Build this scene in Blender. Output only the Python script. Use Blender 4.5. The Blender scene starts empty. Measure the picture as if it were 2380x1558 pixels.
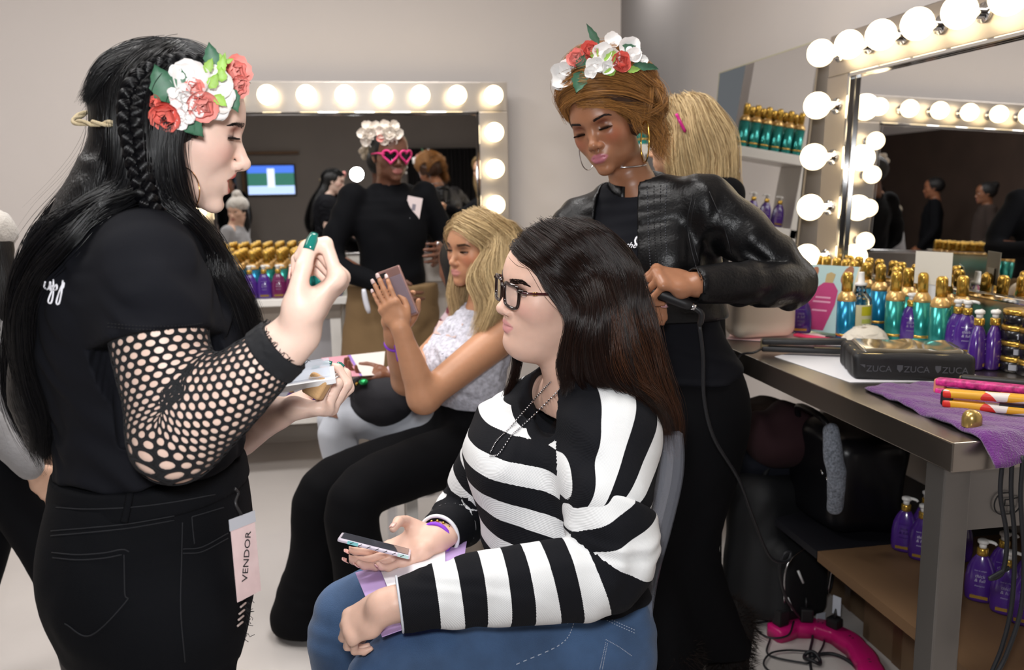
import bpy, bmesh, math, random
import numpy as np
from mathutils import Vector, Matrix
random.seed(7); np.random.seed(7)
C = bpy.context.scene
COL = C.collection
# ------------------------------------------------------------------ camera
FPX, CX, CY, CAMZ = 2000.0, 1190.0, 779.0, 1.40
_Y = np.array([842-CX, CY-445, FPX]); _Y /= np.linalg.norm(_Y)      # depth axis of the room seen by the lens
_r = math.radians(2.6)
_Z = np.array([-math.sin(_r), math.cos(_r), 0.0]); _Z -= _Y*(_Z@_Y); _Z /= np.linalg.norm(_Z)
_X = np.cross(_Y, _Z); _X = _X if _X[0] > 0 else -_X
AX = np.stack([_X, _Y, _Z], 1)          # camera(right,up,forward) = AX @ world
CAMP = np.array([0, 0, CAMZ])
cd = bpy.data.cameras.new('camera'); cam = bpy.data.objects.new('camera', cd); COL.objects.link(cam)
R_, U_, F_ = AX[0], AX[1], AX[2]
cam.matrix_world = Matrix(((R_[0], U_[0], -F_[0], 0), (R_[1], U_[1], -F_[1], 0), (R_[2], U_[2], -F_[2], CAMZ), (0, 0, 0, 1)))
cd.sensor_width = 36; cd.lens = FPX/2380*36; cd.clip_start = .05
cd.dof.use_dof = True; cd.dof.focus_distance = 1.52; cd.dof.aperture_fstop = 4.8
C.camera = cam
def at(px, py, Y):
    """world point at depth Y of the room that the photograph shows at this pixel"""
    d = np.array([px-CX, CY-py, FPX]) @ AX
    return CAMP + d*(Y/d[1])
def atz(px, py, z):
    d = np.array([px-CX, CY-py, FPX]) @ AX
    return CAMP + d*((z-CAMZ)/d[2])
def atx(px, py, x):
    d = np.array([px-CX, CY-py, FPX]) @ AX
    return CAMP + d*(x/d[0])
# ------------------------------------------------------------------ world, lamps, exposure
w = bpy.data.worlds.new('world'); C.world = w; w.use_nodes = True
w.node_tree.nodes['Background'].inputs[0].default_value = (.9, .95, 1, 1)
w.node_tree.nodes['Background'].inputs[1].default_value = .15
C.view_settings.view_transform = 'Standard'; C.view_settings.look = 'None'
C.view_settings.gamma = 1; C.view_settings.use_curve_mapping = False
C.view_settings.exposure = 0.0
C.cycles.use_denoising = True; C.cycles.max_bounces = 10; C.cycles.transparent_max_bounces = 12
C.cycles.caustics_reflective = False; C.cycles.caustics_refractive = False
C.cycles.sample_clamp_indirect = 6
def area_lamp(name, loc, direction, size, power, color=(1, 1, 1), size_y=None):
    l = bpy.data.lights.new(name, 'AREA'); l.energy = power; l.color = color; l.size = size
    if size_y: l.shape = 'RECTANGLE'; l.size_y = size_y
    else: l.shape = 'DISK'
    o = bpy.data.objects.new(name, l); COL.objects.link(o); o.location = loc
    o.rotation_euler = Vector(direction).to_track_quat('-Z', 'Y').to_euler()
    return o
FLASH = area_lamp('camera_flash', (-.05, -.02, 1.58), (F_[0], F_[1], F_[2]+.06), .14, 20, (.985, .99, 1))
for i, (x, y) in enumerate(((-1.6, 1.4), (.2, 1.4), (-1.6, 3.0), (.2, 3.0))):
    area_lamp('ceiling_lamp', (x, y, 3.12), (0, 0, -1), 1.1, 29, (1, .98, .965), .5)
area_lamp('recess_fill_lamp', (1.72, 5.6, 3.1), (0, 0, -1), .3, 5, (1, .97, .94))  # unseen fill lamp, added to brighten the dark recess
# ------------------------------------------------------------------ helpers
def lin(c):
    if isinstance(c, str):
        c = [int(c[i:i+2], 16)/255 for i in (0, 2, 4)]
    return tuple((v/12.92 if v <= .04045 else ((v+.055)/1.055)**2.4) for v in c)
MATS = {}
def mat(name, color='808080', rough=.5, metal=0, bump=0, bscale=60, var=0, vscale=8, spec=.5, emit=None, estr=0, trans=0, ior=1.45,
        alpha=1, sheen=0, coat=0, sss=0, attr=None, stretch=None, aniso=0, wave=None):
    if name in MATS: return MATS[name]
    m = bpy.data.materials.new(name); m.use_nodes = True; MATS[name] = m
    nt = m.node_tree; b = nt.nodes['Principled BSDF']; I = b.inputs
    c = lin(color)
    I['Base Color'].default_value = (*c, 1); I['Roughness'].default_value = rough; I['Metallic'].default_value = metal
    I['Specular IOR Level'].default_value = spec; I['IOR'].default_value = ior
    I['Transmission Weight'].default_value = trans; I['Alpha'].default_value = alpha
    I['Sheen Weight'].default_value = sheen; I['Coat Weight'].default_value = coat; I['Coat Roughness'].default_value = .08
    I['Anisotropic'].default_value = aniso
    if sss:
        I['Subsurface Weight'].default_value = sss; I['Subsurface Radius'].default_value = (.012, .005, .003); I['Subsurface Scale'].default_value = 1
    if emit:
        I['Emission Color'].default_value = (*lin(emit), 1); I['Emission Strength'].default_value = estr
    N = lambda t: nt.nodes.new(t); L = nt.links.new
    vec = None
    if bump or var:
        tc = N('ShaderNodeTexCoord'); vec = tc.outputs['Object']
        if stretch:
            mp = N('ShaderNodeMapping'); mp.inputs['Scale'].default_value = stretch; L(vec, mp.inputs[0]); vec = mp.outputs[0]
    src = None
    if attr:
        a = N('ShaderNodeAttribute'); a.attribute_name = attr; src = a.outputs['Color']; L(src, I['Base Color'])
    if var:
        n = N('ShaderNodeTexNoise'); n.inputs['Scale'].default_value = vscale; n.inputs['Detail'].default_value = 5; L(vec, n.inputs['Vector'])
        r = N('ShaderNodeMapRange'); r.inputs['From Min'].default_value = .3; r.inputs['From Max'].default_value = .7
        r.inputs['To Min'].default_value = 1-var; r.inputs['To Max'].default_value = 1+var; L(n.outputs[0], r.inputs[0])
        mx = N('ShaderNodeMix'); mx.data_type = 'RGBA'; mx.blend_type = 'MULTIPLY'; mx.inputs[0].default_value = 1
        if src: L(src, mx.inputs[6])
        else: mx.inputs[6].default_value = (*c, 1)
        L(r.outputs[0], mx.inputs[7]); L(mx.outputs[2], I['Base Color'])
    if bump:
        if wave:
            n = N('ShaderNodeTexWave'); n.inputs['Scale'].default_value = bscale; n.bands_direction = wave
            n.inputs['Distortion'].default_value = 1.5
        else:
            n = N('ShaderNodeTexNoise'); n.inputs['Scale'].default_value = bscale; n.inputs['Detail'].default_value = 3
        L(vec, n.inputs['Vector'])
        bp = N('ShaderNodeBump'); bp.inputs['Strength'].default_value = bump; bp.inputs['Distance'].default_value = .004
        L(n.outputs[0], bp.inputs['Height']); L(bp.outputs[0], I['Normal'])
    return m
def mesh_obj(name, V, F, m=None, parent=None, smooth=True, mats=None, mi=None):
    me = bpy.data.meshes.new(name)
    V = np.asarray(V, dtype=np.float32)
    if isinstance(F, np.ndarray) and F.ndim == 2:
        nf, k = F.shape
        me.vertices.add(len(V)); me.vertices.foreach_set('co', V.ravel())
        me.loops.add(nf*k); me.loops.foreach_set('vertex_index', F.astype(np.int32).ravel())
        me.polygons.add(nf); me.polygons.foreach_set('loop_start', np.arange(nf, dtype=np.int32)*k)
        me.update(calc_edges=True); me.validate()
    else:
        me.from_pydata([tuple(v) for v in V.tolist()], [], [list(f) for f in F]); me.update()
    if smooth and len(me.polygons): me.polygons.foreach_set('use_smooth', np.ones(len(me.polygons), dtype=bool))
    o = bpy.data.objects.new(name, me); COL.objects.link(o)
    for mm in (mats or ([m] if m else [])): me.materials.append(mm)
    if mi is not None: me.polygons.foreach_set('material_index', np.asarray(mi, dtype=np.int32))
    if parent: o.parent = parent
    return o
def bmo(name, bm, m=None, parent=None, smooth=False, mats=None):
    me = bpy.data.meshes.new(name); bm.to_mesh(me); bm.free()
    if smooth: me.polygons.foreach_set('use_smooth', np.ones(len(me.polygons), dtype=bool))
    o = bpy.data.objects.new(name, me); COL.objects.link(o)
    for mm in (mats or ([m] if m else [])): me.materials.append(mm)
    if parent: o.parent = parent
    return o
def empty(name, loc=(0, 0, 0), rz=0):
    o = bpy.data.objects.new(name, None); COL.objects.link(o); o.location = loc; o.rotation_euler = (0, 0, rz); o.empty_display_size = .05
    return o
def tag(o, label=None, cat=None, group=None, kind=None):
    if label: o['label'] = label
    if cat: o['category'] = cat
    if group: o['group'] = group
    if kind: o['kind'] = kind
    return o
def thing(name, label, cat, loc=(0, 0, 0), rz=0, group=None):
    return tag(empty(name, loc, rz), label, cat, group)
def dup(root, loc=None, rot=None, label=None, group=None):
    r = root.copy(); COL.objects.link(r)
    if loc is not None: r.location = loc
    if rot is not None: r.rotation_euler = rot
    if label: r['label'] = label
    if group: r['group'] = group
    for ch in list(root.children):
        c = ch.copy(); COL.objects.link(c); c.parent = r
        for g in list(ch.children):
            d = g.copy(); COL.objects.link(d); d.parent = c
    return r
def box_bm(bm, x0, x1, y0, y1, z0, z1, bev=0):
    g = bmesh.ops.create_cube(bm, size=1)
    vs = g['verts']
    for v in vs:
        v.co = Vector((x0+(v.co.x+.5)*(x1-x0), y0+(v.co.y+.5)*(y1-y0), z0+(v.co.z+.5)*(z1-z0)))
    if bev:
        es = list({e for v in vs for e in v.link_edges})
        bmesh.ops.bevel(bm, geom=es, offset=bev, segments=2, affect='EDGES', profile=.6)
def box(name, x0, x1, y0, y1, z0, z1, m, parent=None, bev=0):
    bm = bmesh.new(); box_bm(bm, x0, x1, y0, y1, z0, z1, bev)
    return bmo(name, bm, m, parent)
def lathe(name, prof, m, parent=None, n=24, sx=1, sy=1, mats=None, mids=None):
    V = []; F = []; mi = []
    for (r, z) in prof:
        for k in range(n):
            a = 2*math.pi*k/n; V.append((r*sx*math.cos(a), r*sy*math.sin(a), z))
    for i in range(len(prof)-1):
        for k in range(n):
            F.append((i*n+k, i*n+(k+1) % n, (i+1)*n+(k+1) % n, (i+1)*n+k)); mi.append(mids[i] if mids else 0)
    F.append(tuple(range(n))[::-1]); mi.append(mids[0] if mids else 0)
    F.append(tuple((len(prof)-1)*n+k for k in range(n))); mi.append(mids[-1] if mids else 0)
    return mesh_obj(name, V, F, m, parent, True, mats, mi if mids else None)
def catmull(P, n):
    P = np.asarray(P, float)
    if len(P) < 3: t = np.linspace(0, 1, n)[:, None]; return P[0]*(1-t)+P[-1]*t
    Q = np.vstack([2*P[0]-P[1], P, 2*P[-1]-P[-2]])
    s = np.linspace(0, len(P)-1-1e-9, n); i = s.astype(int); t = (s-i)[:, None]
    p0, p1, p2, p3 = Q[i], Q[i+1], Q[i+2], Q[i+3]
    return .5*(2*p1+(p2-p0)*t+(2*p0-5*p1+4*p2-p3)*t*t+(3*p1-p0-3*p2+p3)*t**3)
def frames(P):
    P = np.asarray(P, float)
    T = np.gradient(P, axis=0); T /= np.linalg.norm(T, axis=1)[:, None]+1e-12
    n = np.cross(T[0], [0, 0, 1.]);
    if np.linalg.norm(n) < 1e-3: n = np.cross(T[0], [1., 0, 0])
    n /= np.linalg.norm(n); N = [n]
    for i in range(1, len(P)):
        n = N[-1]-T[i]*(N[-1]@T[i]); n /= np.linalg.norm(n)+1e-12; N.append(n)
    N = np.array(N); return T, N, np.cross(T, N)
def tube_vf(P, r, n=8, close=False, flat=1.0):
    P = np.asarray(P, float); r = np.broadcast_to(np.asarray(r, float), (len(P),))
    T, N, B = frames(P); a = np.linspace(0, 2*np.pi, n, endpoint=False)
    V = (P[:, None]+r[:, None, None]*(np.cos(a)[None, :, None]*N[:, None]+flat*np.sin(a)[None, :, None]*B[:, None])).reshape(-1, 3)
    F = []; m = len(P)
    for i in range(m if close else m-1):
        j = (i+1) % m
        for k in range(n): F.append((i*n+k, i*n+(k+1) % n, j*n+(k+1) % n, j*n+k))
    if not close: F.append(tuple(range(n))[::-1]); F.append(tuple((m-1)*n+k for k in range(n)))
    return V, F
class MB:
    def __init__(s): s.V = []; s.F = []
    def add(s, V, F):
        o = len(s.V); s.V += [tuple(v) for v in V]; s.F += [tuple(i+o for i in f) for f in F]; return s
    def tube(s, P, r, n=8, close=False, flat=1.0): return s.add(*tube_vf(P, r, n, close, flat))
    def obj(s, name, m, parent=None, smooth=True): return mesh_obj(name, s.V, s.F, m, parent, smooth)
def tube(name, P, r, m, parent=None, n=8, close=False, flat=1.0):
    V, F = tube_vf(P, r, n, close, flat); return mesh_obj(name, V, F, m, parent)
_TXT = {}
def text_geo(s, size=.02, shear=0, extrude=.0004):
    cu = bpy.data.curves.new('t', 'FONT'); cu.body = s; cu.size = size; cu.shear = shear; cu.extrude = extrude; cu.align_x = 'CENTER'; cu.resolution_u = 3
    o = bpy.data.objects.new('t', cu); COL.objects.link(o); dg = bpy.context.evaluated_depsgraph_get()
    me = bpy.data.meshes.new_from_object(o.evaluated_get(dg)); bpy.data.objects.remove(o); bpy.data.curves.remove(cu)
    V = np.array([v.co[:] for v in me.vertices]); F = [tuple(p.vertices) for p in me.polygons]; bpy.data.meshes.remove(me)
    return V, F
def surf_text(name, s, size, o, ux, uy, m, parent=None, shear=0, extrude=.0004):
    V, F = text_geo(s, size, shear, extrude); ux = np.asarray(ux, float); uy = np.asarray(uy, float); uz = np.cross(ux, uy)
    W = np.asarray(o)+V[:, :1]*ux+V[:, 1:2]*uy+V[:, 2:3]*uz
    return mesh_obj(name, W, F, m, parent, False)
def unit(v): v = np.asarray(v, float); return v/np.linalg.norm(v)
# ---- implicit surfaces: smooth unions of limbs, meshed with surface nets
def smin(a, b, k):
    h = np.maximum(k-np.abs(a-b), 0)/k; return np.minimum(a, b)-h*h*k*.25
def smax(a, b, k): return -smin(-a, -b, k)
def capsule(P, a, b, ra, rb):
    a = np.asarray(a, np.float32); b = np.asarray(b, np.float32); d = b-a
    h = np.clip(((P-a)@d)/(d@d+1e-12), 0, 1)
    return np.linalg.norm(P-a-h[:, None]*d, axis=1)-(ra+(rb-ra)*h)
def ell(P, c, r, R=None):
    q = P-np.asarray(c, np.float32)
    if R is not None: q = q@np.asarray(R, np.float32)
    r = np.asarray(r, np.float32)
    k0 = np.linalg.norm(q/r, axis=1); k1 = np.linalg.norm(q/(r*r), axis=1)+1e-9
    return k0*(k0-1)/k1
def limb(P, pts, ra, rb=None, side=None, n=None, cap=1.0):
    """tapered limb along a polyline; ra = half width along 'side', rb = half depth across it"""
    pts = np.asarray(pts, float); ra = np.asarray(ra, float)
    n = n or max(2, (len(pts)-1)*4+1)
    rb = ra if rb is None else np.asarray(rb, float)
    ctl = np.column_stack([pts, ra, rb]); ctl = catmull(ctl, n) if len(pts) > 2 else catmull(ctl, 2)
    pts = ctl[:, :3].astype(np.float32); A = ctl[:, 3]; B = ctl[:, 4]
    best = np.full(len(P), 1e9, np.float32); out = np.full(len(P), 1e9, np.float32)
    for i in range(len(pts)-1):
        a, b = pts[i], pts[i+1]; d = b-a; L2 = d@d+1e-12
        t = ((P-a)@d)/L2; h = np.clip(t, 0, 1); q = P-a-h[:, None]*d
        ax = (A[i]+(A[i+1]-A[i])*h).astype(np.float32); bx = (B[i]+(B[i+1]-B[i])*h).astype(np.float32)
        if side is None:
            dist = np.linalg.norm(q, axis=1)-ax
        else:
            T = d/np.sqrt(L2); s = np.asarray(side, np.float32); s = s-T*(s@T); s = s/np.linalg.norm(s); f = np.cross(T, s)
            u = q@s; v = q@f; w_ = (q@T)*cap; mn = np.minimum(ax, bx)
            k0 = np.sqrt((u/ax)**2+(v/bx)**2+(w_/mn)**2); k1 = np.sqrt((u/ax**2)**2+(v/bx**2)**2+(w_/mn**2)**2)+1e-9
            dist = k0*(k0-1)/k1
        out = np.minimum(out, dist)
    return out
def folds(P, d, amp, freq, warp=1.5, seed=0, wf=.35):
    r = np.random.RandomState(seed); d = unit(d).astype(np.float32)
    ph = 0
    for i in range(3):
        k = r.normal(size=3).astype(np.float32)*freq*wf; ph = ph+warp*np.sin(P@k+r.rand()*6)
    k2 = r.normal(size=3).astype(np.float32)*freq*wf*.6
    return amp*np.sin(P@(d*freq)+ph)*(.55+.45*np.sin(P@k2+r.rand()*6))
def surface(f, lo, hi, h, bs=8):
    lo = np.asarray(lo, float); hi = np.asarray(hi, float)
    nb = np.ceil((hi-lo)/(h*bs)).astype(int); n = nb*bs+1
    cb = np.stack(np.meshgrid(*[np.arange(k) for k in nb], indexing='ij'), -1).reshape(-1, 3)
    cen = (lo+(cb*bs+bs/2)*h).astype(np.float32)
    dc = f(cen); act = np.abs(dc) < h*bs*1.15+.004
    G = np.full(tuple(n), 1.0, np.float32)
    for b in cb[(~act) & (dc < 0)]: G[b[0]*bs:b[0]*bs+bs+1, b[1]*bs:b[1]*bs+bs+1, b[2]*bs:b[2]*bs+bs+1] = -1
    off = np.stack(np.meshgrid(*[np.arange(bs+1)]*3, indexing='ij'), -1).reshape(-1, 3)
    ab = cb[act]
    for s in range(0, len(ab), 400):
        ii = (ab[s:s+400, None]*bs+off[None]).reshape(-1, 3)
        G[ii[:, 0], ii[:, 1], ii[:, 2]] = f((lo+ii*h).astype(np.float32))
    G[0] = G[-1] = 1; G[:, 0] = G[:, -1] = 1; G[:, :, 0] = G[:, :, -1] = 1
    S = G < 0
    c = [S[i:n[0]-1+i, j:n[1]-1+j, k:n[2]-1+k] for i in (0, 1) for j in (0, 1) for k in (0, 1)]
    allc = np.logical_and.reduce(c); anyc = np.logical_or.reduce(c)
    idx = np.argwhere(anyc & ~allc)
    if not len(idx): return np.zeros((0, 3)), np.zeros((0, 4), int)
    vid = np.full(tuple(n-1), -1, np.int32); vid[idx[:, 0], idx[:, 1], idx[:, 2]] = np.arange(len(idx))
    acc = np.zeros((len(idx), 3)); cnt = np.zeros(len(idx))
    cor = np.array([(i, j, k) for i in (0, 1) for j in (0, 1) for k in (0, 1)])
    for a in range(8):
        for ax in range(3):
            if cor[a][ax]: continue
            b = cor[a].copy(); b[ax] = 1
            A = idx+cor[a]; B = idx+b
            ga = G[A[:, 0], A[:, 1], A[:, 2]]; gb = G[B[:, 0], B[:, 1], B[:, 2]]
            cr = (ga < 0) != (gb < 0); t = np.where(cr, ga/(ga-gb+1e-20), 0)
            p = A.astype(float); p[:, ax] += t
            acc[cr] += p[cr]; cnt[cr] += 1
    V = lo+acc/cnt[:, None]*h
    F = []
    for ax in range(3):
        u, v = (ax+1) % 3, (ax+2) % 3
        sl0 = [slice(1, -1)]*3; sl0[ax] = slice(0, n[ax]-1); sl1 = list(sl0); sl1[ax] = slice(1, n[ax])
        s0 = S[tuple(sl0)]; s1 = S[tuple(sl1)]
        e = np.argwhere(s0 != s1); o = np.ones(3, int); o[ax] = 0; e0 = e+o
        flip = s0[e[:, 0], e[:, 1], e[:, 2]]
        def vv(du, dv):
            q = e0.copy(); q[:, u] += du; q[:, v] += dv; return vid[q[:, 0], q[:, 1], q[:, 2]]
        Q = np.stack([vv(-1, -1), vv(0, -1), vv(0, 0), vv(-1, 0)], 1)
        Q[~flip] = Q[~flip][:, ::-1]; F.append(Q)
    F = np.vstack(F); F = F[(F >= 0).all(1)]
    return V, F
def sdf_obj(name, f, lo, hi, h, m, parent=None, mats=None):
    V, F = surface(f, lo, hi, h); return mesh_obj(name, V, F, m, parent, True, mats)
def vcol(o, cols, name='Col'):
    me = o.data; a = me.color_attributes.new(name, 'FLOAT_COLOR', 'POINT')
    c = np.ones((len(me.vertices), 4), np.float32); c[:, :3] = cols; a.data.foreach_set('color', c.ravel())
def fattr(o, vals, name):
    a = o.data.attributes.new(name, 'FLOAT', 'POINT'); a.data.foreach_set('value', np.asarray(vals, np.float32))
def verts(o):
    V = np.empty(len(o.data.vertices)*3, np.float32); o.data.vertices.foreach_get('co', V); return V.reshape(-1, 3)
def grad(f, P, e=.001):
    P = np.asarray(P, np.float32); g = np.stack([f(P+np.eye(3, dtype=np.float32)[i]*e)-f(P-np.eye(3, dtype=np.float32)[i]*e) for i in range(3)], 1)
    return g/(np.linalg.norm(g, axis=1)[:, None]+1e-9)
def project(f, P, off=0.0, it=8):
    P = np.asarray(P, np.float32).copy()
    for _ in range(it): P -= (grad(f, P)*(f(P)-off)[:, None]*.9).astype(np.float32)
    return P
# ---- hair: real strands
def strands(name, S, rad, m, parent=None, taper=True):
    """S: (n, k, 3) strand points"""
    n, k = S.shape[:2]
    hc = bpy.data.hair_curves.new(name); hc.add_curves([k]*n)
    hc.attributes['position'].data.foreach_set('vector', S.astype(np.float32).ravel())
    r = hc.attributes.get('radius') or hc.attributes.new('radius', 'FLOAT', 'POINT')
    t = np.linspace(0, 1, k); rr = rad*(np.clip((1-t)*4, .25, 1) if taper else np.ones(k))
    r.data.foreach_set('value', np.tile(rr, n).astype(np.float32))
    rnd = hc.attributes.new('rnd', 'FLOAT', 'CURVE'); rnd.data.foreach_set('value', np.random.rand(n).astype(np.float32))
    hc.materials.append(m)
    o = bpy.data.objects.new(name, hc); COL.objects.link(o)
    if parent: o.parent = parent
    tag(o, kind='stuff')
    return o
def sheet(G, n, k, jit=.004, seed=0, clump=0, frizz=0, depth=None, udist=None, lenvar=.06, wavef=0, wavea=0):
    """strands through a lofted sheet of guide lines G (list of polylines, same point count)"""
    r = np.random.RandomState(seed)
    G = np.asarray(G, float); g, p = G.shape[:2]
    u = r.rand(n) if udist is None else udist(r, n)
    Gk = np.stack([catmull(x, k) for x in G])            # g,k,3
    s = u*(g-1-1e-6); i = s.astype(int); t = (s-i)[:, None, None]
    if g > 2:
        Q = np.concatenate([2*Gk[:1]-Gk[1:2], Gk, 2*Gk[-1:]-Gk[-2:-1]])
        p0, p1, p2, p3 = Q[i], Q[i+1], Q[i+2], Q[i+3]
        S = .5*(2*p1+(p2-p0)*t+(2*p0-5*p1+4*p2-p3)*t*t+(3*p1-p0-3*p2+p3)*t**3)
    else: S = Gk[i]*(1-t)+Gk[i+1]*t
    d = r.normal(size=(n, 1, 3))*jit
    if clump:
        nc = max(1, int(n/clump)); cid = (u*nc).astype(int); co = r.normal(size=(nc+1, 1, 3))*jit*1.6
        tt = np.linspace(0, 1, k)[None, :, None]; d = d*(1-.55*tt)+co[cid]*(.3+.7*tt)
    S = S+d
    if wavea:
        tt = np.linspace(0, 1, k)[None, :]; ph = (u[:, None]*9+r.rand(n, 1)*1.2)
        wv = np.sin(tt*wavef*6.28+ph)*wavea*np.clip(tt*2, 0, 1); S[:, :, 0] += wv; S[:, :, 1] += wv*.6
    if frizz: S = S+np.cumsum(r.normal(size=(n, k, 3))*frizz, axis=1)
    if lenvar:
        L = 1-np.abs(r.normal(size=n))*lenvar; tt = np.linspace(0, 1, k)
        idx = np.clip(L, .3, 1)[:, None]*tt[None]*(k-1-1e-6); ii = idx.astype(int); ff = (idx-ii)[..., None]
        ar = np.arange(n)[:, None]; S = S[ar, ii]*(1-ff)+S[ar, np.minimum(ii+1, k-1)]*ff
    return S
def hair_mat(name, c1, c2, rough=.3, spec=.5):
    if name in MATS: return MATS[name]
    m = bpy.data.materials.new(name); m.use_nodes = True; MATS[name] = m; nt = m.node_tree; b = nt.nodes['Principled BSDF']
    a = nt.nodes.new('ShaderNodeAttribute'); a.attribute_name = 'rnd'
    mx = nt.nodes.new('ShaderNodeMix'); mx.data_type = 'RGBA'; mx.inputs[6].default_value = (*lin(c1), 1); mx.inputs[7].default_value = (*lin(c2), 1)
    nt.links.new(a.outputs['Fac'], mx.inputs[0]); nt.links.new(mx.outputs[2], b.inputs['Base Color'])
    b.inputs['Roughness'].default_value = rough; b.inputs['Specular IOR Level'].default_value = spec*.6
    return m
# ------------------------------------------------------------------ the room
M_wall = mat('painted_wall', 'd0c9c5', .75, bump=.04, bscale=180, var=.02, vscale=1.2)
M_rear = mat('rear_wall_paint', '8d8680', .8, var=.05, vscale=1.5)
M_dark = mat('dark_curtain', '211f20', .9, bump=.2, bscale=8)
M_floor = mat('pale_resin_floor', 'c3bdb9', .2, bump=.03, bscale=7, var=.05, vscale=1.6)
M_ceil = mat('ceiling_paint', 'dedad6', .9)
S = dict(kind='structure')
BW, BX, RX, EY, LX, RY = 4.9, 1.48, 1.96, 6.6, -3.6, -3.4
def wallbox(n, *a):
    return tag(box(n, *a), kind='structure')
wallbox('floor', LX, RX+.1, RY, EY, -.05, 0, M_floor)
wallbox('ceiling', LX, RX+.1, RY, EY, 3.3, 3.35, M_ceil)
wallbox('wall_back', LX, BX, BW, BW+.12, 0, 3.3, M_wall)
wallbox('wall_right', RX, RX+.1, RY, EY, 0, 3.3, M_wall)
wallbox('wall_recess', BX-.1, RX, EY-.1, EY, 0, 3.3, M_wall)
wallbox('wall_left', LX-.1, LX, RY, EY, 0, 3.3, M_wall)
wallbox('dim_side_panel', LX, LX+.03, RY, 2.4, 0, 2.35, mat('dim_side_brown', '3a2c24', .7, var=.2, vscale=3))  # added dark panel: dimness of the far side put into its colour
wallbox('wall_rear', LX, RX, RY-.1, RY, 0, 3.3, M_rear)
# dark drape along the rear wall, pleated
Vd = []; Fd = []
nn = 160
for i in range(nn+1):
    x = .66+i/nn*1.28; y = RY+.12+.03*math.sin(i*.8)+.015*math.sin(i*2.1)
    for z in (0.02, 1.0, 2.0): Vd.append((x, y+.004*z, z))
for i in range(nn):
    for k in range(2): a = i*3+k; Fd.append((a, a+3, a+4, a+1))
o = mesh_obj('dark_drape', Vd, Fd, M_dark); tag(o, 'black pleated drape hung along the far side, seen in the back mirror', 'drape')
sm = o.modifiers.new('s', 'SOLIDIFY'); sm.thickness = .006
tag(box('trim_1', LX, BX, BW-.015, BW, 0, .09, mat('white_trim', 'd8d4d0', .5)), kind='structure')
# ceiling lamp panels that carry the room lamps
M_lens = mat('lamp_lens', 'ffffff', .5, emit='fff6ea', estr=1.5)
M_alu = mat('white_metal', 'd8d8d8', .4)
for i, (x, y) in enumerate(((-1.6, 1.4), (.2, 1.4), (-1.6, 3.0), (.2, 3.0))):
    t = thing('ceiling_panel', ('front left', 'front right', 'back left', 'back right')[i]+' of four flat white ceiling light panels overhead', 'ceiling light', (x, y, 3.3), group='ceiling light panels')
    box('frame', -.62, .62, -.32, .32, -.10, -.002, M_alu, t); box('diffuser', -.58, .58, -.28, .28, -.105, -.1, M_lens, t)
t = thing('added_fill_fitting', 'small round fitting added for the unseen fill lamp in the recess', 'ceiling light', (1.72, 5.6, 3.298)); lathe('rim', [(.16, -.03), (.17, -.03), (.17, 0), (.16, 0)], M_alu, t)  # housing added to go with the recess fill lamp
# ------------------------------------------------------------------ vanity mirrors with bulbs
M_brush = mat('brushed_steel', 'c4bcb4', .32, 1, bump=.05, bscale=40, stretch=(1, 1, 40))
M_mirror = mat('mirror_glass', 'eeeeee', 0.0, 1)
M_bulb = mat('lit_bulb', 'ffffff', .4, emit='ffe6b8', estr=4)
M_chrome = mat('chrome', 'e8e8e8', .08, 1)
def sphere_vf(c, r, n=20, m=12, sz=1):
    V = []; F = []
    for i in range(m+1):
        t = math.pi*i/m
        for k in range(n): p = 2*math.pi*k/n; V.append((c[0]+r*math.sin(t)*math.cos(p), c[1]+r*math.sin(t)*math.sin(p), c[2]+r*sz*math.cos(t)))
    for i in range(m):
        for k in range(n): F.append((i*n+k, (i+1)*n+k, (i+1)*n+(k+1) % n, i*n+(k+1) % n))
    return V, F
def vanity(label, loc, rz, lean, W, H, fw, pitch, nx, nz, hang):
    t = thing('vanity_mirror', label, 'mirror', loc, 0, 'bulb framed vanity mirrors'); t.rotation_euler = (lean, 0, rz)
    # local: face looks to -Y, x across, z up, origin bottom centre
    for nm, a in (('frame_rail', (-W/2, W/2, -.02, .05, H-fw, H)), ('frame_rail', (-W/2, W/2, -.02, .05, 0, fw)),
                  ('frame_post', (-W/2, -W/2+fw, -.022, .05, fw, H-fw)), ('frame_post', (W/2-fw, W/2, -.022, .05, fw, H-fw))):
        box(nm, *a, M_brush, t, .004)
    box('mirror_glass', -W/2+fw-.01, W/2-fw+.01, -.004, .004, fw-.01, H-fw+.01, M_mirror, t)
    bm = bmesh.new(); i = W/2-fw; e = .016
    for a in ((-i, i, H-fw-e, H-fw), (-i, i, fw, fw+e), (-i, -i+e, fw, H-fw), (i-e, i, fw, H-fw)):
        box_bm(bm, a[0], a[1], -.028, -.004, a[2], a[3], .003)
    bmo('inner_trim', bm, M_chrome, t)
    pos = []; z0 = H-fw/2; xs = [(k-(nx-1)/2)*pitch for k in range(nx)]
    pos += [(x, z0) for x in xs]
    pos += [(sx*xs[-1], z0-k*pitch*.99) for k in range(1, nz) for sx in (-1, 1)]
    V, F = sphere_vf((0, -.104, 0), .05)
    me_b = mesh_obj('bulb', V, F, M_bulb, t); tb = MB(); tb.tube([(0, -.02, 0), (0, -.03, 0), (0, -.032, 0), (0, -.062, 0)], [.03, .03, .019, .019], 14)
    me_s = tb.obj('socket', M_chrome, t)
    for k, (x, z) in enumerate(pos):
        b = me_b if k == 0 else me_b.copy(); s = me_s if k == 0 else me_s.copy()
        if k: COL.objects.link(b); COL.objects.link(s)
        b.location = (x, 0, z); s.location = (x, 0, z)
    return t
vanity('wide mirror framed by round bulbs behind the woman in heart sunglasses', (-.066, 4.75, .903), 0, 0, 1.72, 1.065, .155, .1935, 9, 6, 0)
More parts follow.
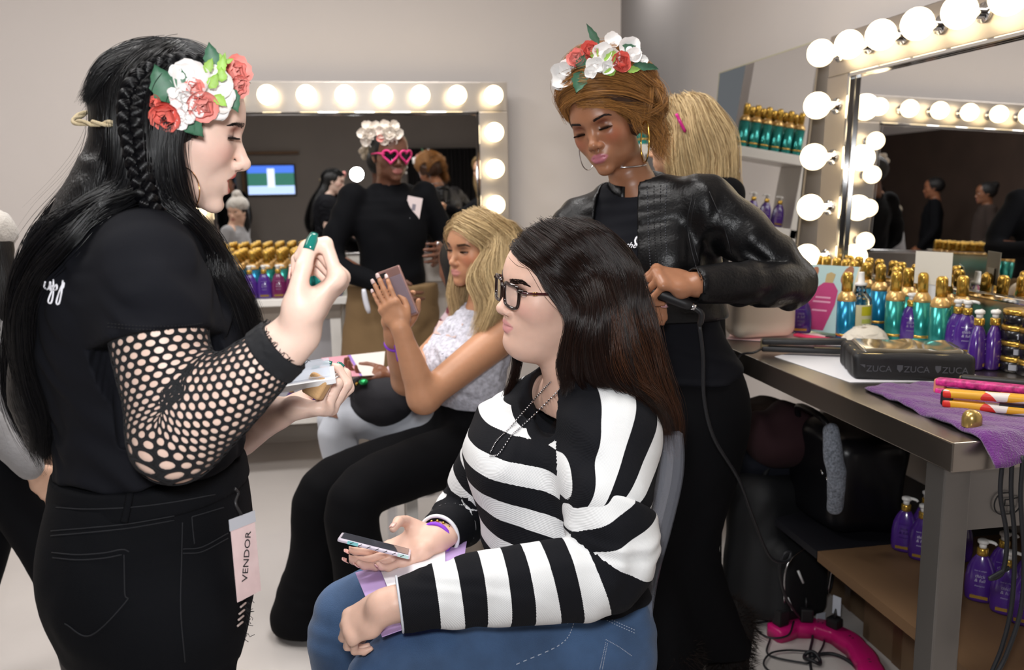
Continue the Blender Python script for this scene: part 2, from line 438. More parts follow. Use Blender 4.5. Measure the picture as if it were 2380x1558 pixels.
vanity('tilted close mirror framed by glaring bulbs on the steel table at right', (1.80, 2.35, .904), math.radians(-90), math.radians(-1.6), 1.72, 1.055, .155, .1935, 9, 6, 0)
# frameless mirror leaning on the right wall
t = thing('leaning_mirror', 'tall frameless mirror leaning on the wall, reflecting teal cans', 'mirror', (1.79, 3.92, .92)); t.rotation_euler = (math.radians(-4.6), 0, math.radians(-90))
box('glass', -.5, .5, -.003, .003, 0, 1.06, M_mirror, t); box('backing', -.5, .5, .0035, .012, 0, 1.06, mat('mirror_backing', '9a8f80', .7), t)
for a in ((-.5, .5, 1.06, 1.066), (-.506, -.5, 0, 1.066)): box('edge', a[0], a[1], -.004, .012, a[2], a[3], mat('glass_edge', 'b9b49a', .3), t)
# ------------------------------------------------------------------ display shelf with teal cans (far right)
M_white = mat('white_laminate', 'f0ece6', .35)
t = thing('display_shelf', 'white open display shelf between the leaning mirror and the wall', 'shelf', (1.585, 4.36, 0))
for z in (1.56, 1.18, .5): box('board', -.215, .215, -.12, .12, z, z+.05, M_white, t, .003)
for x in (-.215, .175): box('side_panel', x, x+.04, -.12, .12, 0, 1.56, M_white, t, .003)
# ------------------------------------------------------------------ back table (white) and right steel table
t = thing('white_table', 'white counter under the back mirror, loaded with gold capped bottles', 'table', (0, 0, 0))
xe = float(at(808, 688, 4.2)[0]); xl = -1.25
box('tabletop', xl, xe, 4.2, 4.84, .865, .9, M_white, t, .004)
box('apron', xl+.02, xe-.04, 4.25, 4.82, .79, .865, mat('grey_apron', '9c9186', .6), t)
box('front_panel', xl+.05, xe-.05, 4.42, 4.46, .3, .79, mat('pale_panel', 'c9c8cd', .6), t)
box('lower_shelf', xl+.05, xe-.05, 4.25, 4.8, .27, .3, M_white, t)
for x in (xl+.02, xe-.09):
    for y in (4.24, 4.75): box('leg', x, x+.05, y, y+.05, 0, .79, M_white, t)
M_steel = mat('stainless_steel', 'a39c94', .3, 1, bump=.03, bscale=30, stretch=(1, 30, 1))
M_steelg = mat('grey_steel', '807d7a', .42, .85, bump=.03, bscale=30, stretch=(1, 1, 20))
t = thing('steel_table', 'stainless steel worktable crowded with hair products at right', 'table', (0, 0, 0))
TX0, TX1, TY0, TY1 = 1.105, 1.93, 1.44, 3.3
box('tabletop', TX0, TX1, TY0, TY1, .84, .9, M_steel, t, .003)
for y in (TY0+.03, TY1-.1):
    for x in (TX0+.01, TX1-.07): box('leg', x, x+.06, y, y+.06, 0, .84, M_steelg, t, .004)
box('end_panel', TX0+.07, TX1-.07, TY0+.05, TY0+.06, .695, .84, M_steelg, t)
M_ply = mat('plywood', '6f543a', .6, bump=.05, bscale=12, var=.12, vscale=6, stretch=(1, .15, 1))
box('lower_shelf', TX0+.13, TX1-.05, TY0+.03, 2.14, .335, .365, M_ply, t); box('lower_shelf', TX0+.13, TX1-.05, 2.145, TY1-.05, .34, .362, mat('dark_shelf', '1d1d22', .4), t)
# logo drawn with thin raised bars on the end panel
V, F = [], []
mb = MB(); lx, lz, ly = 1.268, .748, TY0+.045
rr = .020
arc = lambda cx, a0, a1: [(cx+rr*math.cos(math.radians(a)), ly, lz+rr*1.15*math.sin(math.radians(a))) for a in np.linspace(a0, a1, 16)]
g = [(lx+.013, ly, lz+rr*1.15)]+arc(lx-.005, 90, 270)+[(lx+.013, ly, lz-rr*1.15), (lx+.013, ly, lz-.005), (lx-.001, ly, lz-.005), (lx-.001, ly, lz+.008)]
d = [(lx-.001, ly, lz+.008), (lx+.010, ly, lz+.008)]+arc(lx+.016, 30, -90)+[(lx-.001, ly, lz-rr*1.15)]
mb.tube(g, .0015, 6); mb.tube(d, .0015, 6); mb.obj('logo', mat('black_line', '141414', .5), t, False)
# ------------------------------------------------------------------ bottles and goods
M_gold = mat('gold_plastic', 'c9a24a', .24, .75)
M_goldl = mat('satin_gold', 'd8b070', .3, .55)
M_teal = mat('teal_can', '2f8f88', .22, .55)
M_blue = mat('blue_can', '1f7da6', .22, .5)
M_purp = mat('purple_plastic', '4a2680', .2, spec=.7, coat=.5)
M_plum = mat('plum_plastic', '6a2150', .22, spec=.7, coat=.5)
M_pump = mat('white_pump', 'eceae6', .3)
M_print = mat('pale_print', 'd5cfe0', .5)
def make_can(m, name, label, group):
    t = thing(name, label, 'can', group=group)
    lathe('body', [(.0, .001), (.026, .001), (.0285, .004), (.0285, .135)], m, t, 24)
    lathe('shoulder', [(.0287, .135), (.0285, .142), (.026, .152), (.02, .16), (.0165, .165)], M_goldl, t, 24)
    lathe('band', [(.0288, .024), (.0288, .032)], M_gold, t, 24)
    lathe('cap', [(.0165, .165), (.0168, .21), (.0155, .219), (.011, .2245), (.004, .226)], M_gold, t, 20)
    return t
def make_pump(m, name, label, group, head=True):
    t = thing(name, label, 'bottle', group=group)
    lathe('body', [(.02, .001), (.031, .002), (.034, .008), (.0355, .03), (.035, .06), (.031, .085), (.023, .105), (.015, .117), (.0125, .12)], m, t, 24, 1, .62)
    lathe('collar', [(.0125, .12), (.013, .121), (.013, .137), (.011, .139)], M_gold, t, 18)
    mb = MB(); mb.tube([(0, 0, .139), (0, 0, .15)], [.0085, .0085], 12); mb.tube([(0, 0, .15), (0, 0, .152), (0, 0, .158), (0, 0, .161)], [.011, .013, .013, .009], 14)
    mb.tube([(.004, 0, .157), (.018, 0, .157), (.026, 0, .155), (.029, 0, .151)], [.005, .0045, .004, .0035], 8)
    mb.obj('pump_head', M_pump, t)
    yy = -.0225
    V = []; F = []
    for s, sz, z in (('biotin & collagen', .0045, .083), ('thick', .0115, .067), ('& full', .0115, .056), ('shampoo', .006, .044), ('', .004, .036)):
        if not s: continue
        v, f = text_geo(s, sz, .15, .0002)
        # wrap onto the oval bottle
        a = v[:, 0]/.034; o_ = len(V); rz_ = np.interp(v[:, 1]+z, [.0, .03, .06, .085, .105], [.0335, .0357, .0352, .0313, .0235])
        for q, aa, r_ in zip(v, a, rz_): V.append((r_*math.sin(aa), -(r_*.62*math.cos(aa)+.0004), q[1]+z))
        F += [tuple(i+o_ for i in p) for p in f]
    mesh_obj('print', V, F, M_print, t, False)
    bm = bmesh.new(); box_bm(bm, -.02, .02, -.0222, -.02, .012, .02); bmo('gold_stripe', bm, M_gold, t)
    return t
can0 = make_can(M_teal, 'spray_can', 'x', 'x'); canb = make_can(M_blue, 'spray_can', 'x', 'x')
pump0 = make_pump(M_purp, 'pump_bottle', 'x', 'x'); pumpp = make_pump(M_plum, 'pump_bottle', 'x', 'x')
used = {}
def place(src, loc, rz, label, group):
    if src.name not in used:
        used[src.name] = 1; src.location = loc; src.rotation_euler = (0, 0, rz); src['label'] = label; src['group'] = group; return src
    return dup(src, loc, (0, 0, rz), label, group)
rg = random.Random(3)
ORD = ('first', 'second', 'third', 'fourth', 'fifth', 'sixth', 'seventh', 'eighth', 'ninth', 'tenth', 'eleventh', 'twelfth', 'thirteenth', 'fourteenth', 'fifteenth')
ncan = {True: 0, False: 0}
# teal and blue cans on the steel table
tops = [(1986, 606), (2019, 605), (2047, 608), (2068, 613), (1972, 618), (1971, 632), (2085, 631), (2170, 616), (2121, 622), (2148, 633), (2164, 626), (2180, 633), (2191, 642),
        (2213, 635), (2251, 640), (2256, 626), (2320, 638), (2366, 638), (2296, 633), (2101, 617), (2222, 625), (2340, 628)]
can_xy = []
for k, (px, py) in enumerate(tops):
    p = atz(px, py, .9+.226); x, y = min(p[0], 1.735), p[1]
    while any((x-a)**2+(y-b)**2 < .0595**2 for a, b in can_xy): y += .012; x = min(x+.004, 1.735)
    if y > 3.1: continue
    can_xy.append((x, y)); blue = px < 2075 and px not in (2019,)
    lab = (f'blue gold-capped spray can behind the clear bottle, {ORD[ncan[True] % 15]} of its group' if blue else f'teal gold-capped spray can below the glaring mirror, {ORD[ncan[False] % 15]} of the crowd'); ncan[blue] += 1
    place(canb if blue else can0, (x, y, .9), rg.uniform(0, 6), lab, 'blue cans on the steel table' if blue else 'teal cans on the steel table')
pl = {(2113, 800): 'purple pump bottle standing behind the black printed pouch, beside the nearest teal can', (2220, 822): 'purple pump bottle facing front at the right end of the pouch',
      (2242, 826): 'purple pump bottle half hidden behind the two slim turned ones', (2268, 858): 'purple pump bottle turned sideways, left one of the slim pair by the black jars',
      (2305, 858): 'purple pump bottle turned sideways, right one of the slim pair by the black jars', (1860, 775): 'purple pump bottle beside the pink cream box and the poster card'}
for (px, py), lab in pl.items():
    p = atz(px, py, .9); rz = math.atan2(p[0], p[1])*-1
    if px in (2268, 2305): rz += 1.35
    place(pump0, (p[0], p[1], .9), rz, lab, 'purple bottles on the steel table')
# back counter: rows of cans and bottles
k = 0
for r in range(6):
    for c in range(14):
        x = xe-.05-c*.066-(.0 if r % 2 else .01); y = 4.25+r*.066
        if y > 4.63 or x < xl+.05: continue
        if r == 0:
            src = pump0 if c in (0, 5, 6, 8) else pumpp if c in (9, 10, 11) else canb if c in (7,) else can0 if c in (1, 2) else pump0 if c == 12 else pumpp
            if src is pump0: lab, g = 'purple pump bottle in the front row on the white back counter', 'purple bottles on the back counter'
            elif src is pumpp: lab, g = 'plum pump bottle in the front row on the white back counter', 'plum bottles on the back counter'
            elif src is canb: lab, g = 'blue gold-capped can in the front row on the white back counter', 'blue cans in front on the back counter'
            else: lab, g = 'teal gold-capped can in the front row on the white back counter', 'teal cans in front on the back counter'
        else:
            src = can0 if c < 6 else canb; lab, g = ('teal' if c < 6 else 'blue')+' gold-capped can in the rows packed behind on the back counter', ('teal' if c < 6 else 'blue')+' cans behind on the back counter'
        lab = lab.replace(' in the front row on the white back counter', f', front row of white counter, {ORD[c]} from right end').replace(' in the rows packed behind on the back counter', f', {ORD[r]} row of white counter, {ORD[c]} from right end')
        place(src, (x, y, .9), 0 if src in (pump0, pumpp) else rg.uniform(0, 6), lab, g)
for c in range(7):
    place(pump0, (xe-.12-c*.09, 4.31, .3), 0, f'purple bottle on the low shelf under the white back counter, {ORD[c]} from its right end', 'bottles on the low shelf at the back')
# display shelf cans
for c in range(6):
    place(can0, (1.735-c*.062, 4.31, 1.61), rg.uniform(0, 6), f'teal can on top of the white display shelf, front row, {ORD[c]} from the leaning mirror', 'cans on the display shelf')
    if c: place(can0, (1.735-c*.062, 4.38, 1.61), rg.uniform(0, 6), f'teal can on top of the white display shelf, back row, {ORD[c]} from the leaning mirror', 'second row of cans on the display shelf')
for c in range(4):
    place(pump0, (1.69-c*.075, 4.30, 1.232), 0, f'purple bottle on the middle board of the white display shelf, {ORD[c]} from the leaning mirror', 'purple bottles on the display shelf')
# shelf under the steel table
for k, (px, py, lab) in enumerate(((2100, 1280, 'purple bottle on the plywood shelf, leftmost under the table front'), (2140, 1300, 'purple bottle on the plywood shelf, second under the table front'),
                      (2178, 1318, 'purple bottle on the plywood shelf, just left of the table leg'), (2275, 1395, 'purple bottle on the plywood shelf, just right of the table leg'),
                      (2335, 1425, 'purple bottle on the plywood shelf, half hidden by hanging cables'), (2378, 1450, 'purple bottle on the plywood shelf at the edge of the frame'))):
    p = atz(px, py, .365); x, y = max(p[0], TX0+.17), p[1]
    place(pump0, (x, y, .365), -.75, lab, 'purple bottles under the steel table')
    place(pump0, (x+.085, y+.03, .365), -.75, f'purple bottle on the plywood shelf, second row, {ORD[k]} from the far end', 'second row under the steel table')
# jars
M_jar = mat('black_jar', '17161a', .25, coat=.4)
def make_jar():
    t = thing('jar', 'x', 'jar')
    lathe('body', [(.036, 0), (.0385, .003), (.0385, .026), (.036, .028)], M_jar, t, 28)
    lathe('lid', [(.036, .028), (.0395, .0285), (.0395, .039), (.037, .041)], M_gold, t, 28)
    V = []; F = []
    for i in range(9):
        a = -.5+i/8*1.0; V += [(.0388*math.sin(a), -.0388*math.cos(a), .007), (.0388*math.sin(a), -.0388*math.cos(a), .022)]
    for i in range(8): F.append((i*2, i*2+2, i*2+3, i*2+1))
    mesh_obj('print', V, F, mat('grey_print', 'a8a8b0', .5), t)
    return t
jar0 = make_jar()
for s, (px, py, n) in enumerate(((2358, 862, 4), (2400, 872, 4))):
    p = atz(px, py, .9)
    for i in range(n):
        nm = ('lowest', 'second', 'third', 'top')[i]
        place(jar0, (p[0]+.002*(i % 2), p[1], .9+i*.0415), -.6+.2*i, f'black jar with gold lid, {nm} of the '+('left stack' if s == 0 else 'right stack')+' beside the purple bottles', 'stacked black jars')
# clear bottle with yellow label
p = atz(1995, 783, .9)
t = thing('clear_bottle', 'clear round shouldered bottle with yellow label and white stopper', 'bottle', (p[0], p[1], .9)); t.rotation_euler = (0, 0, -.55)
M_gl = mat('clear_plastic', 'f4f6f4', .05, trans=1, ior=1.3); M_oil = mat('dark_liquid', '1a1410', .1)
lathe('body', [(.03, 0), (.037, .004), (.038, .02), (.038, .11), (.035, .128), (.022, .142), (.0165, .15), (.0165, .17)], M_gl, t, 28)
lathe('contents', [(.03, .003), (.035, .005), (.035, .028)], M_oil, t, 24)
lathe('stopper', [(.018, .17), (.0195, .172), (.0195, .178), (.011, .181), (.0095, .21), (.0085, .214)], M_pump, t, 18)
def wrap_panel(a0, a1, z0, z1, r, n=12):
    V = []; F = []
    for i in range(n+1):
        a = a0+(a1-a0)*i/n; V += [(r*math.sin(a), -r*math.cos(a), z0), (r*math.sin(a), -r*math.cos(a), z1)]
    for i in range(n): F.append((i*2, i*2+2, i*2+3, i*2+1))
    return V, F
mesh_obj('label', *wrap_panel(-1.2, 1.3, .03, .11, .0386), mat('cream_label', 'e9e2b8', .5), t)
mesh_obj('label_block', *wrap_panel(.15, 1.1, .075, .105, .039), mat('yellow_label', 'd9cf2c', .5), t)
mesh_obj('label_block', *wrap_panel(.2, 1.05, .05, .064, .039), mat('lime_label', 'd3d96a', .5), t)
mesh_obj('barcode', *wrap_panel(.35, .85, .034, .047, .039), mat('grey_code', '9aa0a0', .5), t)
# poster card leaning beside it
a = np.array([atz(1870, 765, .9), atz(1915, 782, .9)])
b0 = (a[0]+a[1])/2; dirx = unit(np.array([.55, -.83, 0])); up = unit(np.array([.30, .05, 1.0]))
t = thing('poster_card', 'tilted advertising card with a magenta bottle and brown nuts', 'card', (0, 0, 0))
nrm = np.cross(dirx, up)
def card_box(name, x0, x1, z0, z1, th, m, off=0):
    V = []
    for dz in (0, th):
        for (x, z) in ((x0, z0), (x1, z0), (x1, z1), (x0, z1)): V.append(b0+dirx*x+up*z+nrm*(off+dz))
    F = [(0, 1, 2, 3), (7, 6, 5, 4), (0, 4, 5, 1), (1, 5, 6, 2), (2, 6, 7, 3), (3, 7, 4, 0)]
    return mesh_obj(name, V, F, m, t, False)
card_box('sheet', -.09, .09, 0.004, .235, .002, mat('poster_blue', 'a9c4c4', .45))
card_box('sheet_edge', .09, .096, 0.004, .235, .003, mat('poster_edge', 'd9cfb0', .5))
def card_poly(name, pts, m, off):
    V = [b0+dirx*x+up*z+nrm*off for x, z in pts]; return mesh_obj(name, V, [tuple(range(len(pts)))], m, t, False)
card_poly('printed_bottle', [(-.055, .01), (.03, .01), (.045, .1), (.042, .15), (.02, .175), (-.015, .175), (-.042, .15), (-.055, .1)], mat('poster_magenta', 'b03a70', .45), .0028)
card_poly('printed_cap', [(-.012, .175), (.016, .175), (.018, .205), (.0, .212), (-.014, .205)], mat('poster_tan', 'b09a6a', .45), .0028)
for (x, z, r) in ((-.062, .2, .022), (.058, .205, .024), (.06, .13, .016)):
    card_poly('printed_nut', [(x+r*.75*math.cos(q)+.25*r*math.sin(q), z+r*1.3*math.sin(q)) for q in np.linspace(0, 2*math.pi, 14)[:-1]], mat('poster_brown', '9a6448', .45), .0027)
for z, sx in ((.12, .03), (.105, .035), (.075, .03)): card_poly('printed_line', [(-sx, z), (sx*.8, z), (sx*.8, z+.006), (-sx, z+.006)], mat('poster_pink', 'd79ab4', .45), .0031)
# round pink-cream cosmetic case
c = atz(1752, 786, .9)
def f(P):
    q = np.abs((P-np.array([c[0]+.02, c[1], .905+.085], np.float32)))-np.array([.075, .02, .05], np.float32)
    return np.linalg.norm(np.maximum(q, 0), axis=1)+np.minimum(q.max(1), 0)-.034
o = sdf_obj('cosmetic_case', f, c+[-.12, -.08, -.02], c+[.15, .08, .2], .006, mat('cream_case', 'ead9c6', .4)); tag(o, 'rounded cream and peach case standing behind the jacket sleeve', 'case')
# straightener lying on the table
def iron(name, label, p0, p1, z, m, m2, w_=.016, cat='hair straightener'):
    t = thing(name, label, cat); d = unit(np.array([p1[0]-p0[0], p1[1]-p0[1], 0])); s = np.array([-d[1], d[0], 0]); L = np.linalg.norm(np.array(p1[:2])-np.array(p0[:2]))
    for nm, zz, mm in (('lower_arm', 0, m), ('upper_arm', .021, m)):
        bm = bmesh.new(); box_bm(bm, 0, L, -w_, w_, 0, .017, .006); o = bmo(nm, bm, mm, t, True)
    for o in t.children: pass
    t.children[1].location = (0, 0, .021); t.children[1].rotation_euler = (0, math.radians(-1.6), 0)
    bm = bmesh.new(); box_bm(bm, -.004, .02, -w_*.8, w_*.8, .004, .036, .005); bmo('hinge', bm, m2, t)
    bm = bmesh.new(); box_bm(bm, L*.62, L-.008, -w_*.75, w_*.75, .0165, .0205); bmo('plate', bm, m2, t)
    t.location = (p0[0], p0[1], z); t.rotation_euler = (0, 0, math.atan2(d[1], d[0])); return t
M_blk = mat('matte_black', '1c1b1d', .45); M_taupe = mat('taupe_metal', '7d6f55', .35, .5)
it = iron('hair_straightener', 'black straightener with taupe plates lying on white paper', atz(1770, 815, .91), atz(1968, 822, .91), .909, M_blk, M_taupe, .02)
P = [atz(1768, 812, .92), atz(1752, 820, .92), [1.08, 2.36, .895], [1.075, 2.37, .8], atz(1722, 910, .62)*0+np.array([1.085, 2.42, .6]), [1.1, 2.5, .3], [1.15, 2.6, .01]]
o = tube('cord', catmull(P, 40), .0035, M_blk, it); o.matrix_parent_inverse = (Matrix.Translation(it.location)@it.rotation_euler.to_matrix().to_4x4()).inverted()
# white papers
def paper(label, pts, z, m, th=.0012):
    V = [(p[0], p[1], z) for p in pts]+[(p[0], p[1], z+th) for p in pts]; n = len(pts)
    F = [tuple(range(n))[::-1], tuple(range(n, 2*n))]+[(i, (i+1) % n, n+(i+1) % n, n+i) for i in range(n)]
    return tag(mesh_obj('paper_sheet', V, F, m, None, False), label, 'paper')
M_paper = mat('white_paper', 'e9e8ec', .6)
paper('large white paper sheet under the black pouch at the table edge', [atz(1800, 830, .9), atz(1975, 890, .9), atz(2290, 888, .9), atz(2160, 800, .9), atz(1960, 795, .9)], .9005, M_paper)
paper('pink rimmed sheet of paper near the cream case', [atz(1690, 790, .9), atz(1850, 800, .9), atz(1990, 806, .9), atz(1900, 778, .9), atz(1700, 775, .9)], .902, mat('blush_paper', 'e8c3c4', .6))
# pink comb / file
p0, p1 = atz(1848, 778, .91), atz(1995, 800, .91)
d = unit(p1-p0); L = np.linalg.norm(p1-p0); t = thing('nail_file', 'bright pink flat stick lying behind the straightener', 'file', (p0[0], p0[1], .906), math.atan2(d[1], d[0]))
box('blade', 0, L, -.012, .012, 0, .009, mat('hot_pink', 'e0406a', .4), t, .004); box('dark_grip', L*.45, L*.98, .012, .035, 0, .012, M_blk, t, .003)
# cotton heap
c = atz(2018, 803, .9)
fz = lambda P: ell(P, (c[0], c[1]+.02, .912), (.075, .05, .045))+folds(P, (1, 1, 1), .006, 130, 2, 5, .8)
tag(sdf_obj('cotton_heap', fz, (c[0]-.1, c[1]-.05, .898), (c[0]+.1, c[1]+.09, .98), .004, mat('cotton', 'efe6d6', .9, bump=.3, bscale=90)), 'heap of white cotton next to the black pouch', 'cotton')
# black pouch with printed words
pc = [atz(1990, 885, .9), atz(2105, 907, .9), atz(2252, 880, .9), atz(2140, 800, .9)]
q0, q1, q3 = pc[0], pc[1], pc[2]
ctr = np.array([1.395, 2.03, .9]); ex = unit(np.array([.93, -.36, 0])); ey = np.array([-ex[1], ex[0], 0]); hx, hy = .145, .105
t = thing('pouch', 'black zip pouch with clear top and grey repeated lettering', 'pouch', tuple(ctr), math.atan2(ex[1], ex[0]))
M_pouch = mat('pouch_nylon', '19181a', .55, bump=.1, bscale=300)
fz = lambda P: smax(np.max(np.abs(P-np.array([0, 0, .035], np.float32))-np.array([hx, hy, .034], np.float32)+.012, axis=1)*0+np.linalg.norm(np.maximum(np.abs(P-np.array([0, 0, .035], np.float32))-np.array([hx-.014, hy-.014, .021], np.float32), 0), axis=1)-.014, P[:, 2]*0-1, .001)+folds(P, (1, .4, .2), .0015, 60, 2, 4)
sdf_obj('body', fz, (-.18, -.14, -.01), (.18, .14, .09), .004, M_pouch, t)
fz2 = lambda P: np.linalg.norm(np.maximum(np.abs(P-np.array([0, 0, .071], np.float32))-np.array([hx-.03, hy-.03, .001], np.float32), 0), axis=1)-.006+folds(P, (1, .5, 0), .003, 70, 2, 9)
sdf_obj('clear_window', fz2, (-.16, -.12, .05), (.16, .12, .09), .004, mat('clear_vinyl', '6a6254', .12, coat=.8), t)
mb = MB()
for s in (-1, 1): mb.tube([(-hx+.01, s*(hy-.012), .066), (hx-.01, s*(hy-.012), .066)], .003, 6)
for s in (-1, 1): mb.tube([(s*(hx-.012), -hy+.01, .066), (s*(hx-.012), hy-.01, .066)], .003, 6)
mb.obj('zip', mat('brass', 'b09a68', .35, .7), t)
M_tx = mat('grey_lettering', '505056', .6)
for x, s in ((-.09, 'ZÜCA'), (0.0, 'ZÜCA'), (.09, 'ZÜCA')):
    surf_text('lettering', 'ZUCA', .0225, (x+.006, -hy-.0012, .024), (1, 0, 0), (0, 0, 1), M_tx, t)
    sh = [(-.011, .012), (.011, .012), (.011, -.002), (0, -.013), (-.011, -.002)]
    mesh_obj('shield', [(x-.034+a*.62, -hy-.001, .033+b*.75) for a, b in sh], [tuple(range(5))[::-1]], M_tx, t, False)
surf_text('lettering', 'ZUCA', .0225, (hx+.0012, 0, .024), (0, 1, 0), (0, 0, 1), M_tx, t)
# purple towel
tw = [atz(2015, 910, .9), atz(2180, 903, .9), atz(2480, 930, .9), atz(2440, 1035, .9), atz(2310, 1040, .9)]
def towel_h(x, y):
    return .9085+.0025*math.sin(x*60+y*25)+.002*math.sin(y*48-x*20)+.0015*math.sin(x*130+y*90)
nu, nv = 60, 44; A, B, Cc, D = tw[0], np.array([1.36, 1.87, .9]), np.array([1.55, 1.42, .9]), np.array([1.165, 1.40, .9])
V = []; F = []
for i in range(nu+1):
    for j in range(nv+1):
        u, v = i/nu, j/nv; p = (A*(1-v)+B*v)*(1-u)+(D*(1-v)+Cc*v)*u
        p = p+np.array([.006*math.sin(v*9), .006*math.sin(u*11+1), 0])
        z = towel_h(p[0], p[1]); e = min(u, 1-u, v, 1-v); z -= .006*math.exp(-e*60)
        if p[1] < TY0+.004: z -= (TY0+.004-p[1])*.9
        V.append((p[0], p[1], z))
for i in range(nu):
    for j in range(nv): a = i*(nv+1)+j; F.append((a, a+1, a+nv+2, a+nv+1))
o = mesh_obj('towel', V, F, mat('purple_terry', '632273', .95, bump=.9, bscale=260, sheen=.5, var=.15, vscale=30)); tag(o, 'purple terry towel spread over the near corner of the steel table', 'towel')
sm = o.modifiers.new('s', 'SOLIDIFY'); sm.thickness = .007; sm.offset = -1
ZT = .915
M_leo = mat('pink_leopard', 'c4327c', .4, var=.6, vscale=90)
M_flor = mat('yellow_floral', 'd9a52a', .4)
if True:
    nt = M_flor.node_tree; b = nt.nodes['Principled BSDF']; tc = nt.nodes.new('ShaderNodeTexCoord'); vo = nt.nodes.new('ShaderNodeTexVoronoi'); vo.inputs['Scale'].default_value = 38
    cr = nt.nodes.new('ShaderNodeValToRGB'); cr.color_ramp.interpolation = 'CONSTANT'
    for pos, c_ in ((0, 'd9352a'), (.22, 'e6a92c'), (.62, 'e8e0d8'), (.72, 'd9b02c'), (.88, '3f6fb0')):
        e = cr.color_ramp.elements.new(pos) if pos else cr.color_ramp.elements[0]; e.color = (*lin(c_), 1)
    nt.links.new(tc.outputs['Object'], vo.inputs['Vector']); nt.links.new(vo.outputs['Color'], cr.inputs[0]); nt.links.new(cr.outputs[0], b.inputs['Base Color'])
iron('hair_straightener', 'pink leopard print straightener on the purple towel', atz(2175, 915, ZT), [1.50, 1.50, 0], ZT, M_leo, mat('peach_plate', 'd98a70', .4), .015)
iron('hair_straightener', 'yellow floral straightener with black tip on the purple towel', atz(2190, 944, ZT), [1.36, 1.53, 0], ZT, M_flor, M_blk, .015)
iron('hair_straightener', 'black straightener with tan plates behind the leopard one', atz(2232, 905, ZT), [1.58, 1.56, 0], ZT-.003, M_blk, M_taupe, .013)
p = atz(2385, 925, ZT); box_ = thing('hair_clip', 'coral pink clip at the right edge of the purple towel', 'clip', (p[0], p[1], ZT), -.6); box('grip', -.05, .09, -.012, .012, 0, .014, mat('coral', 'd8505e', .4), box_, .005); box('spring_bar', -.01, .02, -.014, .014, .003, .018, M_chrome, box_, .002)
p = atz(2258, 988, ZT); o = lathe('gold_cap', [(.0185, 0), (.019, .001), (.019, .016), (.0175, .024), (.013, .0305), (.006, .034), (.001, .0345)], mat('cap_gold', 'b79a5c', .25, .7), None, 28); o.location = (p[0], p[1], ZT-.003)
tag(o, 'loose gold dome cap sitting on the purple towel', 'cap')
p = atz(2310, 905, .9); t = thing('compact_case', 'flat open makeup compact behind the towel', 'compact', (p[0]+.03, p[1], .901), -.5); box('tray', -.06, .06, -.035, .035, 0, .012, mat('tan_case', '9a8a70', .3), t, .003); box('lid', -.058, .058, -.033, .033, .012, .018, M_blk, t, .002)
# white card and white tube in front of the mirror at the right
p = atz(2290, 640, 1.0)
t = thing('sign_card', 'blank cream card propped among the cans before the mirror', 'card', (1.70, 2.36, 1.09), math.radians(-68)); box('sheet', -.06, .06, 0, .002, 0, .1, mat('cream_card', 'd9d3c6', .6), t); box('stand', -.03, .03, .002, .006, -.19, .05, M_alu, t)
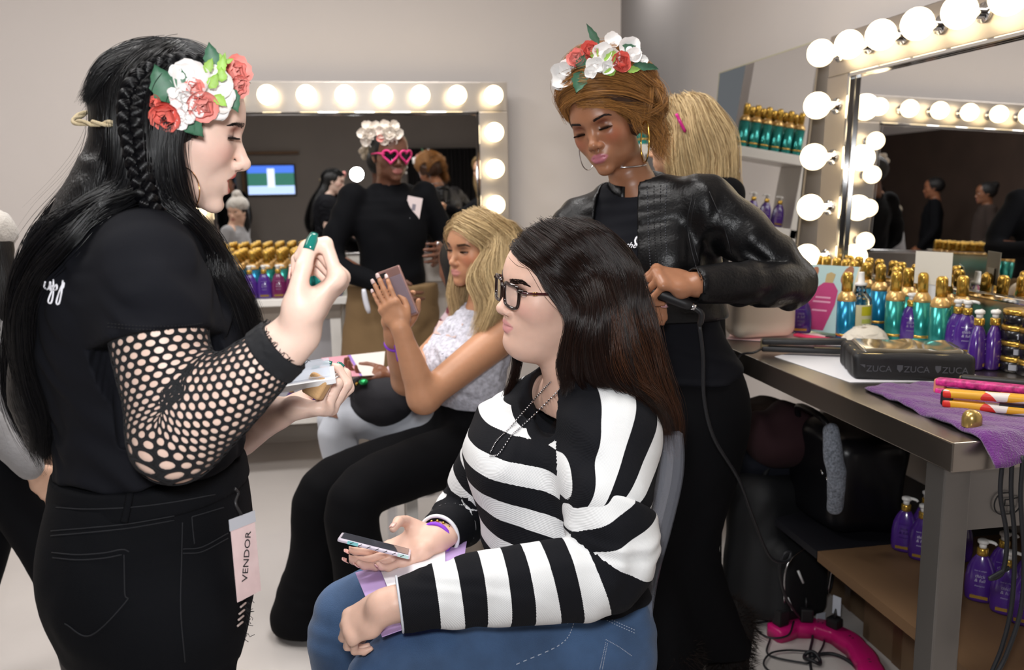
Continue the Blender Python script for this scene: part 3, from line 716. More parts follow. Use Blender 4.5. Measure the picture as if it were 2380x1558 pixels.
# ------------------------------------------------------------------ people: heads, hands, bodies
def rotm(yaw, pitch, roll):
    """columns = head axes (x to the person's left, y face direction, z up) in world; yaw 0 faces +Y"""
    cy, sy = math.cos(yaw), math.sin(yaw); cp, sp = math.cos(pitch), math.sin(pitch); cr, sr = math.cos(roll), math.sin(roll)
    Rz = np.array([[cy, -sy, 0], [sy, cy, 0], [0, 0, 1]]); Rx = np.array([[1, 0, 0], [0, cp, -sp], [0, sp, cp]]); Ry = np.array([[cr, 0, sr], [0, 1, 0], [-sr, 0, cr]])
    M = Rz@Rx@Ry
    return M
class Head:
    def __init__(s, pos, R, scale=1.0, **k):
        s.pos = np.asarray(pos, float); s.R = R; s.sc = scale
        s.p = dict(jaw=1.0, nose=1.0, tip=0., lips=1.0, open=0., lid=.006, look=0., cheek=1.0, chin=1.0, width=1.0, ears=True, noselen=0., gape=0., corner=0.)
        s.p.update(k)
    def W(s, q): return s.pos+np.asarray(q, float)*s.sc@s.R.T        # local -> world
    def L(s, P): return ((P-s.pos.astype(np.float32))@s.R.astype(np.float32))/np.float32(s.sc)
    def field(s, P):
        q = s.L(P).copy(); p = s.p
        q[:, 0] /= p['width']; ax = np.abs(q[:, 0]); m = np.stack([ax, q[:, 1], q[:, 2]], 1)
        f32 = lambda *a: np.array(a, np.float32)
        d = ell(q, (0, -.008, .020), (.0725, .096, .084))
        d = smin(d, ell(q, (0, .030, .029), (.060, .060, .055)), .03)
        d = smin(d, ell(q, (0, .034, -.030), (.0575, .050, .062)), .03)
        g = p['gape']                                      # jaw drop
        d = smin(d, ell(q, (0, .034-.004*g, -.076-.008*g), (.046*p['jaw'], .049, .033)), .03)
        d = smin(d, ell(m, (.037*p['jaw'], .014, -.062), (.014, .026, .026)), .03)
        d = smin(d, ell(q, (0, .0780-.006*g, -.100-.010*g), (.019, .0145*p['chin'], .0135)), .022)
        d = smin(d, ell(m, (.037, .050, -.026), (.024*p['cheek'], .027*p['cheek'], .025)), .025)
        d = smin(d, capsule(m, (.006, .0795, .017), (.036, .071, .021), .0088, .0085), .018)
        d = smin(d, ell(q, (0, .070, -.064), (.029, .0235, .022)), .02)
        # eye sockets and lids
        d = smax(d, -ell(m, (.033, .0985, .000), (.0195, .0185, .0115)), .014)
        lid = ell(m, (.0315, .0685, .000), (.0150, .0140, .0136))
        d = smin(d, lid, .004)
        # nose
        n = p['nose']; tz = -.037-p['noselen']; ty = .104+p['tip']
        d = smin(d, limb(q, [(0, .0775, .012), (0, .084, -.004), (0, .094+p['tip']*.5, -.021), (0, ty-.003, tz+.004)], [.0085*n, .0070*n, .0078*n, .0085*n], n=7), .010)
        d = smin(d, ell(q, (0, ty-.001, tz), (.0098*n, .0095, .0088)), .006)
        d = smin(d, ell(m, (.0108*n, .0930+p['tip']*.4, tz-.0045), (.0064*n, .0092, .0064)), .006)
        d = smin(d, capsule(q, (0, .092, tz-.010), (0, ty-.004, tz-.005), .0052, .005), .006)
        d = smax(d, -ell(m, (.0062*n, .0985+p['tip']*.6, tz-.0115), (.0028, .0050, .0036)), .003)
        # lips
        o = p['open']; l = p['lips']; zc = -.0672; cz = p['corner']
        up = limb(m, [(0, .0918, zc+.0033+o*.25), (.007, .0922, zc+.0046+o*.25), (.015, .0882, zc+.0027+o*.1), (.0245, .0810, zc+cz)], [.0038*l, .0043*l, .0034*l, .0017], n=9)
        lo = limb(m, [(0, .0910-.004*g, zc-.0060-o), (.009, .0900-.004*g, zc-.0056-o), (.017, .0858-.002*g, zc-.0034-o*.6), (.0235, .0812, zc-.0005+cz)], [.0060*l, .0056*l, .0042*l, .0017], n=9)
        d = smin(d, smin(up, lo, .0008), .005)
        slit = limb(m, [(0, .0985, zc-.0006-o*.4), (.010, .0960, zc+.0002-o*.35), (.0245, .0835, zc+cz)], [.0007+o*.48, .0007+o*.42, .0006], n=7)
        d = smax(d, -slit, .002)
        if o > .003: d = smax(d, -ell(q, (0, .086, zc-o*.4), (.017, .016, o*.62)), .004)
        d = smax(d, -ell(q, (0, .0975-.004*g, zc-.0185-o*.9-.002*g), (.013, .0065, .0038)), .008)
        # ears
        if p['ears']:
            e = ell(m, (.0735, -.006, -.006), (.006, .0165, .029), np.array([[1, 0, 0], [0, .97, -.24], [0, .24, .97]]))
            e = smax(e, -ell(m, (.080, -.004, -.003), (.006, .010, .018)), .005)
            e = smin(e, ell(m, (.0715, .004, -.033), (.005, .008, .009)), .006)
            d = smin(d, e, .006)
        # eye opening
        op = p['lid']; ez = -.0015-p['look']
        d = smax(d, -ell(m, (.0338, .083, ez), (.0166, .0185, max(op, .0006))), .0012)
        return d*np.float32(s.sc)
    def paint(s, V, skin, lip, blush=None, shadow=None, liner=None, brow=None, shine=None):
        """skin, lip and makeup colour, nostril shade by place on the head (linear rgb)"""
        q = s.L(V.astype(np.float32)); p = s.p; x = np.abs(q[:, 0])/p['width']; y, z = q[:, 1], q[:, 2]
        c = np.tile(np.array(lin(skin)), (len(V), 1))
        def mixin(mask, col, a=1.0):
            nonlocal c
            k = np.clip(mask, 0, 1)[:, None]*a; c = c*(1-k)+np.array(lin(col))*k
        f = y > .03
        sm = lambda v, w: 1/(1+np.exp(np.clip(-v/w, -40, 40)))
        if blush: mixin(np.exp(-((x-.046)/.022)**2-((z+.028)/.018)**2)*f, blush, .55)
        if shadow: mixin(np.exp(-((x-.033)/.017)**2-((z-.0085)/.0075)**2)*(y > .055), shadow, .9)
        if liner: mixin(np.exp(-((x-.034)/.015)**4-((z-(p['lid']-p['look']-.0003)-.05*(x-.033))/(.0020+p.get('lw', 0)))**2)*(y > .06), liner, .85)
        # lips
        l = p['lips']; o = p['open']; zc = -.0672
        t = np.clip(x/.0245, 0, 1); hi = zc+(.0098*l+o*.25)*(1-t**2.2)-.0012*np.exp(-(x/.003)**2); lw = zc-(.0130*l+o*1.0)*(1-t**2.4)
        mk = sm(hi-z, .0007)*sm(z-lw, .0008)*(x < .0245)*(y > .070); mixin(mk, lip, .95)
        if o > .003: mixin(np.exp(-((x)/.014)**4-((z-zc+o*.4)/(o*.5))**4)*(y < .090)*(y > .05), '3a1512', .8)
        mixin(np.exp(-((x-.0062)/.003)**2-((z+.0485+p['noselen'])/.003)**2)*(y > .09), '4a2a22', .5)  # nostrils darkened, shade of the holes put into the skin colour
        return c
    def eyes(s, parent, iris='3a2a1c', gaze=(0, 0)):
        for sx in (-1, 1):
            c = np.array([sx*.0315*s.p['width'], .0685, 0.]); V, F = sphere_vf((0, 0, 0), .0124, 20, 16); V = np.array(V)[:, [0, 2, 1]]
            V = V*np.array([1, 1, 1]); g = math.radians(gaze[0]); h = math.radians(gaze[1])
            Rg = np.array([[math.cos(g), -math.sin(g), 0], [math.sin(g), math.cos(g), 0], [0, 0, 1]])@np.array([[1, 0, 0], [0, math.cos(h), -math.sin(h)], [0, math.sin(h), math.cos(h)]])
            r = V[:, 1]/.0124; cols = np.where((r > .975)[:, None], np.array([.004]*3), np.where((r > .86)[:, None], np.array(lin(iris)), np.array(lin('e6dfdc'))))
            W = s.W(c+V@Rg.T); o = mesh_obj('eyeball', W, [f[::-1] for f in F], mat('eye_gloss', 'ffffff', .08, attr='Col', coat=.6), parent); vcol(o, cols)
    def lashes(s, parent, m, n=70, L=.009, r=.00022, droop=.0, up=True):
        S = []
        rr = np.random.RandomState(3)
        for sx in (-1, 1):
            for i in range(n):
                t = rr.rand(); ang = (t-.5)*2*1.15
                zt = (s.p['lid']*np.cos(ang*.85) - .0015 - s.p['look']); x = .0325+.0142*np.sin(ang)
                y0 = .0685+math.sqrt(max(.0146**2-(x-.0315)**2-(zt)**2, 1e-6)) if abs(x-.0315) < .0146 else .072
                b = np.array([x, y0, zt]); out = unit(np.array([.55*np.sin(ang)+.2, 1.0, (.25 if up else -.2)-droop]))
                pts = [b+out*L*k*(.8+.4*(t)) + np.array([0, 0, (.35-droop)*L*k*k]) for k in np.linspace(0, 1, 5)]
                pts = np.array(pts)+rr.normal(size=3)*.0004; pts[:, 0] *= sx*s.p['width']; S.append(s.W(pts))
        return strands('eyelashes', np.array(S), r, m, parent)
    def brows(s, parent, m, n=320, thick=.0042, arch=.004, f=None, r=.0003):
        rr = np.random.RandomState(5); t = rr.rand(2*n); sx = np.where(np.arange(2*n) < n, -1, 1)
        v = (rr.rand(2*n)-.5)*thick*(1.15-t**2*.95)
        x = .0125+t*.038; z = .0188+arch*np.sin(np.minimum(t*1.35, 1.6)*1.5)-.0022*t-.006*np.maximum(t-.68, 0)/.32+v
        y = lambda x_: .086-.45*np.maximum(x_-.02, 0)
        f = f or s.field
        B = s.pos+np.stack([sx*x*s.p['width'], y(x), z], 1)*s.sc@s.R.T; B = project(f, B, .0003, 6)
        E = s.pos+np.stack([sx*(x+.0045)*s.p['width'], y(x+.0045), z+.0016*(1-1.6*t)], 1)*s.sc@s.R.T; E = project(f, E, .0012, 6)
        return strands('eyebrows', np.stack([B, (B+E)/2, E], 1), r, m, parent)
def hand_field(P, wrist, fwd, palm_n, side, sc=1.0, curl=None, spread=None, thumb=None, fl=None, thenar=None):
    """wrist position, fwd = towards fingers, palm_n = out of the palm, side = towards the thumb; curl: 4x3 joint angles (deg)"""
    fwd = unit(fwd); palm_n = np.asarray(palm_n, float); palm_n = unit(palm_n-fwd*(palm_n@fwd)); sd = np.cross(fwd, palm_n)
    if sd@np.asarray(side, float) < 0: sd = -sd
    wrist = np.asarray(wrist, float); X = lambda a, b, c: wrist+(fwd*a+sd*b+palm_n*c)*sc
    r = np.array([.0085, .009, .0085, .0072])*sc
    base = [(.086, .028, 0), (.090, .009, -.002), (.085, -.010, -.001), (.076, -.027, .002)]
    LEN = [(.042, .025, .019), (.046, .029, .020), (.043, .027, .020), (.034, .020, .018)]
    curl = curl or [(20, 30, 20)]*4; spread = spread or (8, 2, -4, -11)
    joints = []
    # palm slab
    d = capsule(P, X(.0, .012, 0), X(.0, -.012, 0), .0215*sc, .0215*sc)
    pal = limb(P, [X(-.01, 0, 0), X(.02, 0, .001), (X(.055, .002, .001)), X(.082, .001, -.001)], np.array([.026, .033, .041, .041])*sc, np.array([.019, .0165, .0145, .0115])*sc, side=sd)
    d = smin(limb(P, [X(-.03, 0, 0), X(.0, 0, 0)], np.array([.0255, .026])*sc, np.array([.019, .019])*sc, side=sd), pal, .012*sc)
    d = smin(d, ell(P, X(.030, .026, .012), np.array([.017*(thenar or 1)]*3)*sc), .02*sc)          # thumb mount
    d = smin(d, ell(P, X(.035, -.024, .008), np.array([.016]*3)*sc), .02*sc)
    for i in range(4):
        b = X(*base[i]); d = smin(d, ell(P, b-palm_n*.002*sc, np.array([.0098]*3)*sc), .012*sc)
        a = 0; sp = math.radians(spread[i]); dirs = unit(fwd*math.cos(sp)+sd*math.sin(sp)); p = b; pts = [p]
        for j in range(3):
            a += math.radians(curl[i][j]); v = dirs*math.cos(a)+palm_n*math.sin(a); L = LEN[i][j]*sc*(fl[i] if fl else 1)
            p = p+v*L; pts.append(p)
        fd = capsule(P, pts[0], pts[1], r[i]*1.06, r[i]*.98)
        fd = smin(fd, capsule(P, pts[1], pts[2], r[i]*.98, r[i]*.88), .004*sc)
        fd = smin(fd, capsule(P, pts[2], pts[3]-unit(pts[3]-pts[2])*r[i]*.5, r[i]*.88, r[i]*.74), .004*sc)
        joints.append((pts, v, r[i]))
        d2 = smin(d, fd, .006*sc)
        d = np.where(fd < d, np.minimum(d2, d), d2) if i == 0 else smin(d, fd, .0035*sc)
    th = thumb or ((.018, .030, .006), (.045, .050, .016), (.072, .056, .022), (.094, .054, .024))
    T = [X(*t) for t in th]
    td = limb(P, T[:3], np.array([.015, .0118, .0102])*sc, n=5); td = smin(td, capsule(P, T[2], T[3], .0100*sc, .0078*sc), .004*sc)
    d = smin(d, td, .010*sc); joints.append((T, unit(np.array(T[3])-np.array(T[2])), .009*sc))
    return d, joints
def hand_joints(*a, **k): return hand_field(np.zeros((1, 3), np.float32)+50, *a, **k)[1]
def nails(joints, parent, m, palm_n, which=range(5), L=1.0, up=None):
    """a small domed plate on the back of each fingertip"""
    for i in which:
        pts, v, r = joints[i]; tip = np.asarray(pts[3]); v = unit(tip-np.asarray(pts[2])); k = np.asarray(pts[2])-np.asarray(pts[1])
        n = up[i] if up and i in up else -(palm_n-v*(palm_n@v))
        if not (up and i in up):
            bend = np.cross(unit(k), v)
            nb = np.cross(v, bend)*-1
            if np.linalg.norm(bend) > .05: n = np.cross(v, unit(bend))*1.0; n = n if n@(unit(k)-v) > 0 else -n; n = n
        n = unit(n-v*(n@v)); s = np.cross(v, n); V = []; F = []
        for a in range(6):
            for b in range(5):
                u = a/5*1.0; w_ = (b/4-.5)*2; wd = r*.78*(1-.35*max(u-.6, 0)/.4*abs(w_)**.5)
                V.append(tip+v*(r*(-1.0+2.0*u*L))+s*(w_*wd)+n*(r*1.0-(w_**2)*r*.30-u*u*r*.10))
        for a in range(5):
            for b in range(4): F.append((a*5+b, a*5+b+1, a*5+b+6, a*5+b+5))
        o = mesh_obj('fingernail', V, F, m, parent); sm_ = o.modifiers.new('s', 'SOLIDIFY'); sm_.thickness = .0006*2
def join_meshes(name, parts, m, parent=None, cols=None):
    V = []; F = []; o = 0
    for v, f in parts: V.append(v); F.append(np.asarray(f)+o); o += len(v)
    return mesh_obj(name, np.vstack(V), np.vstack(F), m, parent)
def skin_mat(name, rough=.42, sss=.12, spec=.5): return mat(name, 'ffffff', rough, attr='Col', sss=sss, bump=.06, bscale=900, spec=spec, var=.03, vscale=60)
def flower_crown_flower(kind): pass
# ------------------------------------------------------------------ dressing helpers
def A(pts):
    return np.array([at(*p) for p in pts])
def hit(f, px, py, y0=.7, y1=3.6, n=700, off=0.0):
    """first point of a surface along the line of sight through a photograph pixel"""
    px = np.atleast_1d(px); py = np.atleast_1d(py); out = []
    for a, b in zip(px, py):
        d = np.array([a-CX, CY-b, FPX]) @ AX; Ys = np.linspace(y0, y1, n); P = (CAMP+d*(Ys/d[1])[:, None]).astype(np.float32)
        v = f(P)-off; k = np.argmax(v < 0)
        if v[k] >= 0: k = int(np.argmin(v)); out.append(P[k]); continue
        if k == 0: out.append(P[0]); continue
        t = v[k-1]/(v[k-1]-v[k]); out.append(P[k-1]*(1-t)+P[k]*t)
    return np.array(out)
def seam(f, pix, r, m, parent, name='seam', n=40, off=.0004, flat=1.0, y0=.7, y1=3.6, dash=0):
    P = catmull(np.array(pix, float), n); W = hit(f, P[:, 0], P[:, 1], y0, y1, off=off)
    if dash:
        mb = MB()
        for i in range(0, n-dash, dash*2): mb.tube(W[i:i+dash+1], r, 5)
        return mb.obj(name, m, parent)
    return tube(name, W, r, m, parent, 6, flat=flat)
M_skin1 = skin_mat('skin_fair', .45); M_skin2 = skin_mat('skin_light', .45); M_skin3 = skin_mat('skin_tan', .42); M_skin4 = skin_mat('skin_brown', .36, .06); M_skin5 = skin_mat('skin_deep', .4, .04)
M_petw = mat('white_petal', 'f2f0ee', .5, sss=.0); M_petc = mat('coral_petal', 'e8786c', .5, var=.15, vscale=60); M_petp = mat('pink_petal', 'f0a097', .5, var=.12, vscale=60)
M_leafd = mat('dark_leaf', '3f6b52', .5, var=.15, vscale=80); M_leafl = mat('light_leaf', '9ac25a', .5, var=.15, vscale=60); M_pist = mat('pale_green', 'c8d88a', .5)
def basis(n):
    n = unit(n); a = np.cross(n, [0, 0, 1.]); a = unit(a) if np.linalg.norm(a) > .1 else np.array([1., 0, 0]); return a, np.cross(n, a), n
def petal(V, F, c, u, v, n, L, W, lift, cup, base=0.0):
    o = len(V); nu, nv = 5, 4
    for i in range(nu+1):
        t = i/nu; w_ = W*math.sin(min(math.pi*(.12+.80*t), math.pi))**.7
        for j in range(nv+1):
            s = (j/nv-.5)*2
            V.append(np.asarray(c)+u*(base+L*t*math.cos(lift*t))+v*(w_*s*.5)+n*(L*t*math.sin(lift*t)+cup*s*s*w_*.5+.0))
    for i in range(nu):
        for j in range(nv): a = o+i*(nv+1)+j; F.append((a, a+1, a+nv+2, a+nv+1))
def blossom(c, n, r, m, parent, k=5, seed=0, name='blossom'):
    rr = np.random.RandomState(seed); a, b, n = basis(n); V = []; F = []
    for i in range(k):
        t = 2*math.pi*i/k+rr.rand()*.3; u = a*math.cos(t)+b*math.sin(t); v = np.cross(n, u); petal(V, F, np.asarray(c), u, v, n, r*(.9+.2*rr.rand()), r*1.3*5/k, .45+.35*rr.rand(), .35)
    o_ = len(V); sv, sf = sphere_vf(np.asarray(c)+n*r*.12, r*.30, 8, 6); V += [np.array(q) for q in sv]; F += [tuple(i_+o_ for i_ in q) for q in sf]
    return mesh_obj(name, V, F, m, parent)
def rose(c, n, r, m, parent, seed=0, name='rose'):
    rr = np.random.RandomState(seed); a, b, n = basis(n); V = []; F = []
    for ring, (k, L, W, lift, bs) in enumerate(((6, 1.0, 1.15, .55, .0), (5, .85, 1.0, .95, 0), (4, .7, .85, 1.3, .02), (3, .55, .6, 1.5, .03))):
        for i in range(k):
            t = 2*math.pi*(i+.5*ring)/k+rr.rand()*.3; u = a*math.cos(t)+b*math.sin(t); v = np.cross(n, u)
            petal(V, F, np.asarray(c), u, v, n, r*L*(.9+.2*rr.rand()), r*W, lift+.15*rr.rand(), .45, bs*r*3)
    return mesh_obj(name, V, F, m, parent)
def leaf(c, d, n, L, W, m, parent, name='leaf'):
    d = unit(d); n = unit(np.asarray(n, float)-d*(np.dot(n, d))); s = np.cross(d, n); V = []; F = []; nu = 8
    for i in range(nu+1):
        t = i/nu; w_ = W*.5*math.sin(math.pi*min(t**.75, 1))*(1+.10*(-1)**i*(0 < i < nu))
        for j in (-1, 0, 1): V.append(np.asarray(c)+d*L*t+s*w_*j+n*(.18*W*abs(j)-.25*L*t*t+.0))
    for i in range(nu):
        for j in range(2): a = i*3+j; F.append((a, a+1, a+4, a+3))
    o = mesh_obj(name, V, F, m, parent); return o
def hoop(c, ax1, ax2, r, th, m, parent, name='hoop_earring'):
    t = np.linspace(0, 2*math.pi, 40, endpoint=False); P = np.asarray(c)+r*(np.cos(t)[:, None]*np.asarray(ax1)+np.sin(t)[:, None]*np.asarray(ax2))
    return tube(name, P, th, m, parent, 8, close=True)
M_ggold = mat('gold_metal', 'd9b056', .18, 1); M_silver = mat('silver_metal', 'd8d8dc', .2, 1)
def person(label, V=None):
    pass
def outward(G, f, off=.010, it=3, start=0):
    """lift guide lines that would run inside a body or garment out to its surface"""
    out = []
    for g in G:
        g = np.array(g, float)
        for _ in range(it):
            d = f(g.astype(np.float32)); k = (d < off); k[:start] = False
            if k.any(): g[k] += grad(f, g[k])*(np.minimum(off-d[k], .05))[:, None]
        out.append(g)
    return out
def hairguides(gs, k=14, f=None, off=.010):
    G = [catmull(A(g), k) for g in gs]
    return outward(G, f, off) if f else G
# ------------------------------------------------------------------ woman at the left with flower crown and fishnet sleeves
M_tee = mat('black_jersey', '0d0e14', .85, bump=.12, bscale=900, spec=.2)
M_denimk = mat('black_denim', '08090d', .85, bump=.25, bscale=700, spec=.15, var=.12, vscale=9)
M_thread = mat('black_thread', '0d0e11', .8)
HK = hair_mat('black_hair', '030304', '0b0b0f', .28, .6)
h1 = Head((-.2528, 1.30, 1.5007), rotm(-1.414, -.227, .108), .935, noselen=.004, open=.0135, gape=1.1, lips=.85, lid=.0022, look=.0045, tip=.003, chin=1.05, cheek=1.02)
S1, E1, W1 = at(345, 620, 1.17), at(408, 1022, 1.11), at(690, 776, 1.09)
nb1 = at(330, 520, 1.32)
arm1 = [S1, S1*.5+E1*.5, E1, E1*.62+W1*.38, W1]
def arm_f1(P):
    up = limb(P, [S1, S1*.5+E1*.5, E1], [.060, .058, .047], n=9); fo = limb(P, [E1, E1*.66+W1*.34, W1], [.047, .050, .0285], n=9)
    return smin(up, fo, .035)
hw = dict(wrist=W1, fwd=unit(at(775, 662, 1.10)-W1), palm_n=(-.85, .12, .52), side=(0, -1, .1), sc=1.0,
          curl=[(54, 84, 40), (74, 86, 46), (80, 88, 48), (82, 84, 46)], spread=(4, 1, -3, -7), thumb=((.016, .026, .010), (.044, .040, .026), (.072, .042, .037), (.099, .035, .046)), thenar=1.35)
def skin1(P):
    d = h1.field(P)
    d = smin(d, limb(P, [h1.W((0, -.008, -.055)), h1.W((0, -.024, -.11)), nb1], [.047, .047, .062], n=7), .03)
    return d
def skin1b(P): return smin(arm_f1(P), hand_field(P, **hw)[0], .016)
Va, Fa = surface(skin1, h1.pos-[.16, .15, .24], h1.pos+[.16, .13, .15], .0018)
Vb, Fb = surface(skin1b, np.minimum(np.minimum(S1, E1), W1)-.09, np.maximum(np.maximum(S1, E1), W1)+[.14, .09, .16], .0032)
# far hand holding the palette
S1f, E1f, W1f = at(365, 620, 1.47), at(480, 1010, 1.50), at(640, 962, 1.40)
hwf = dict(wrist=W1f, fwd=(1, -.12, .10), palm_n=(-.05, .25, 1), side=(0, 1, 0), sc=1.0, curl=[(40, 55, 35), (52, 62, 42), (58, 66, 44), (62, 66, 46)], thumb=((.018, .030, .010), (.045, .046, .026), (.070, .044, .040), (.092, .036, .046)))
def skin1c(P): return smin(limb(P, [S1f, E1f, W1f], [.055, .045, .027], n=9), hand_field(P, **hwf)[0], .014)
Vc, Fc = surface(skin1c, np.minimum(np.minimum(S1f, E1f), W1f)-.08, np.maximum(np.maximum(S1f, E1f), W1f)+[.2, .08, .12], .004)
V1 = join_meshes('person', [(Va, Fa), (Vb, Fb), (Vc, Fc)], M_skin1)
cols = h1.paint(V1 := V1 if False else np.vstack([Va, Vb, Vc]), 'e3c3b3', 'c8524e', 'd99a8e', '9a4a36', '2b2440') if False else h1.paint(np.vstack([Va, Vb, Vc]), 'e3c3b3', 'c8524e', 'd99a8e', '9a4a36', '2b2440')
P1 = bpy.data.objects['person']; vcol(P1, cols)
tag(P1, 'woman in profile with long black hair, flower crown, black tee and fishnet sleeve', 'person')
h1.eyes(P1); h1.lashes(P1, HK, 110, .011, .0004, .25); h1.brows(P1, HK, 260, .0050, .003)
j1 = hand_joints(**hw); M_nail = mat('teal_polish', '176e63', .12, coat=.6)
nails(j1, P1, M_nail, unit(np.array([-.85, .12, .52])), which=(4,), L=1.25, up={4: np.array([-.15, -1, .2])})
M_nailp = mat('bare_nail', 'e8b8ae', .25, coat=.3)
nails(j1, P1, M_nailp, unit(np.array([-.85, .12, .52])), which=(1, 2), L=.8)
jf = hand_joints(**hwf); nails(jf, P1, M_nail, np.array([0, .25, 1.]), which=(0, 1, 2, 3, 4), L=.75, up={k: np.array([.35, -.8, .3]) for k in range(5)})
tp = np.array([[-.005, 0, 0]])
teeth = mesh_obj('teeth', *(lambda V, F: ([h1.W((x*.016, .082-.5*abs(x)**2*.008, -.0655+z*.004)) for x, z in V], F))([(x, z) for x in np.linspace(-1, 1, 9) for z in (-1, .6)], [(i*2, i*2+1, i*2+3, i*2+2) for i in range(8)]), mat('teeth', 'eee6dc', .2), P1)
# T-shirt
T1 = A([(312, 520, 1.315), (318, 640, 1.315), (325, 780, 1.315), (345, 930, 1.315), (358, 1060, 1.315), (358, 1150, 1.315)])
side1 = np.array([.08, 1, 0])
def torso1(P): return limb(P, T1, [.105, .168, .165, .148, .150, .158], [.080, .120, .130, .124, .131, .136], side=side1, cap=2.5)
hem_d = unit(E1-S1); hem_c = at(362, 786, 1.145)
def tee1(P):
    P = P.astype(np.float32); d = torso1(P)
    d = smin(d, ell(P, at(455, 760, 1.30), (.07, .13, .075)), .06)
    for a, b, r in ((S1, S1*.52+E1*.48, .068), (S1f, S1f*.55+E1f*.45, .064)):
        d = smin(d, limb(P, [nb1*.35+a*.65+np.array([0, 0, -.01]), a, b], [.062, r, r*1.02], cap=3), .05)
    low = np.clip((1.20-P[:, 2])/.22, 0, 1); d = d+folds(P, (.22, .1, 1), .0075, 120, 1.5, 3, .10)*low+folds(P, (.5, .2, 1), .0036, 70, 2, 8)*(1-low*.5)
    ax = (P-hem_c.astype(np.float32))@hem_d.astype(np.float32); nr = limb(P, [S1, E1], [.085, .085])
    d = np.where((nr < .005) & (P[:, 1] < 1.24), np.maximum(d, ax-.0), d)
    neck = limb(P, [h1.W((0, -.01, -.07)), nb1+np.array([0, 0, .01])], [.060, .066]); d = smax(d, -neck, .006)
    zc = np.float32(at(330, 1128, 1.2)[2]); return smax(d, zc-P[:, 2]+.004*np.sin(P[:, 0]*60), .012)
tlo = np.array([T1[:, 0].min()-.22, 1.0, T1[-1, 2]-.03]); thi = np.array([T1[:, 0].max()+.24, 1.62, nb1[2]+.08])
sdf_obj('tee_shirt', tee1, tlo, thi, .0045, M_tee, P1)
sh_ = P1.children[-1]
# stitched sleeve hem
for dy in (0, 8): seam(tee1, [(250, 752+dy), (310, 757+dy), (370, 759+dy), (430, 757+dy), (470, 752+dy)], .0006, M_thread, P1, 'hem_stitch', 60, dash=1)
# white script on the back of the tee
M_scr = mat('white_script', 'e8e8ee', .5)
for st in ([(105, 655), (103, 668), (112, 672), (117, 655), (117, 675), (122, 664)], [(124, 650), (124, 680), (119, 704), (112, 700), (121, 676), (131, 662), (132, 672), (124, 676)], [(146, 652), (143, 680), (137, 706), (131, 703), (138, 678), (148, 657), (147, 668), (141, 672)]):
    seam(tee1, st, .0012, M_scr, P1, 'script_letter', 30, off=.001)
# fishnet sleeve: real net of rounded holes
def fishnet(path, f, rows, around, name, m, parent, off=.0016, v0=(.06,), hole=.80):
    C0 = catmull(path, 120); T, N, B = frames(C0); s = np.concatenate([[0], np.cumsum(np.linalg.norm(np.diff(C0, axis=0), axis=1))]); s /= s[-1]
    def pts(uv):
        ug = np.linspace(0, 1, 400); wd = np.cumsum(1+1.3*np.exp(-((ug-.47)/.10)**2)); wd = (wd-wd[0])/(wd[-1]-wd[0]); u = np.interp(np.clip(uv[:, 0], 0, 1), wd, ug); c = np.stack([np.interp(u, s, C0[:, i]) for i in range(3)], 1); n = np.stack([np.interp(u, s, N[:, i]) for i in range(3)], 1); b = np.stack([np.interp(u, s, B[:, i]) for i in range(3)], 1)
        a = uv[:, 1]*2*np.pi; dr = n*np.cos(a)[:, None]+b*np.sin(a)[:, None]; q = c+dr*np.interp(u, np.linspace(0, 1, len(v0)), v0)[:, None]
        for _ in range(5):
            g = grad(f, q); q = q-g*np.clip(f(q.astype(np.float32))-off, -.012, .012)[:, None]
        return q
    UV = []; F = []; o = 0; K = 12
    for i in range(rows):
        for j in range(around):
            cu = (i+.5)/rows; cv = (j+.5*(i % 2))/around; du = .5/rows; dv = .5/around
            hexo = [(cu+du*1.34*math.sin(a)*(1/max(abs(math.sin(a))*1.0, abs(math.cos(a)))*.5+.5*0+.25), 0) for a in ()]
            ring_o = []; ring_i = []
            for k in range(K):
                a = 2*math.pi*k/K; ca, sa = math.cos(a), math.sin(a)
                # hexagon boundary (pointy along the arm) and ellipse hole
                R = 1/max(abs(ca), abs(.5*ca+.866*sa), abs(.5*ca-.866*sa))
                ring_o.append((cu+du*1.155*R*sa, cv+dv*R*ca)); ring_i.append((cu+du*hole*sa, cv+dv*hole*.93*ca))
            UV += ring_o+ring_i
            for k in range(K): F.append((o+k, o+(k+1) % K, o+K+(k+1) % K, o+K+k))
            o += 2*K
    V = pts(np.array(UV)); ob = mesh_obj(name, V, F, m, parent)
    sm_ = ob.modifiers.new('s', 'SOLIDIFY'); sm_.thickness = .0014; sm_.offset = 0; return ob
M_net = mat('fishnet_knit', '121317', .85, bump=.4, bscale=1500)
net_path = [hem_c-hem_d*.012, hem_c*.55+E1*.45, E1*.93+hem_c*.05+W1*.02+np.array([-.0, 0, .004]), E1*.62+W1*.38, E1*.05+W1*.95+np.array([.0, 0, .0])]
cuff0 = at(640, 838, 1.09)
fishnet([hem_c-hem_d*.012, S1*.33+E1*.67, E1+unit((S1-E1)+(W1-E1))*.022, E1*.66+W1*.34, E1*.22+W1*.78], arm_f1, 33, 24, 'fishnet_sleeve', M_net, P1, v0=(.059, .054, .048, .046, .036))
def cuff(P):
    a, b = E1*.235+W1*.765, E1*.105+W1*.895
    d = limb(P, [a*1.3-b*.3, b*1.6-a*.6], [.0425, .0375])+folds(P, (1, 1, 1), .0012, 500, 2, 3); x = (P-b.astype(np.float32))@unit(b-a).astype(np.float32); y = (a.astype(np.float32)-P)@unit(b-a).astype(np.float32); return smax(smax(d, x, .002), y, .002)
c_ = E1*.17+W1*.83; sdf_obj('lace_cuff', cuff, c_-.07, c_+.07, .0028, M_net, P1)
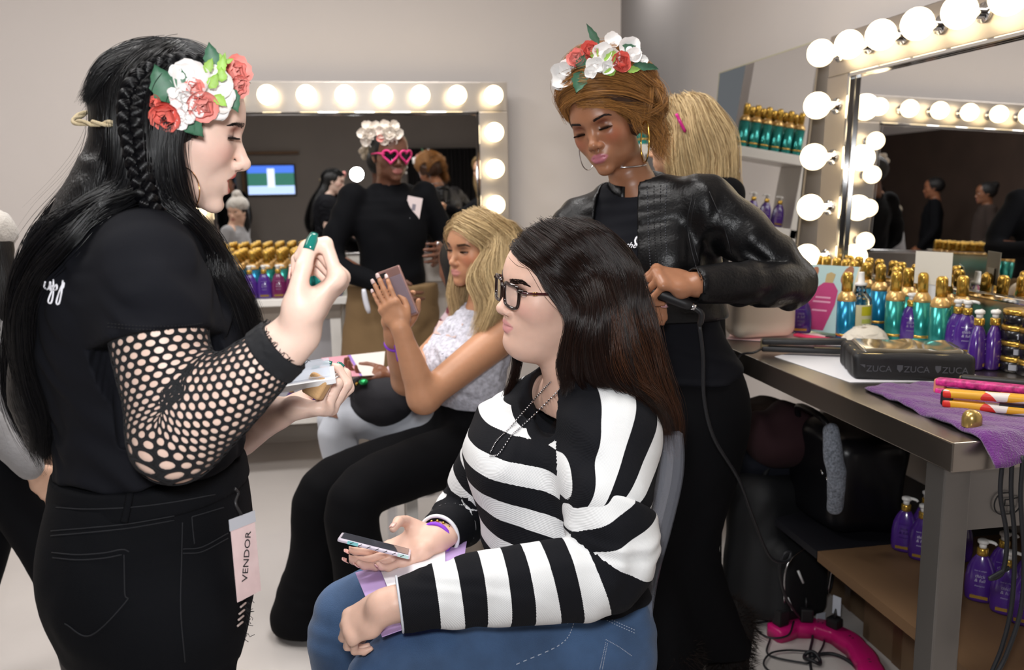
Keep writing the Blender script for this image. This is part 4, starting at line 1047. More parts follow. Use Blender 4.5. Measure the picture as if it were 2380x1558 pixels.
mbf = MB(); rr = np.random.RandomState(4); b_ = E1*.105+W1*.895; ax_ = unit(W1-E1); a1, a2, _n = basis(ax_)
for i in range(60):
    t = rr.rand()*6.28; q = b_+(a1*math.cos(t)+a2*math.sin(t))*.0372; mbf.tube([q, q+ax_*.003+rr.normal(size=3)*.001, q+ax_*.005+rr.normal(size=3)*.002], [.0006, .0006, .0003], 4)
tag(mbf.obj('cuff_frill', M_net, P1), kind='stuff')
# jeans
J1 = A([(356, 1090, 1.315), (358, 1180, 1.315), (362, 1290, 1.32), (376, 1410, 1.32)])
K1n = at(385, 1690, 1.22); K1f = at(395, 1640, 1.45)
Hn, Hf = at(392, 1450, 1.22), at(402, 1450, 1.43)
def jean1(P):
    d = limb(P, J1, [.150, .165, .190, .185], [.132, .140, .143, .136], side=side1, cap=2.0)
    d = smin(d, ell(P, at(262, 1325, 1.24), (.088, .100, .115)), .05); d = smin(d, ell(P, at(266, 1325, 1.40), (.085, .10, .11)), .05)
    for a, k, ft in ((Hn, K1n, np.array([K1n[0]-.03, 1.22, .08])), (Hf, K1f, np.array([K1f[0]-.02, 1.46, .08]))):
        d = smin(d, limb(P, [a, a*.4+k*.6, k, ft], [.108, .09, .066, .045], n=13), .045)
    under = np.clip((at(300, 1440, 1.3)[2]-P[:, 2])/.05, 0, 1)
    d = d+folds(P, (.2, .1, 1), .0035, 90, 1.5, 6)*under+folds(P, (1, 0, .6), .0012, 55, 2, 2)
    return smax(d, P[:, 2]-at(330, 1105, 1.3)[2], .006)
sdf_obj('jeans', jean1, (-.62, 1.0, .05), (.12, 1.66, 1.06), .006, M_denimk, P1)
def band1(P):
    d = limb(P, J1[:3], [.1535, .1675, .192], [.1355, .1445, .147], side=side1, cap=2.0); z0, z1 = at(330, 1195, 1.2)[2], at(330, 1128, 1.2)[2]
    return smax(smax(d, z0-P[:, 2], .004), P[:, 2]-z1, .004)
sdf_obj('waistband', band1, (-.60, 1.08, .82), (.0, 1.56, 1.04), .005, M_denimk, P1)
jb = lambda P: np.minimum(jean1(P), band1(P))
for pix, r in (([(305, 1120), (300, 1160), (292, 1200), (288, 1215)], .0052),):
    seam(jb, pix, r, M_denimk, P1, 'belt_loop', 12, flat=.5)
M_stit = mat('dull_stitch', '14151a', .8)
for pix in ([(118, 1235), (200, 1228), (300, 1218), (405, 1200)], [(118, 1246), (200, 1239), (300, 1228), (405, 1210)], [(120, 1285), (180, 1290), (240, 1286), (283, 1278), (300, 1283)], [(122, 1297), (180, 1302), (240, 1298), (283, 1290)],
            [(446, 1202), (480, 1192), (520, 1180)], [(446, 1202), (448, 1230), (452, 1265)], [(425, 1277), (470, 1272), (530, 1240)], [(425, 1287), (470, 1283), (530, 1252)], [(288, 1290), (290, 1380), (292, 1400), (210, 1478), (150, 1450)], [(424, 1215), (422, 1300), (420, 1420), (430, 1540)], [(130, 1180), (200, 1184), (300, 1180), (400, 1168), (500, 1150)]):
    seam(jb, pix, .0009, M_stit, P1, 'jeans_stitch', 36)
# rips with pale threads
for k, (x, y) in enumerate(((576, 1385), (573, 1402), (570, 1418), (568, 1432), (566, 1446))):
    seam(jean1, [(x-14, y+10), (x-2, y)], .0016, mat('frayed_thread', 'b9a8a2' if k in (0,) else '55555c', .8), P1, 'frayed_thread', 8, off=.002)
rr = np.random.RandomState(2); mbf = MB()
for i in range(26):
    q = hit(jean1, rr.uniform(562, 580), rr.uniform(1370, 1490))[0]; mbf.tube([q, q+[.006*rr.rand(), -.004, -.004], q+[.012*rr.rand(), -.004, -.012*rr.rand()]], .0005, 4)
tag(mbf.obj('frayed_edge', M_thread, P1), kind='stuff')
# shoes
for k, ft in enumerate((np.array([K1n[0]-.03, 1.22, .0]), np.array([K1f[0]-.02, 1.46, .0]))):
    fs = lambda P, ft=ft: smax(limb(P, [ft+[-.03, 0, .045], ft+[.06, 0, .035], ft+[.16, 0, .025]], [.04, .038, .035]), -P[:, 2]+.001, .004)
    sdf_obj('shoe', fs, ft+[-.1, -.07, -.01], ft+[.22, .07, .12], .007, M_blk, P1)
# ---- hair
capn = np.array([0, .863, -.505], np.float32)
def cap1(P):
    q = h1.L(P.astype(np.float32)); d = ell(q, (0, -.015, .020), (.084, .107, .093)); return smax(d, q@capn-.034, .012)
hairb = A([(325, 262, 1.30), (298, 350, 1.30), (250, 480, 1.30), (165, 640, 1.30), (115, 800, 1.30), (90, 930, 1.30), (100, 1020, 1.3)])
def mass1(P):
    d = cap1(P); d = smin(d, limb(P, hairb, [.052, .060, .074, .080, .07, .05, .03], [.05, .05, .06, .058, .045, .036, .022], side=(0, 1, 0)), .03)
    return d+folds(P, (.3, 1, .15), .002, 120, 2, 3)
sdf_obj('hair_mass', mass1, (-.62, 1.15, .92), (-.1, 1.46, 1.66), .006, mat('hair_black_base', '060608', .45, bump=.6, bscale=30, stretch=(12, 12, 1)), P1)
GA = [[(372, 112, 1.30), (290, 118, 1.31), (228, 180, 1.32), (228, 300, 1.33), (185, 405, 1.33), (108, 515, 1.33), (52, 650, 1.34), (12, 850, 1.35), (52, 990, 1.35), (105, 1058, 1.35)],
      [(380, 114, 1.27), (318, 128, 1.27), (262, 190, 1.26), (258, 300, 1.25), (228, 420, 1.26), (160, 540, 1.26), (100, 680, 1.25), (52, 850, 1.27), (72, 975, 1.28), (110, 1060, 1.29)],
      [(392, 118, 1.25), (345, 140, 1.23), (295, 205, 1.215), (290, 320, 1.21), (278, 430, 1.215), (215, 545, 1.22), (145, 690, 1.24), (95, 850, 1.26), (98, 965, 1.25), (122, 1062, 1.27)],
      [(410, 124, 1.27), (372, 150, 1.22), (322, 215, 1.20), (316, 330, 1.195), (305, 430, 1.195), (248, 520, 1.2), (165, 630, 1.21), (90, 800, 1.23), (95, 950, 1.25), (118, 1058, 1.27)],
      [(430, 130, 1.27), (392, 165, 1.22), (345, 225, 1.20), (334, 330, 1.19), (335, 420, 1.19), (290, 505, 1.195), (212, 590, 1.2), (118, 740, 1.22), (108, 900, 1.24), (124, 1035, 1.26)]]
S = sheet(hairguides(GA, 16, tee1, .012), 5200, 26, .0050, 1, clump=40, frizz=.00035, lenvar=.05)
strands('long_hair', S, .00032, HK, P1)
GB = [[(400, 150, 1.23), (372, 250, 1.202), (360, 340, 1.195), (368, 430, 1.195), (398, 520, 1.195), (432, 620, 1.23), (478, 720, 1.24), (545, 830, 1.25)],
      [(440, 155, 1.23), (405, 250, 1.2), (388, 340, 1.195), (400, 430, 1.2), (430, 520, 1.22), (462, 620, 1.25), (518, 720, 1.26), (590, 812, 1.27)],
      [(460, 165, 1.23), (425, 260, 1.202), (405, 330, 1.2), (418, 430, 1.21), (445, 530, 1.24), (480, 640, 1.265), (540, 745, 1.27), (585, 790, 1.25)]]
strands('front_lock', sheet(hairguides(GB, 14, tee1, .012), 1500, 22, .0045, 2, clump=30, frizz=.0004, lenvar=.10), .00032, HK, P1)
# hair drawn back from the temple and across the top
GT = [[h1.W((.020, .083, .070)), h1.W((.045, .02, .094)), h1.W((.050, -.05, .085))], [h1.W((.046, .068, .055)), h1.W((.075, .01, .085)), h1.W((.076, -.05, .07))], [h1.W((.060, .052, .030)), h1.W((.084, .01, .045)), h1.W((.084, -.04, .03))],
      [h1.W((.068, .036, .006)), h1.W((.084, .005, .012)), h1.W((.088, -.04, .0))], [h1.W((.071, .030, -.012)), h1.W((.082, .0, -.012)), h1.W((.086, -.04, -.02))]]
strands('temple_hair', sheet([catmull(np.array(g), 10) for g in GT], 1300, 12, .0022, 6, frizz=.0002), .0003, HK, P1)
GC = [[h1.W((-.06, .066, .05)), h1.W((-.07, -.0, .080)), h1.W((-.06, -.08, .062)), h1.W((-.05, -.115, .0))], [h1.W((-.02, .08, .075)), h1.W((-.03, .0, .106)), h1.W((-.02, -.092, .070)), h1.W((-.02, -.122, .0))],
      [h1.W((.02, .08, .075)), h1.W((.02, .0, .107)), h1.W((.02, -.092, .070)), h1.W((.02, -.122, .0))], [h1.W((.045, .068, .06)), h1.W((.055, .0, .092)), h1.W((.052, -.08, .060)), h1.W((.05, -.115, .0))]]
strands('crown_hair', sheet([catmull(np.array(g), 14) for g in GC], 2600, 16, .004, 7, frizz=.0005), .00032, HK, P1)
rr = np.random.RandomState(8); FL = []
for i in range(90):
    b = np.array(GA[rr.randint(0, 3)], float); g = catmull(A(b), 14); k = rr.randint(1, 7); o = rr.normal(size=3)*.012; FL.append(g[k:k+7]+np.linspace(0, 1, 7)[:, None]**1.5*(o+np.array([-.008, 0, .004])))
strands('flyaway_hair', np.array(FL), .00014, HK, P1)
# braid of three strands
BP = catmull(A([(500, 168, 1.245), (455, 158, 1.23), (405, 158, 1.22), (352, 176, 1.208), (316, 215, 1.196), (306, 270, 1.187), (316, 340, 1.183), (330, 410, 1.183), (352, 480, 1.185), (395, 545, 1.195)]), 150)
T, N, B = frames(BP); camd = np.array([0, -1, 0]); Nn = np.cross(T, np.tile(camd, (len(T), 1))); Nn /= np.linalg.norm(Nn, axis=1)[:, None]; Bn = np.cross(Nn, T)
Bn = np.where((Bn[:, 1] > 0)[:, None], -Bn, Bn)
L = np.concatenate([[0], np.cumsum(np.linalg.norm(np.diff(BP, axis=0), axis=1))]); W_ = np.interp(L/L[-1], [0, .3, .75, 1], [.0102, .0104, .0088, .006]); S = []; mbb = MB(); rr = np.random.RandomState(9)
for k in range(3):
    ph = L/.040*2*np.pi+k*2*np.pi/3; cen = BP+Nn*(np.sin(ph)*W_)[:, None]+Bn*(np.sin(2*ph)*W_*.5+.004)[:, None]
    mbb.tube(cen, W_*.62, 10); Tn, N2, B2 = frames(cen)
    for i in range(190):
        a = rr.rand()*6.28; q = W_*.74*(.85+.2*rr.rand()); S.append(cen+N2*(np.cos(a)*q)[:, None]+B2*(np.sin(a)*q)[:, None]+rr.normal(size=(150, 3))*.00015)
bo = mbb.obj('braid', MATS['hair_black_base'], P1); strands('braid_hair', np.array(S), .0003, HK, bo, taper=False)
# hoop earring
er = h1.W((.078, .0, -.038)); hoop(at(424, 442, 1.235), unit(np.array([.35, -.25, 0])), (0, 0, 1), .031, .0009, mat('rose_gold', 'c08a5a', .2, 1), P1)
# ---- flower crown (lies on the head)
fc = thing('flower_crown', 'crown of coral roses and white blossoms on the black-haired woman at left', 'flower crown', (0, 0, 0))
M_twine = mat('jute_twine', 'bfae8c', .9, bump=.6, bscale=400)
tw_ = catmull(A([(236, 262, 1.32), (230, 285, 1.25), (262, 286, 1.195), (300, 278, 1.17), (345, 268, 1.162)]), 50); Tt, Nt, Bt = frames(tw_)
on1 = lambda P: np.minimum(mass1(P), h1.field(P))
tw_ = project(on1, tw_, .017, 6).astype(float); Tt, Nt, Bt = frames(tw_)
mb = MB()
for k in range(2):
    ph = np.linspace(0, 34, 50)+k*np.pi; mb.tube(tw_+Nt*(np.cos(ph)*.0022)[:, None]+Bt*(np.sin(ph)*.0022)[:, None], .0026, 7)
mb.obj('twine', M_twine, fc)
tube('green_tape', project(on1, catmull(A([(300, 276, 1.162), (335, 266, 1.154), (372, 252, 1.158)]), 14), .034, 6), .0042, mat('floral_tape', '3f8a64', .6), fc, 10)
cam_dir = lambda p: unit(CAMP-np.asarray(p))
def fpos(x, y, Y): return at(x, y, Y)
cn = lambda x, y, Y, dx=0, dz=0: unit(cam_dir(at(x, y, Y))+np.array([dx, 0, dz]))
for i, (x, y, Y, r, m, dx, dz) in enumerate(((388, 262, 1.185, .023, M_petc, -.3, -.5), (370, 245, 1.19, .014, M_petc, -.9, .1), (466, 242, 1.185, .024, M_petp, .2, -.3), (452, 214, 1.19, .018, M_petp, .0, .5), (540, 172, 1.255, .025, M_petp, .7, .3), (546, 196, 1.26, .020, M_petp, .8, -.4))):
    rose(hit(on1, x, y, .9, 1.6, 400, .034 if x < 480 else .014)[0], cn(x, y, Y, dx, dz), r, m, fc, i)
for i, (x, y, Y, r, k) in enumerate(((444, 190, 1.195, .027, 5), (425, 178, 1.2, .018, 4), (503, 198, 1.21, .023, 5), (495, 178, 1.21, .017, 5), (512, 232, 1.21, .022, 5), (505, 258, 1.205, .018, 5))):
    blossom(hit(on1, x, y, .9, 1.6, 400, .030)[0], cn(x, y, Y, rg.uniform(-.3, .3), .2), r, M_petw, fc, k, i)
for i in range(22):
    x = rg.gauss(428, 13); y = rg.uniform(205, 290); x += (y-245)*.15; Y = rg.uniform(1.143, 1.185)
    blossom(hit(on1, x, y, .9, 1.6, 400, .040)[0], cn(x, y, Y, rg.uniform(-.6, .6), rg.uniform(-.6, .6)), rg.uniform(.007, .010), M_petw, fc, 5, i)
for (x, y, Y, dx, dz, L_, W_l, m) in ((398, 240, 1.188, -.3, 1, .050, .034, M_leafd), (420, 268, 1.185, .5, -.8, .03, .022, M_leafd), (440, 280, 1.185, .4, -.5, .028, .02, M_leafd), (418, 200, 1.2, .2, 1, .022, .018, M_leafd), (500, 168, 1.23, -.1, 1, .038, .022, M_leafd),
                                 (528, 205, 1.22, .4, -1, .034, .022, M_leafd), (512, 170, 1.22, .3, 1, .024, .012, M_leafl), (500, 222, 1.193, .6, -.6, .02, .014, M_leafl), (487, 205, 1.196, .5, .7, .022, .014, M_leafl), (515, 190, 1.215, .1, 1, .018, .014, M_leafl), (518, 150, 1.2, .3, 1, .016, .006, M_leafl), (520, 148, 1.2, -.3, 1, .014, .006, M_leafl), (524, 146, 1.2, .9, .4, .012, .006, M_leafl), (478, 168, 1.21, .5, .8, .02, .012, M_leafl)):
    leaf(hit(on1, x, y, .9, 1.6, 400, .030 if m is M_leafd else .046)[0], (dx, -.25, dz), cam_dir(at(x, y, Y)), L_, W_l, m, fc)
# badge, palette and sponge
bp_ = hit(jb, 548, 1165)[0]+[.016, -.060, 0]
bz = thing('vendor_badge', 'pale pink VENDOR badge hanging at the black-haired woman hip', 'badge', tuple(bp_)); bz.rotation_euler = (math.radians(-7), math.radians(7), math.radians(60))
box('card', -.026, .026, -.0012, 0, -.115, -.012, mat('badge_pink', 'dcc2c2', .3, coat=.5, var=.1, vscale=20), bz); box('sleeve_top', -.028, .028, -.0016, -.0002, -.016, .0, mat('clear_sleeve', 'b8bac2', .2), bz)
surf_text('print', 'VENDOR', .017, (.006, -.0016, -.06), (.26, 0, .966), (-.966, 0, .26), mat('badge_ink', '16161a', .5), bz, extrude=.0002)
mbk = MB(); mbk.tube(catmull(np.array([[0, 0, .0], [-.006, .004, .018], [.004, .006, .03], [-.004, .004, .038]]), 12), .0025, 6); mbk.obj('loop', M_blk, bz)
pp = at(705, 880, 1.375); t = thing('palette', 'clear acrylic palette with white block held by the black-haired woman', 'palette', tuple(pp), .05); t.rotation_euler = (math.radians(14), math.radians(-6), .05)
M_acr = mat('acrylic', 'dbe4f2', .06, alpha=.38, coat=.6)
box('tray', -.06, .045, -.04, .03, 0, .004, M_acr, t, .001); box('lid', -.06, .044, -.04, .028, .014, .017, M_acr, t, .001); box('white_block', -.055, .050, -.046, .0, .0045, .0135, mat('white_block', 'f4f4f6', .3), t, .001); box('blue_pan', .01, .035, -.03, -.005, -.012, -.001, mat('blue_pan', '5a6fae', .3), t, .002)
sp_ = at(737, 898, 1.345); fsp = lambda P: np.linalg.norm(np.maximum(np.abs((P-sp_.astype(np.float32))@np.array([[.8, .3, .5], [-.4, .9, .1], [-.45, -.3, .85]], np.float32))-np.array([.011, .008, .013], np.float32), 0), axis=1)-.005
tag(sdf_obj('sponge', fsp, sp_-.03, sp_+.03, .002, mat('sponge_tan', 'd2a878', .9, bump=.3, bscale=400)), 'tan makeup sponge pinched in the hand holding the palette', 'sponge')
for k in range(3):
    pts_ = np.array(jf[2][0]); q = pts_[1]*(.7-.18*k)+pts_[2]*(.3+.18*k); a1, a2, _ = basis(pts_[2]-pts_[1]); hoop(q, a1, a2, .0093, .0011, M_silver, P1, 'ring')
# ------------------------------------------------------------------ seated young woman in the striped sweater
HB = hair_mat('brown_hair', '0d0706', '24130d', .3, .55); HB2 = hair_mat('brown_hair_ends', '241309', '4a2a18', .35, .5)
h2 = Head((.3382, 1.5256, 1.2254), rotm(1.773, -.005, -.138), 1.0, lid=.0074, open=.0022, cheek=1.12, chin=1.05, lips=1.05, nose=1.05)
nb2 = at(1368, 905, 1.54)
f2 = np.array([-.97, -.2, 0]); f2 = unit(f2); sd2 = np.array([-f2[1], f2[0], 0])*-1        # facing, and her right-to-left axis
S2n, S2f = at(1425, 1010, 1.395), at(1205, 995, 1.69)
E2n, W2n = at(1385, 1322, 1.31), at(890, 1412, 1.30)
E2f, W2f = at(1085, 1190, 1.76), at(1010, 1255, 1.62)
hn = dict(wrist=W2n, fwd=(-.72, .30, -.55), palm_n=(.42, .45, -.75), side=(-.3, .8, .3), sc=.86, curl=[(34, 66, 44), (38, 66, 44), (42, 66, 44), (46, 66, 44)], thumb=((.018, .030, .010), (.048, .046, .024), (.074, .044, .034), (.096, .036, .040)))
wf_ = unit(at(930, 1285, 1.60)-W2f)
hf_ = dict(wrist=W2f, fwd=wf_, palm_n=(-.1, -.35, .93), side=(-.1, .9, .35), sc=1.0, curl=[(0, 22, 18), (2, 24, 20), (4, 28, 22), (8, 32, 26)], spread=(7, 2, -5, -12), thumb=((.016, .030, .010), (.040, .040, .034), (.062, .024, .056), (.080, .004, .062)))
def skin2(P):
    d = h2.field(P)
    d = smin(d, limb(P, [h2.W((0, -.006, -.06)), h2.W((0, -.02, -.12)), nb2], [.050, .052, .066], n=7), .03)
    d = smin(d, ell(P, h2.W((0, .045, -.112)), (.04, .04, .03)), .03)
    d = smin(d, limb(P, [at(1280, 925, 1.64), nb2+[0, 0, -.03], at(1440, 930, 1.43)], [.05, .07, .05], n=7), .05)
    return d
def arm2n(P): return smin(limb(P, [E2n, W2n], [.05, .027]), hand_field(P, **hn)[0], .014)
def arm2f(P): return smin(limb(P, [E2f, W2f], [.05, .027]), hand_field(P, **hf_)[0], .014)
V_a = surface(skin2, h2.pos-[.2, .22, .25], h2.pos+[.25, .2, .14], .0019)
V_b = surface(arm2n, np.minimum(E2n, W2n)-[.14, .09, .12], np.maximum(E2n, W2n)+.09, .0036)
V_c = surface(arm2f, np.minimum(E2f, W2f)-[.17, .12, .1], np.maximum(E2f, W2f)+.1, .0032)
P2 = join_meshes('person', [V_a, V_b, V_c], M_skin2)
vcol(P2, h2.paint(np.vstack([V_a[0], V_b[0], V_c[0]]), 'dcb5a2', 'cf8f8f', 'dda296', 'c79c8c', '3a2420'))
tag(P2, 'seated young woman with glasses, long brown hair and black and white striped sweater', 'person')
h2.eyes(P2, '2a1a12', (-8, 0)); h2.lashes(P2, HK, 80, .009, .0003); h2.brows(P2, HB, 420, .0062, .0055)
j2 = hand_joints(**hf_); nails(j2, P2, M_nailp, unit(np.array(hf_['palm_n'])), which=(4,), L=.8, up={4: unit(np.array([-.5, -.8, .3]))}); nails(j2, P2, M_nailp, unit(np.array(hf_['palm_n'])), which=(0, 1, 2, 3), L=.7)
# ---- sweater
TW = A([(1362, 890, 1.54), (1355, 975, 1.54), (1318, 1120, 1.55), (1310, 1260, 1.56), (1395, 1385, 1.56)])
def torso2(P): return limb(P, TW, [.10, .172, .195, .19, .175], [.066, .098, .146, .148, .104], side=sd2, cap=2)
ya = unit(S2n*.2+E2n*.8-S2n)
seamc = at(1350, 1112, 1.30); seamd = unit(E2n-S2n+np.array([-.05, 0, 0]))
def sleeve_n(P): return limb(P, [S2n+[.0, .05, -.02], S2n*.45+E2n*.55+[.01, 0, 0], E2n+[.01, 0, -.005], E2n*.5+W2n*.5, W2n], [.080, .081, .073, .061, .040], n=17, cap=2.5)
def sleeve_f(P): return limb(P, [S2f, S2f*.5+E2f*.5, E2f, W2f], [.082, .078, .066, .038], n=13, cap=2.5)
def neckcut(P):
    return limb(P, [at(1300, 910, 1.62), at(1330, 905, 1.56), at(1370, 885, 1.54), at(1440, 895, 1.46)], [.052, .080, .086, .046], n=9)
def neckcut(P, f_=neckcut): return np.minimum(f_(P), capsule(P, at(1325, 925, 1.53), at(1288, 975, 1.47), .06, .035))
def vneck(P): return limb(P, [h2.W((0, .02, -.12)), at(1262, 985, 1.52)], [.085, .030])
def swt_body(P):
    d = smin(torso2(P), limb(P, [TW[0]+[0, 0, -.03], S2n+[0, .03, .0]], [.078, .076]), .06); d = smin(d, limb(P, [TW[0]+[0, 0, -.03], S2f], [.085, .08]), .06)
    d = smin(d, ell(P, at(1180, 1060, 1.58), (.085, .14, .085)), .07)
    d = smin(d, limb(P, [S2n+[0, .02, -.01], S2n*.55+E2n*.45], [.082, .080], cap=3), .04)
    d = d+folds(P, (.6, .2, 1), .0035, 40, 1.8, 12)+folds(P, (1, .1, -.5), .0022, 75, 2, 3)
    d = smax(d, -neckcut(P), .01); d = smax(d, -vneck(P), .008)
    pz = at(1420, 1400, 1.45)
    return smax(d, -(P-pz.astype(np.float32))@np.array(unit([-.12, 0, 1]), np.float32), .01)
def swt_sn(P):
    d = sleeve_n(P)+folds(P, (1, 0, .35), .0035, 62, 1.5, 21)+folds(P, (.3, .3, 1), .002, 85, 2, 5)
    d = smax(d, (P-(W2n*.93+E2n*.07).astype(np.float32))@unit(W2n-E2n).astype(np.float32), .003)
    return smax(d, -((P-seamc.astype(np.float32))@seamd.astype(np.float32)), .01)
def swt_sf(P):
    d = sleeve_f(P)+folds(P, (1, .2, .6), .004, 60, 1.6, 31); return smax(d, (P-(W2f*.87+E2f*.13).astype(np.float32))@unit(W2f-E2f).astype(np.float32), .003)
M_knit = bpy.data.materials.new('striped_knit'); M_knit.use_nodes = True
nt = M_knit.node_tree; b = nt.nodes['Principled BSDF']; b.inputs['Roughness'].default_value = .9; b.inputs['Specular IOR Level'].default_value = .2
at_ = nt.nodes.new('ShaderNodeAttribute'); at_.attribute_name = 'stripe'
tc = nt.nodes.new('ShaderNodeTexCoord'); wv = nt.nodes.new('ShaderNodeTexWave'); wv.inputs['Scale'].default_value = 190; wv.bands_direction = 'DIAGONAL'; nt.links.new(tc.outputs['Object'], wv.inputs['Vector'])
ad = nt.nodes.new('ShaderNodeMath'); ad.operation = 'MULTIPLY_ADD'; ad.inputs[1].default_value = .05; nt.links.new(wv.outputs[1], ad.inputs[0]); nt.links.new(at_.outputs['Fac'], ad.inputs[2])
gt = nt.nodes.new('ShaderNodeMath'); gt.operation = 'GREATER_THAN'; gt.inputs[1].default_value = .03; nt.links.new(ad.outputs[0], gt.inputs[0])
mx = nt.nodes.new('ShaderNodeMix'); mx.data_type = 'RGBA'; mx.inputs[6].default_value = (*lin('101116'), 1); mx.inputs[7].default_value = (*lin('dedfe0'), 1); nt.links.new(gt.outputs[0], mx.inputs[0]); nt.links.new(mx.outputs[2], b.inputs['Base Color'])
bp = nt.nodes.new('ShaderNodeBump'); bp.inputs['Strength'].default_value = .25; bp.inputs['Distance'].default_value = .002; nt.links.new(wv.outputs[1], bp.inputs['Height']); nt.links.new(bp.outputs[0], b.inputs['Normal'])
lo2, hi2 = np.array([-.05, 1.15, .40]), np.array([.78, 1.95, 1.14])
ob = sdf_obj('sweater', swt_body, lo2, hi2, .005, M_knit, P2); V = verts(ob).astype(float)
# side and back panel: bands fan about the armpit; front panel: level bands
piv = at(1325, 1262, 1.30); q = V-piv; fwd_ = q@f2; ang = np.degrees(np.arctan2(-fwd_, q[:, 2]))          # 0 = straight up, 90 = backwards
sidev = np.sin((ang+3)*2*np.pi/25.)
axis = unit(TW[1]-TW[3]); hgt = V@axis
frontv = np.sin((hgt-(hgt.max()-.335))*2*np.pi/.076+(V@np.array(sd2))*6)
fm = (V-at(1300, 1000, 1.46))@unit(np.array([-.93, .36, -.16])); lat = (V-TW[2])@sd2
isf = (fm > .0) | ((lat*np.sign((S2n-S2f)@sd2)) < -.02)
hemz = (V-at(1420, 1345, 1.45))@np.array(unit([-.12, 0, 1])) < 0
st = np.where(isf, frontv, sidev); hz_ = (V-at(1420, 1345, 1.45))@np.array(unit([-.12, 0, 1])); st = np.minimum(st, np.clip(hz_*90, -1, 1))
nd = neckcut(V.astype(np.float32)); nd = np.minimum(nd, vneck(V.astype(np.float32))); st = np.minimum(st, np.clip((nd-.019)*90, -1, 1))
fattr(ob, st, 'stripe')
ob = sdf_obj('sleeve', swt_sn, np.minimum(E2n, W2n)-[.1, .12, .12], np.maximum(S2n, W2n)+[.16, .2, .1], .0045, M_knit, P2); V = verts(ob).astype(float)
def along(V, path, n=60):
    C0 = catmull(path, n); s = np.concatenate([[0], np.cumsum(np.linalg.norm(np.diff(C0, axis=0), axis=1))]); best = np.full(len(V), 1e9); out = np.zeros(len(V))
    for i in range(n-1):
        d = C0[i+1]-C0[i]; L2 = d@d; h = np.clip((V-C0[i])@d/L2, 0, 1); D = np.linalg.norm(V-C0[i]-h[:, None]*d, axis=1); k = D < best; best = np.where(k, D, best); out = np.where(k, s[i]+h*np.sqrt(L2), out)
    return out, s[-1]
u, Lu = along(V, [seamc+seamd*0, E2n*.8+seamc*.2+[.03, 0, 0], E2n*.75+W2n*.25+[0, 0, .0], E2n*.4+W2n*.6, W2n])
fattr(ob, np.minimum(np.sin((u/(Lu-.085)*6.0)*2*np.pi-np.pi*.98), np.clip((Lu-.085-u)*90, -1, 1)), 'stripe')
ob = sdf_obj('sleeve', swt_sf, np.minimum(np.minimum(S2f, E2f), W2f)-.12, np.maximum(np.maximum(S2f, E2f), W2f)+.12, .006, M_knit, P2); V = verts(ob).astype(float)
u, Lu = along(V, [S2f, E2f, W2f]); fattr(ob, np.minimum(np.sin(u/.085*2*np.pi+1.5), np.clip((Lu-.085-u)*90, -1, 1)), 'stripe')
# cuffs with a pale beaded edge
M_bead = mat('pale_trim', 'c9cdd6', .5)
ax = unit(E2n-W2n); a1, a2, _ = basis(ax); tt = np.linspace(0, 6.28, 40, endpoint=False)
tube('cuff_edge', W2n*.93+E2n*.07+ax*.002+(a1*np.cos(tt)[:, None]+a2*np.sin(tt)[:, None])*.0435, .0022, M_bead, P2, 6, close=True)
ax = unit(E2f-W2f); a1, a2, _ = basis(ax)
tube('cuff_edge', W2f*.87+E2f*.13+(a1*np.cos(tt)[:, None]+a2*np.sin(tt)[:, None])*.0415, .004, mat('white_cuff', 'e4e5e8', .7), P2, 6, close=True)
a1, a2, _ = basis(ax); M_viol = mat('violet_band', '8a3fd0', .6)
tube('wristband', W2f*.97+E2f*.03+(a1*np.cos(tt)[:, None]+a2*np.sin(tt)[:, None])*.031, .0045, M_viol, P2, 6, close=True)
mb = MB(); q = W2f*.97+E2f*.03+np.array([-.015, -.02, -.028])
for k in range(4): mb.tube(catmull(np.array([q, q+[-.006+.003*k, -.006, -.008], q+[-.008+.006*k, -.006, -.02]]), 6), .0022, 5)
mb.obj('band_tassel', M_viol, P2)
mb = MB()
for k in range(16):
    t = 6.28*k/16; mb.add(*sphere_vf(W2f*.9+E2f*.1+(a1*math.cos(t)+a2*math.sin(t))*.033, .0034, 8, 6))
mb.obj('bead_bracelet', M_ggold, P2)
# ---- jeans
M_denim = mat('blue_denim', '395478', .75, bump=.3, bscale=500, var=.34, vscale=9, sheen=.1)
H2n, H2f = at(1375, 1510, 1.44), at(1365, 1450, 1.66); K2n, K2f = at(905, 1592, 1.345), at(815, 1432, 1.62)
H2n[2] = max(H2n[2], .53); 
F2n, F2f = np.array([K2n[0]+.02, K2n[1]+.02, .07]), np.array([K2f[0]+.01, K2f[1]+.02, .07])
def jean2(P):
    d = limb(P, [at(1385, 1370, 1.56), at(1385, 1440, 1.56), at(1385, 1500, 1.56)], [.165, .185, .185], [.085, .088, .085], side=sd2)
    for h_, k_, f_ in ((H2n, K2n, F2n), (H2f, K2f, F2f)):
        d = smin(d, limb(P, [h_, h_*.5+k_*.5+[0, 0, .012], k_, k_*.5+f_*.5, f_], [.100, .090, .074, .062, .048], n=17), .04)
    fz = folds(P, (.75, .2, .65), .0035, 85, 1.4, 17); near = np.exp(-(np.linalg.norm(P-at(1330, 1430, 1.42).astype(np.float32), axis=1)/.14)**2)
    return d+fz*near+folds(P, (.4, .1, 1), .0015, 60, 2, 9)
sdf_obj('jeans', jean2, (-.35, 1.15, .04), (.80, 1.88, .72), .006, M_denim, P2)
M_cream = mat('cream_stitch', 'a9b2c4', .7)
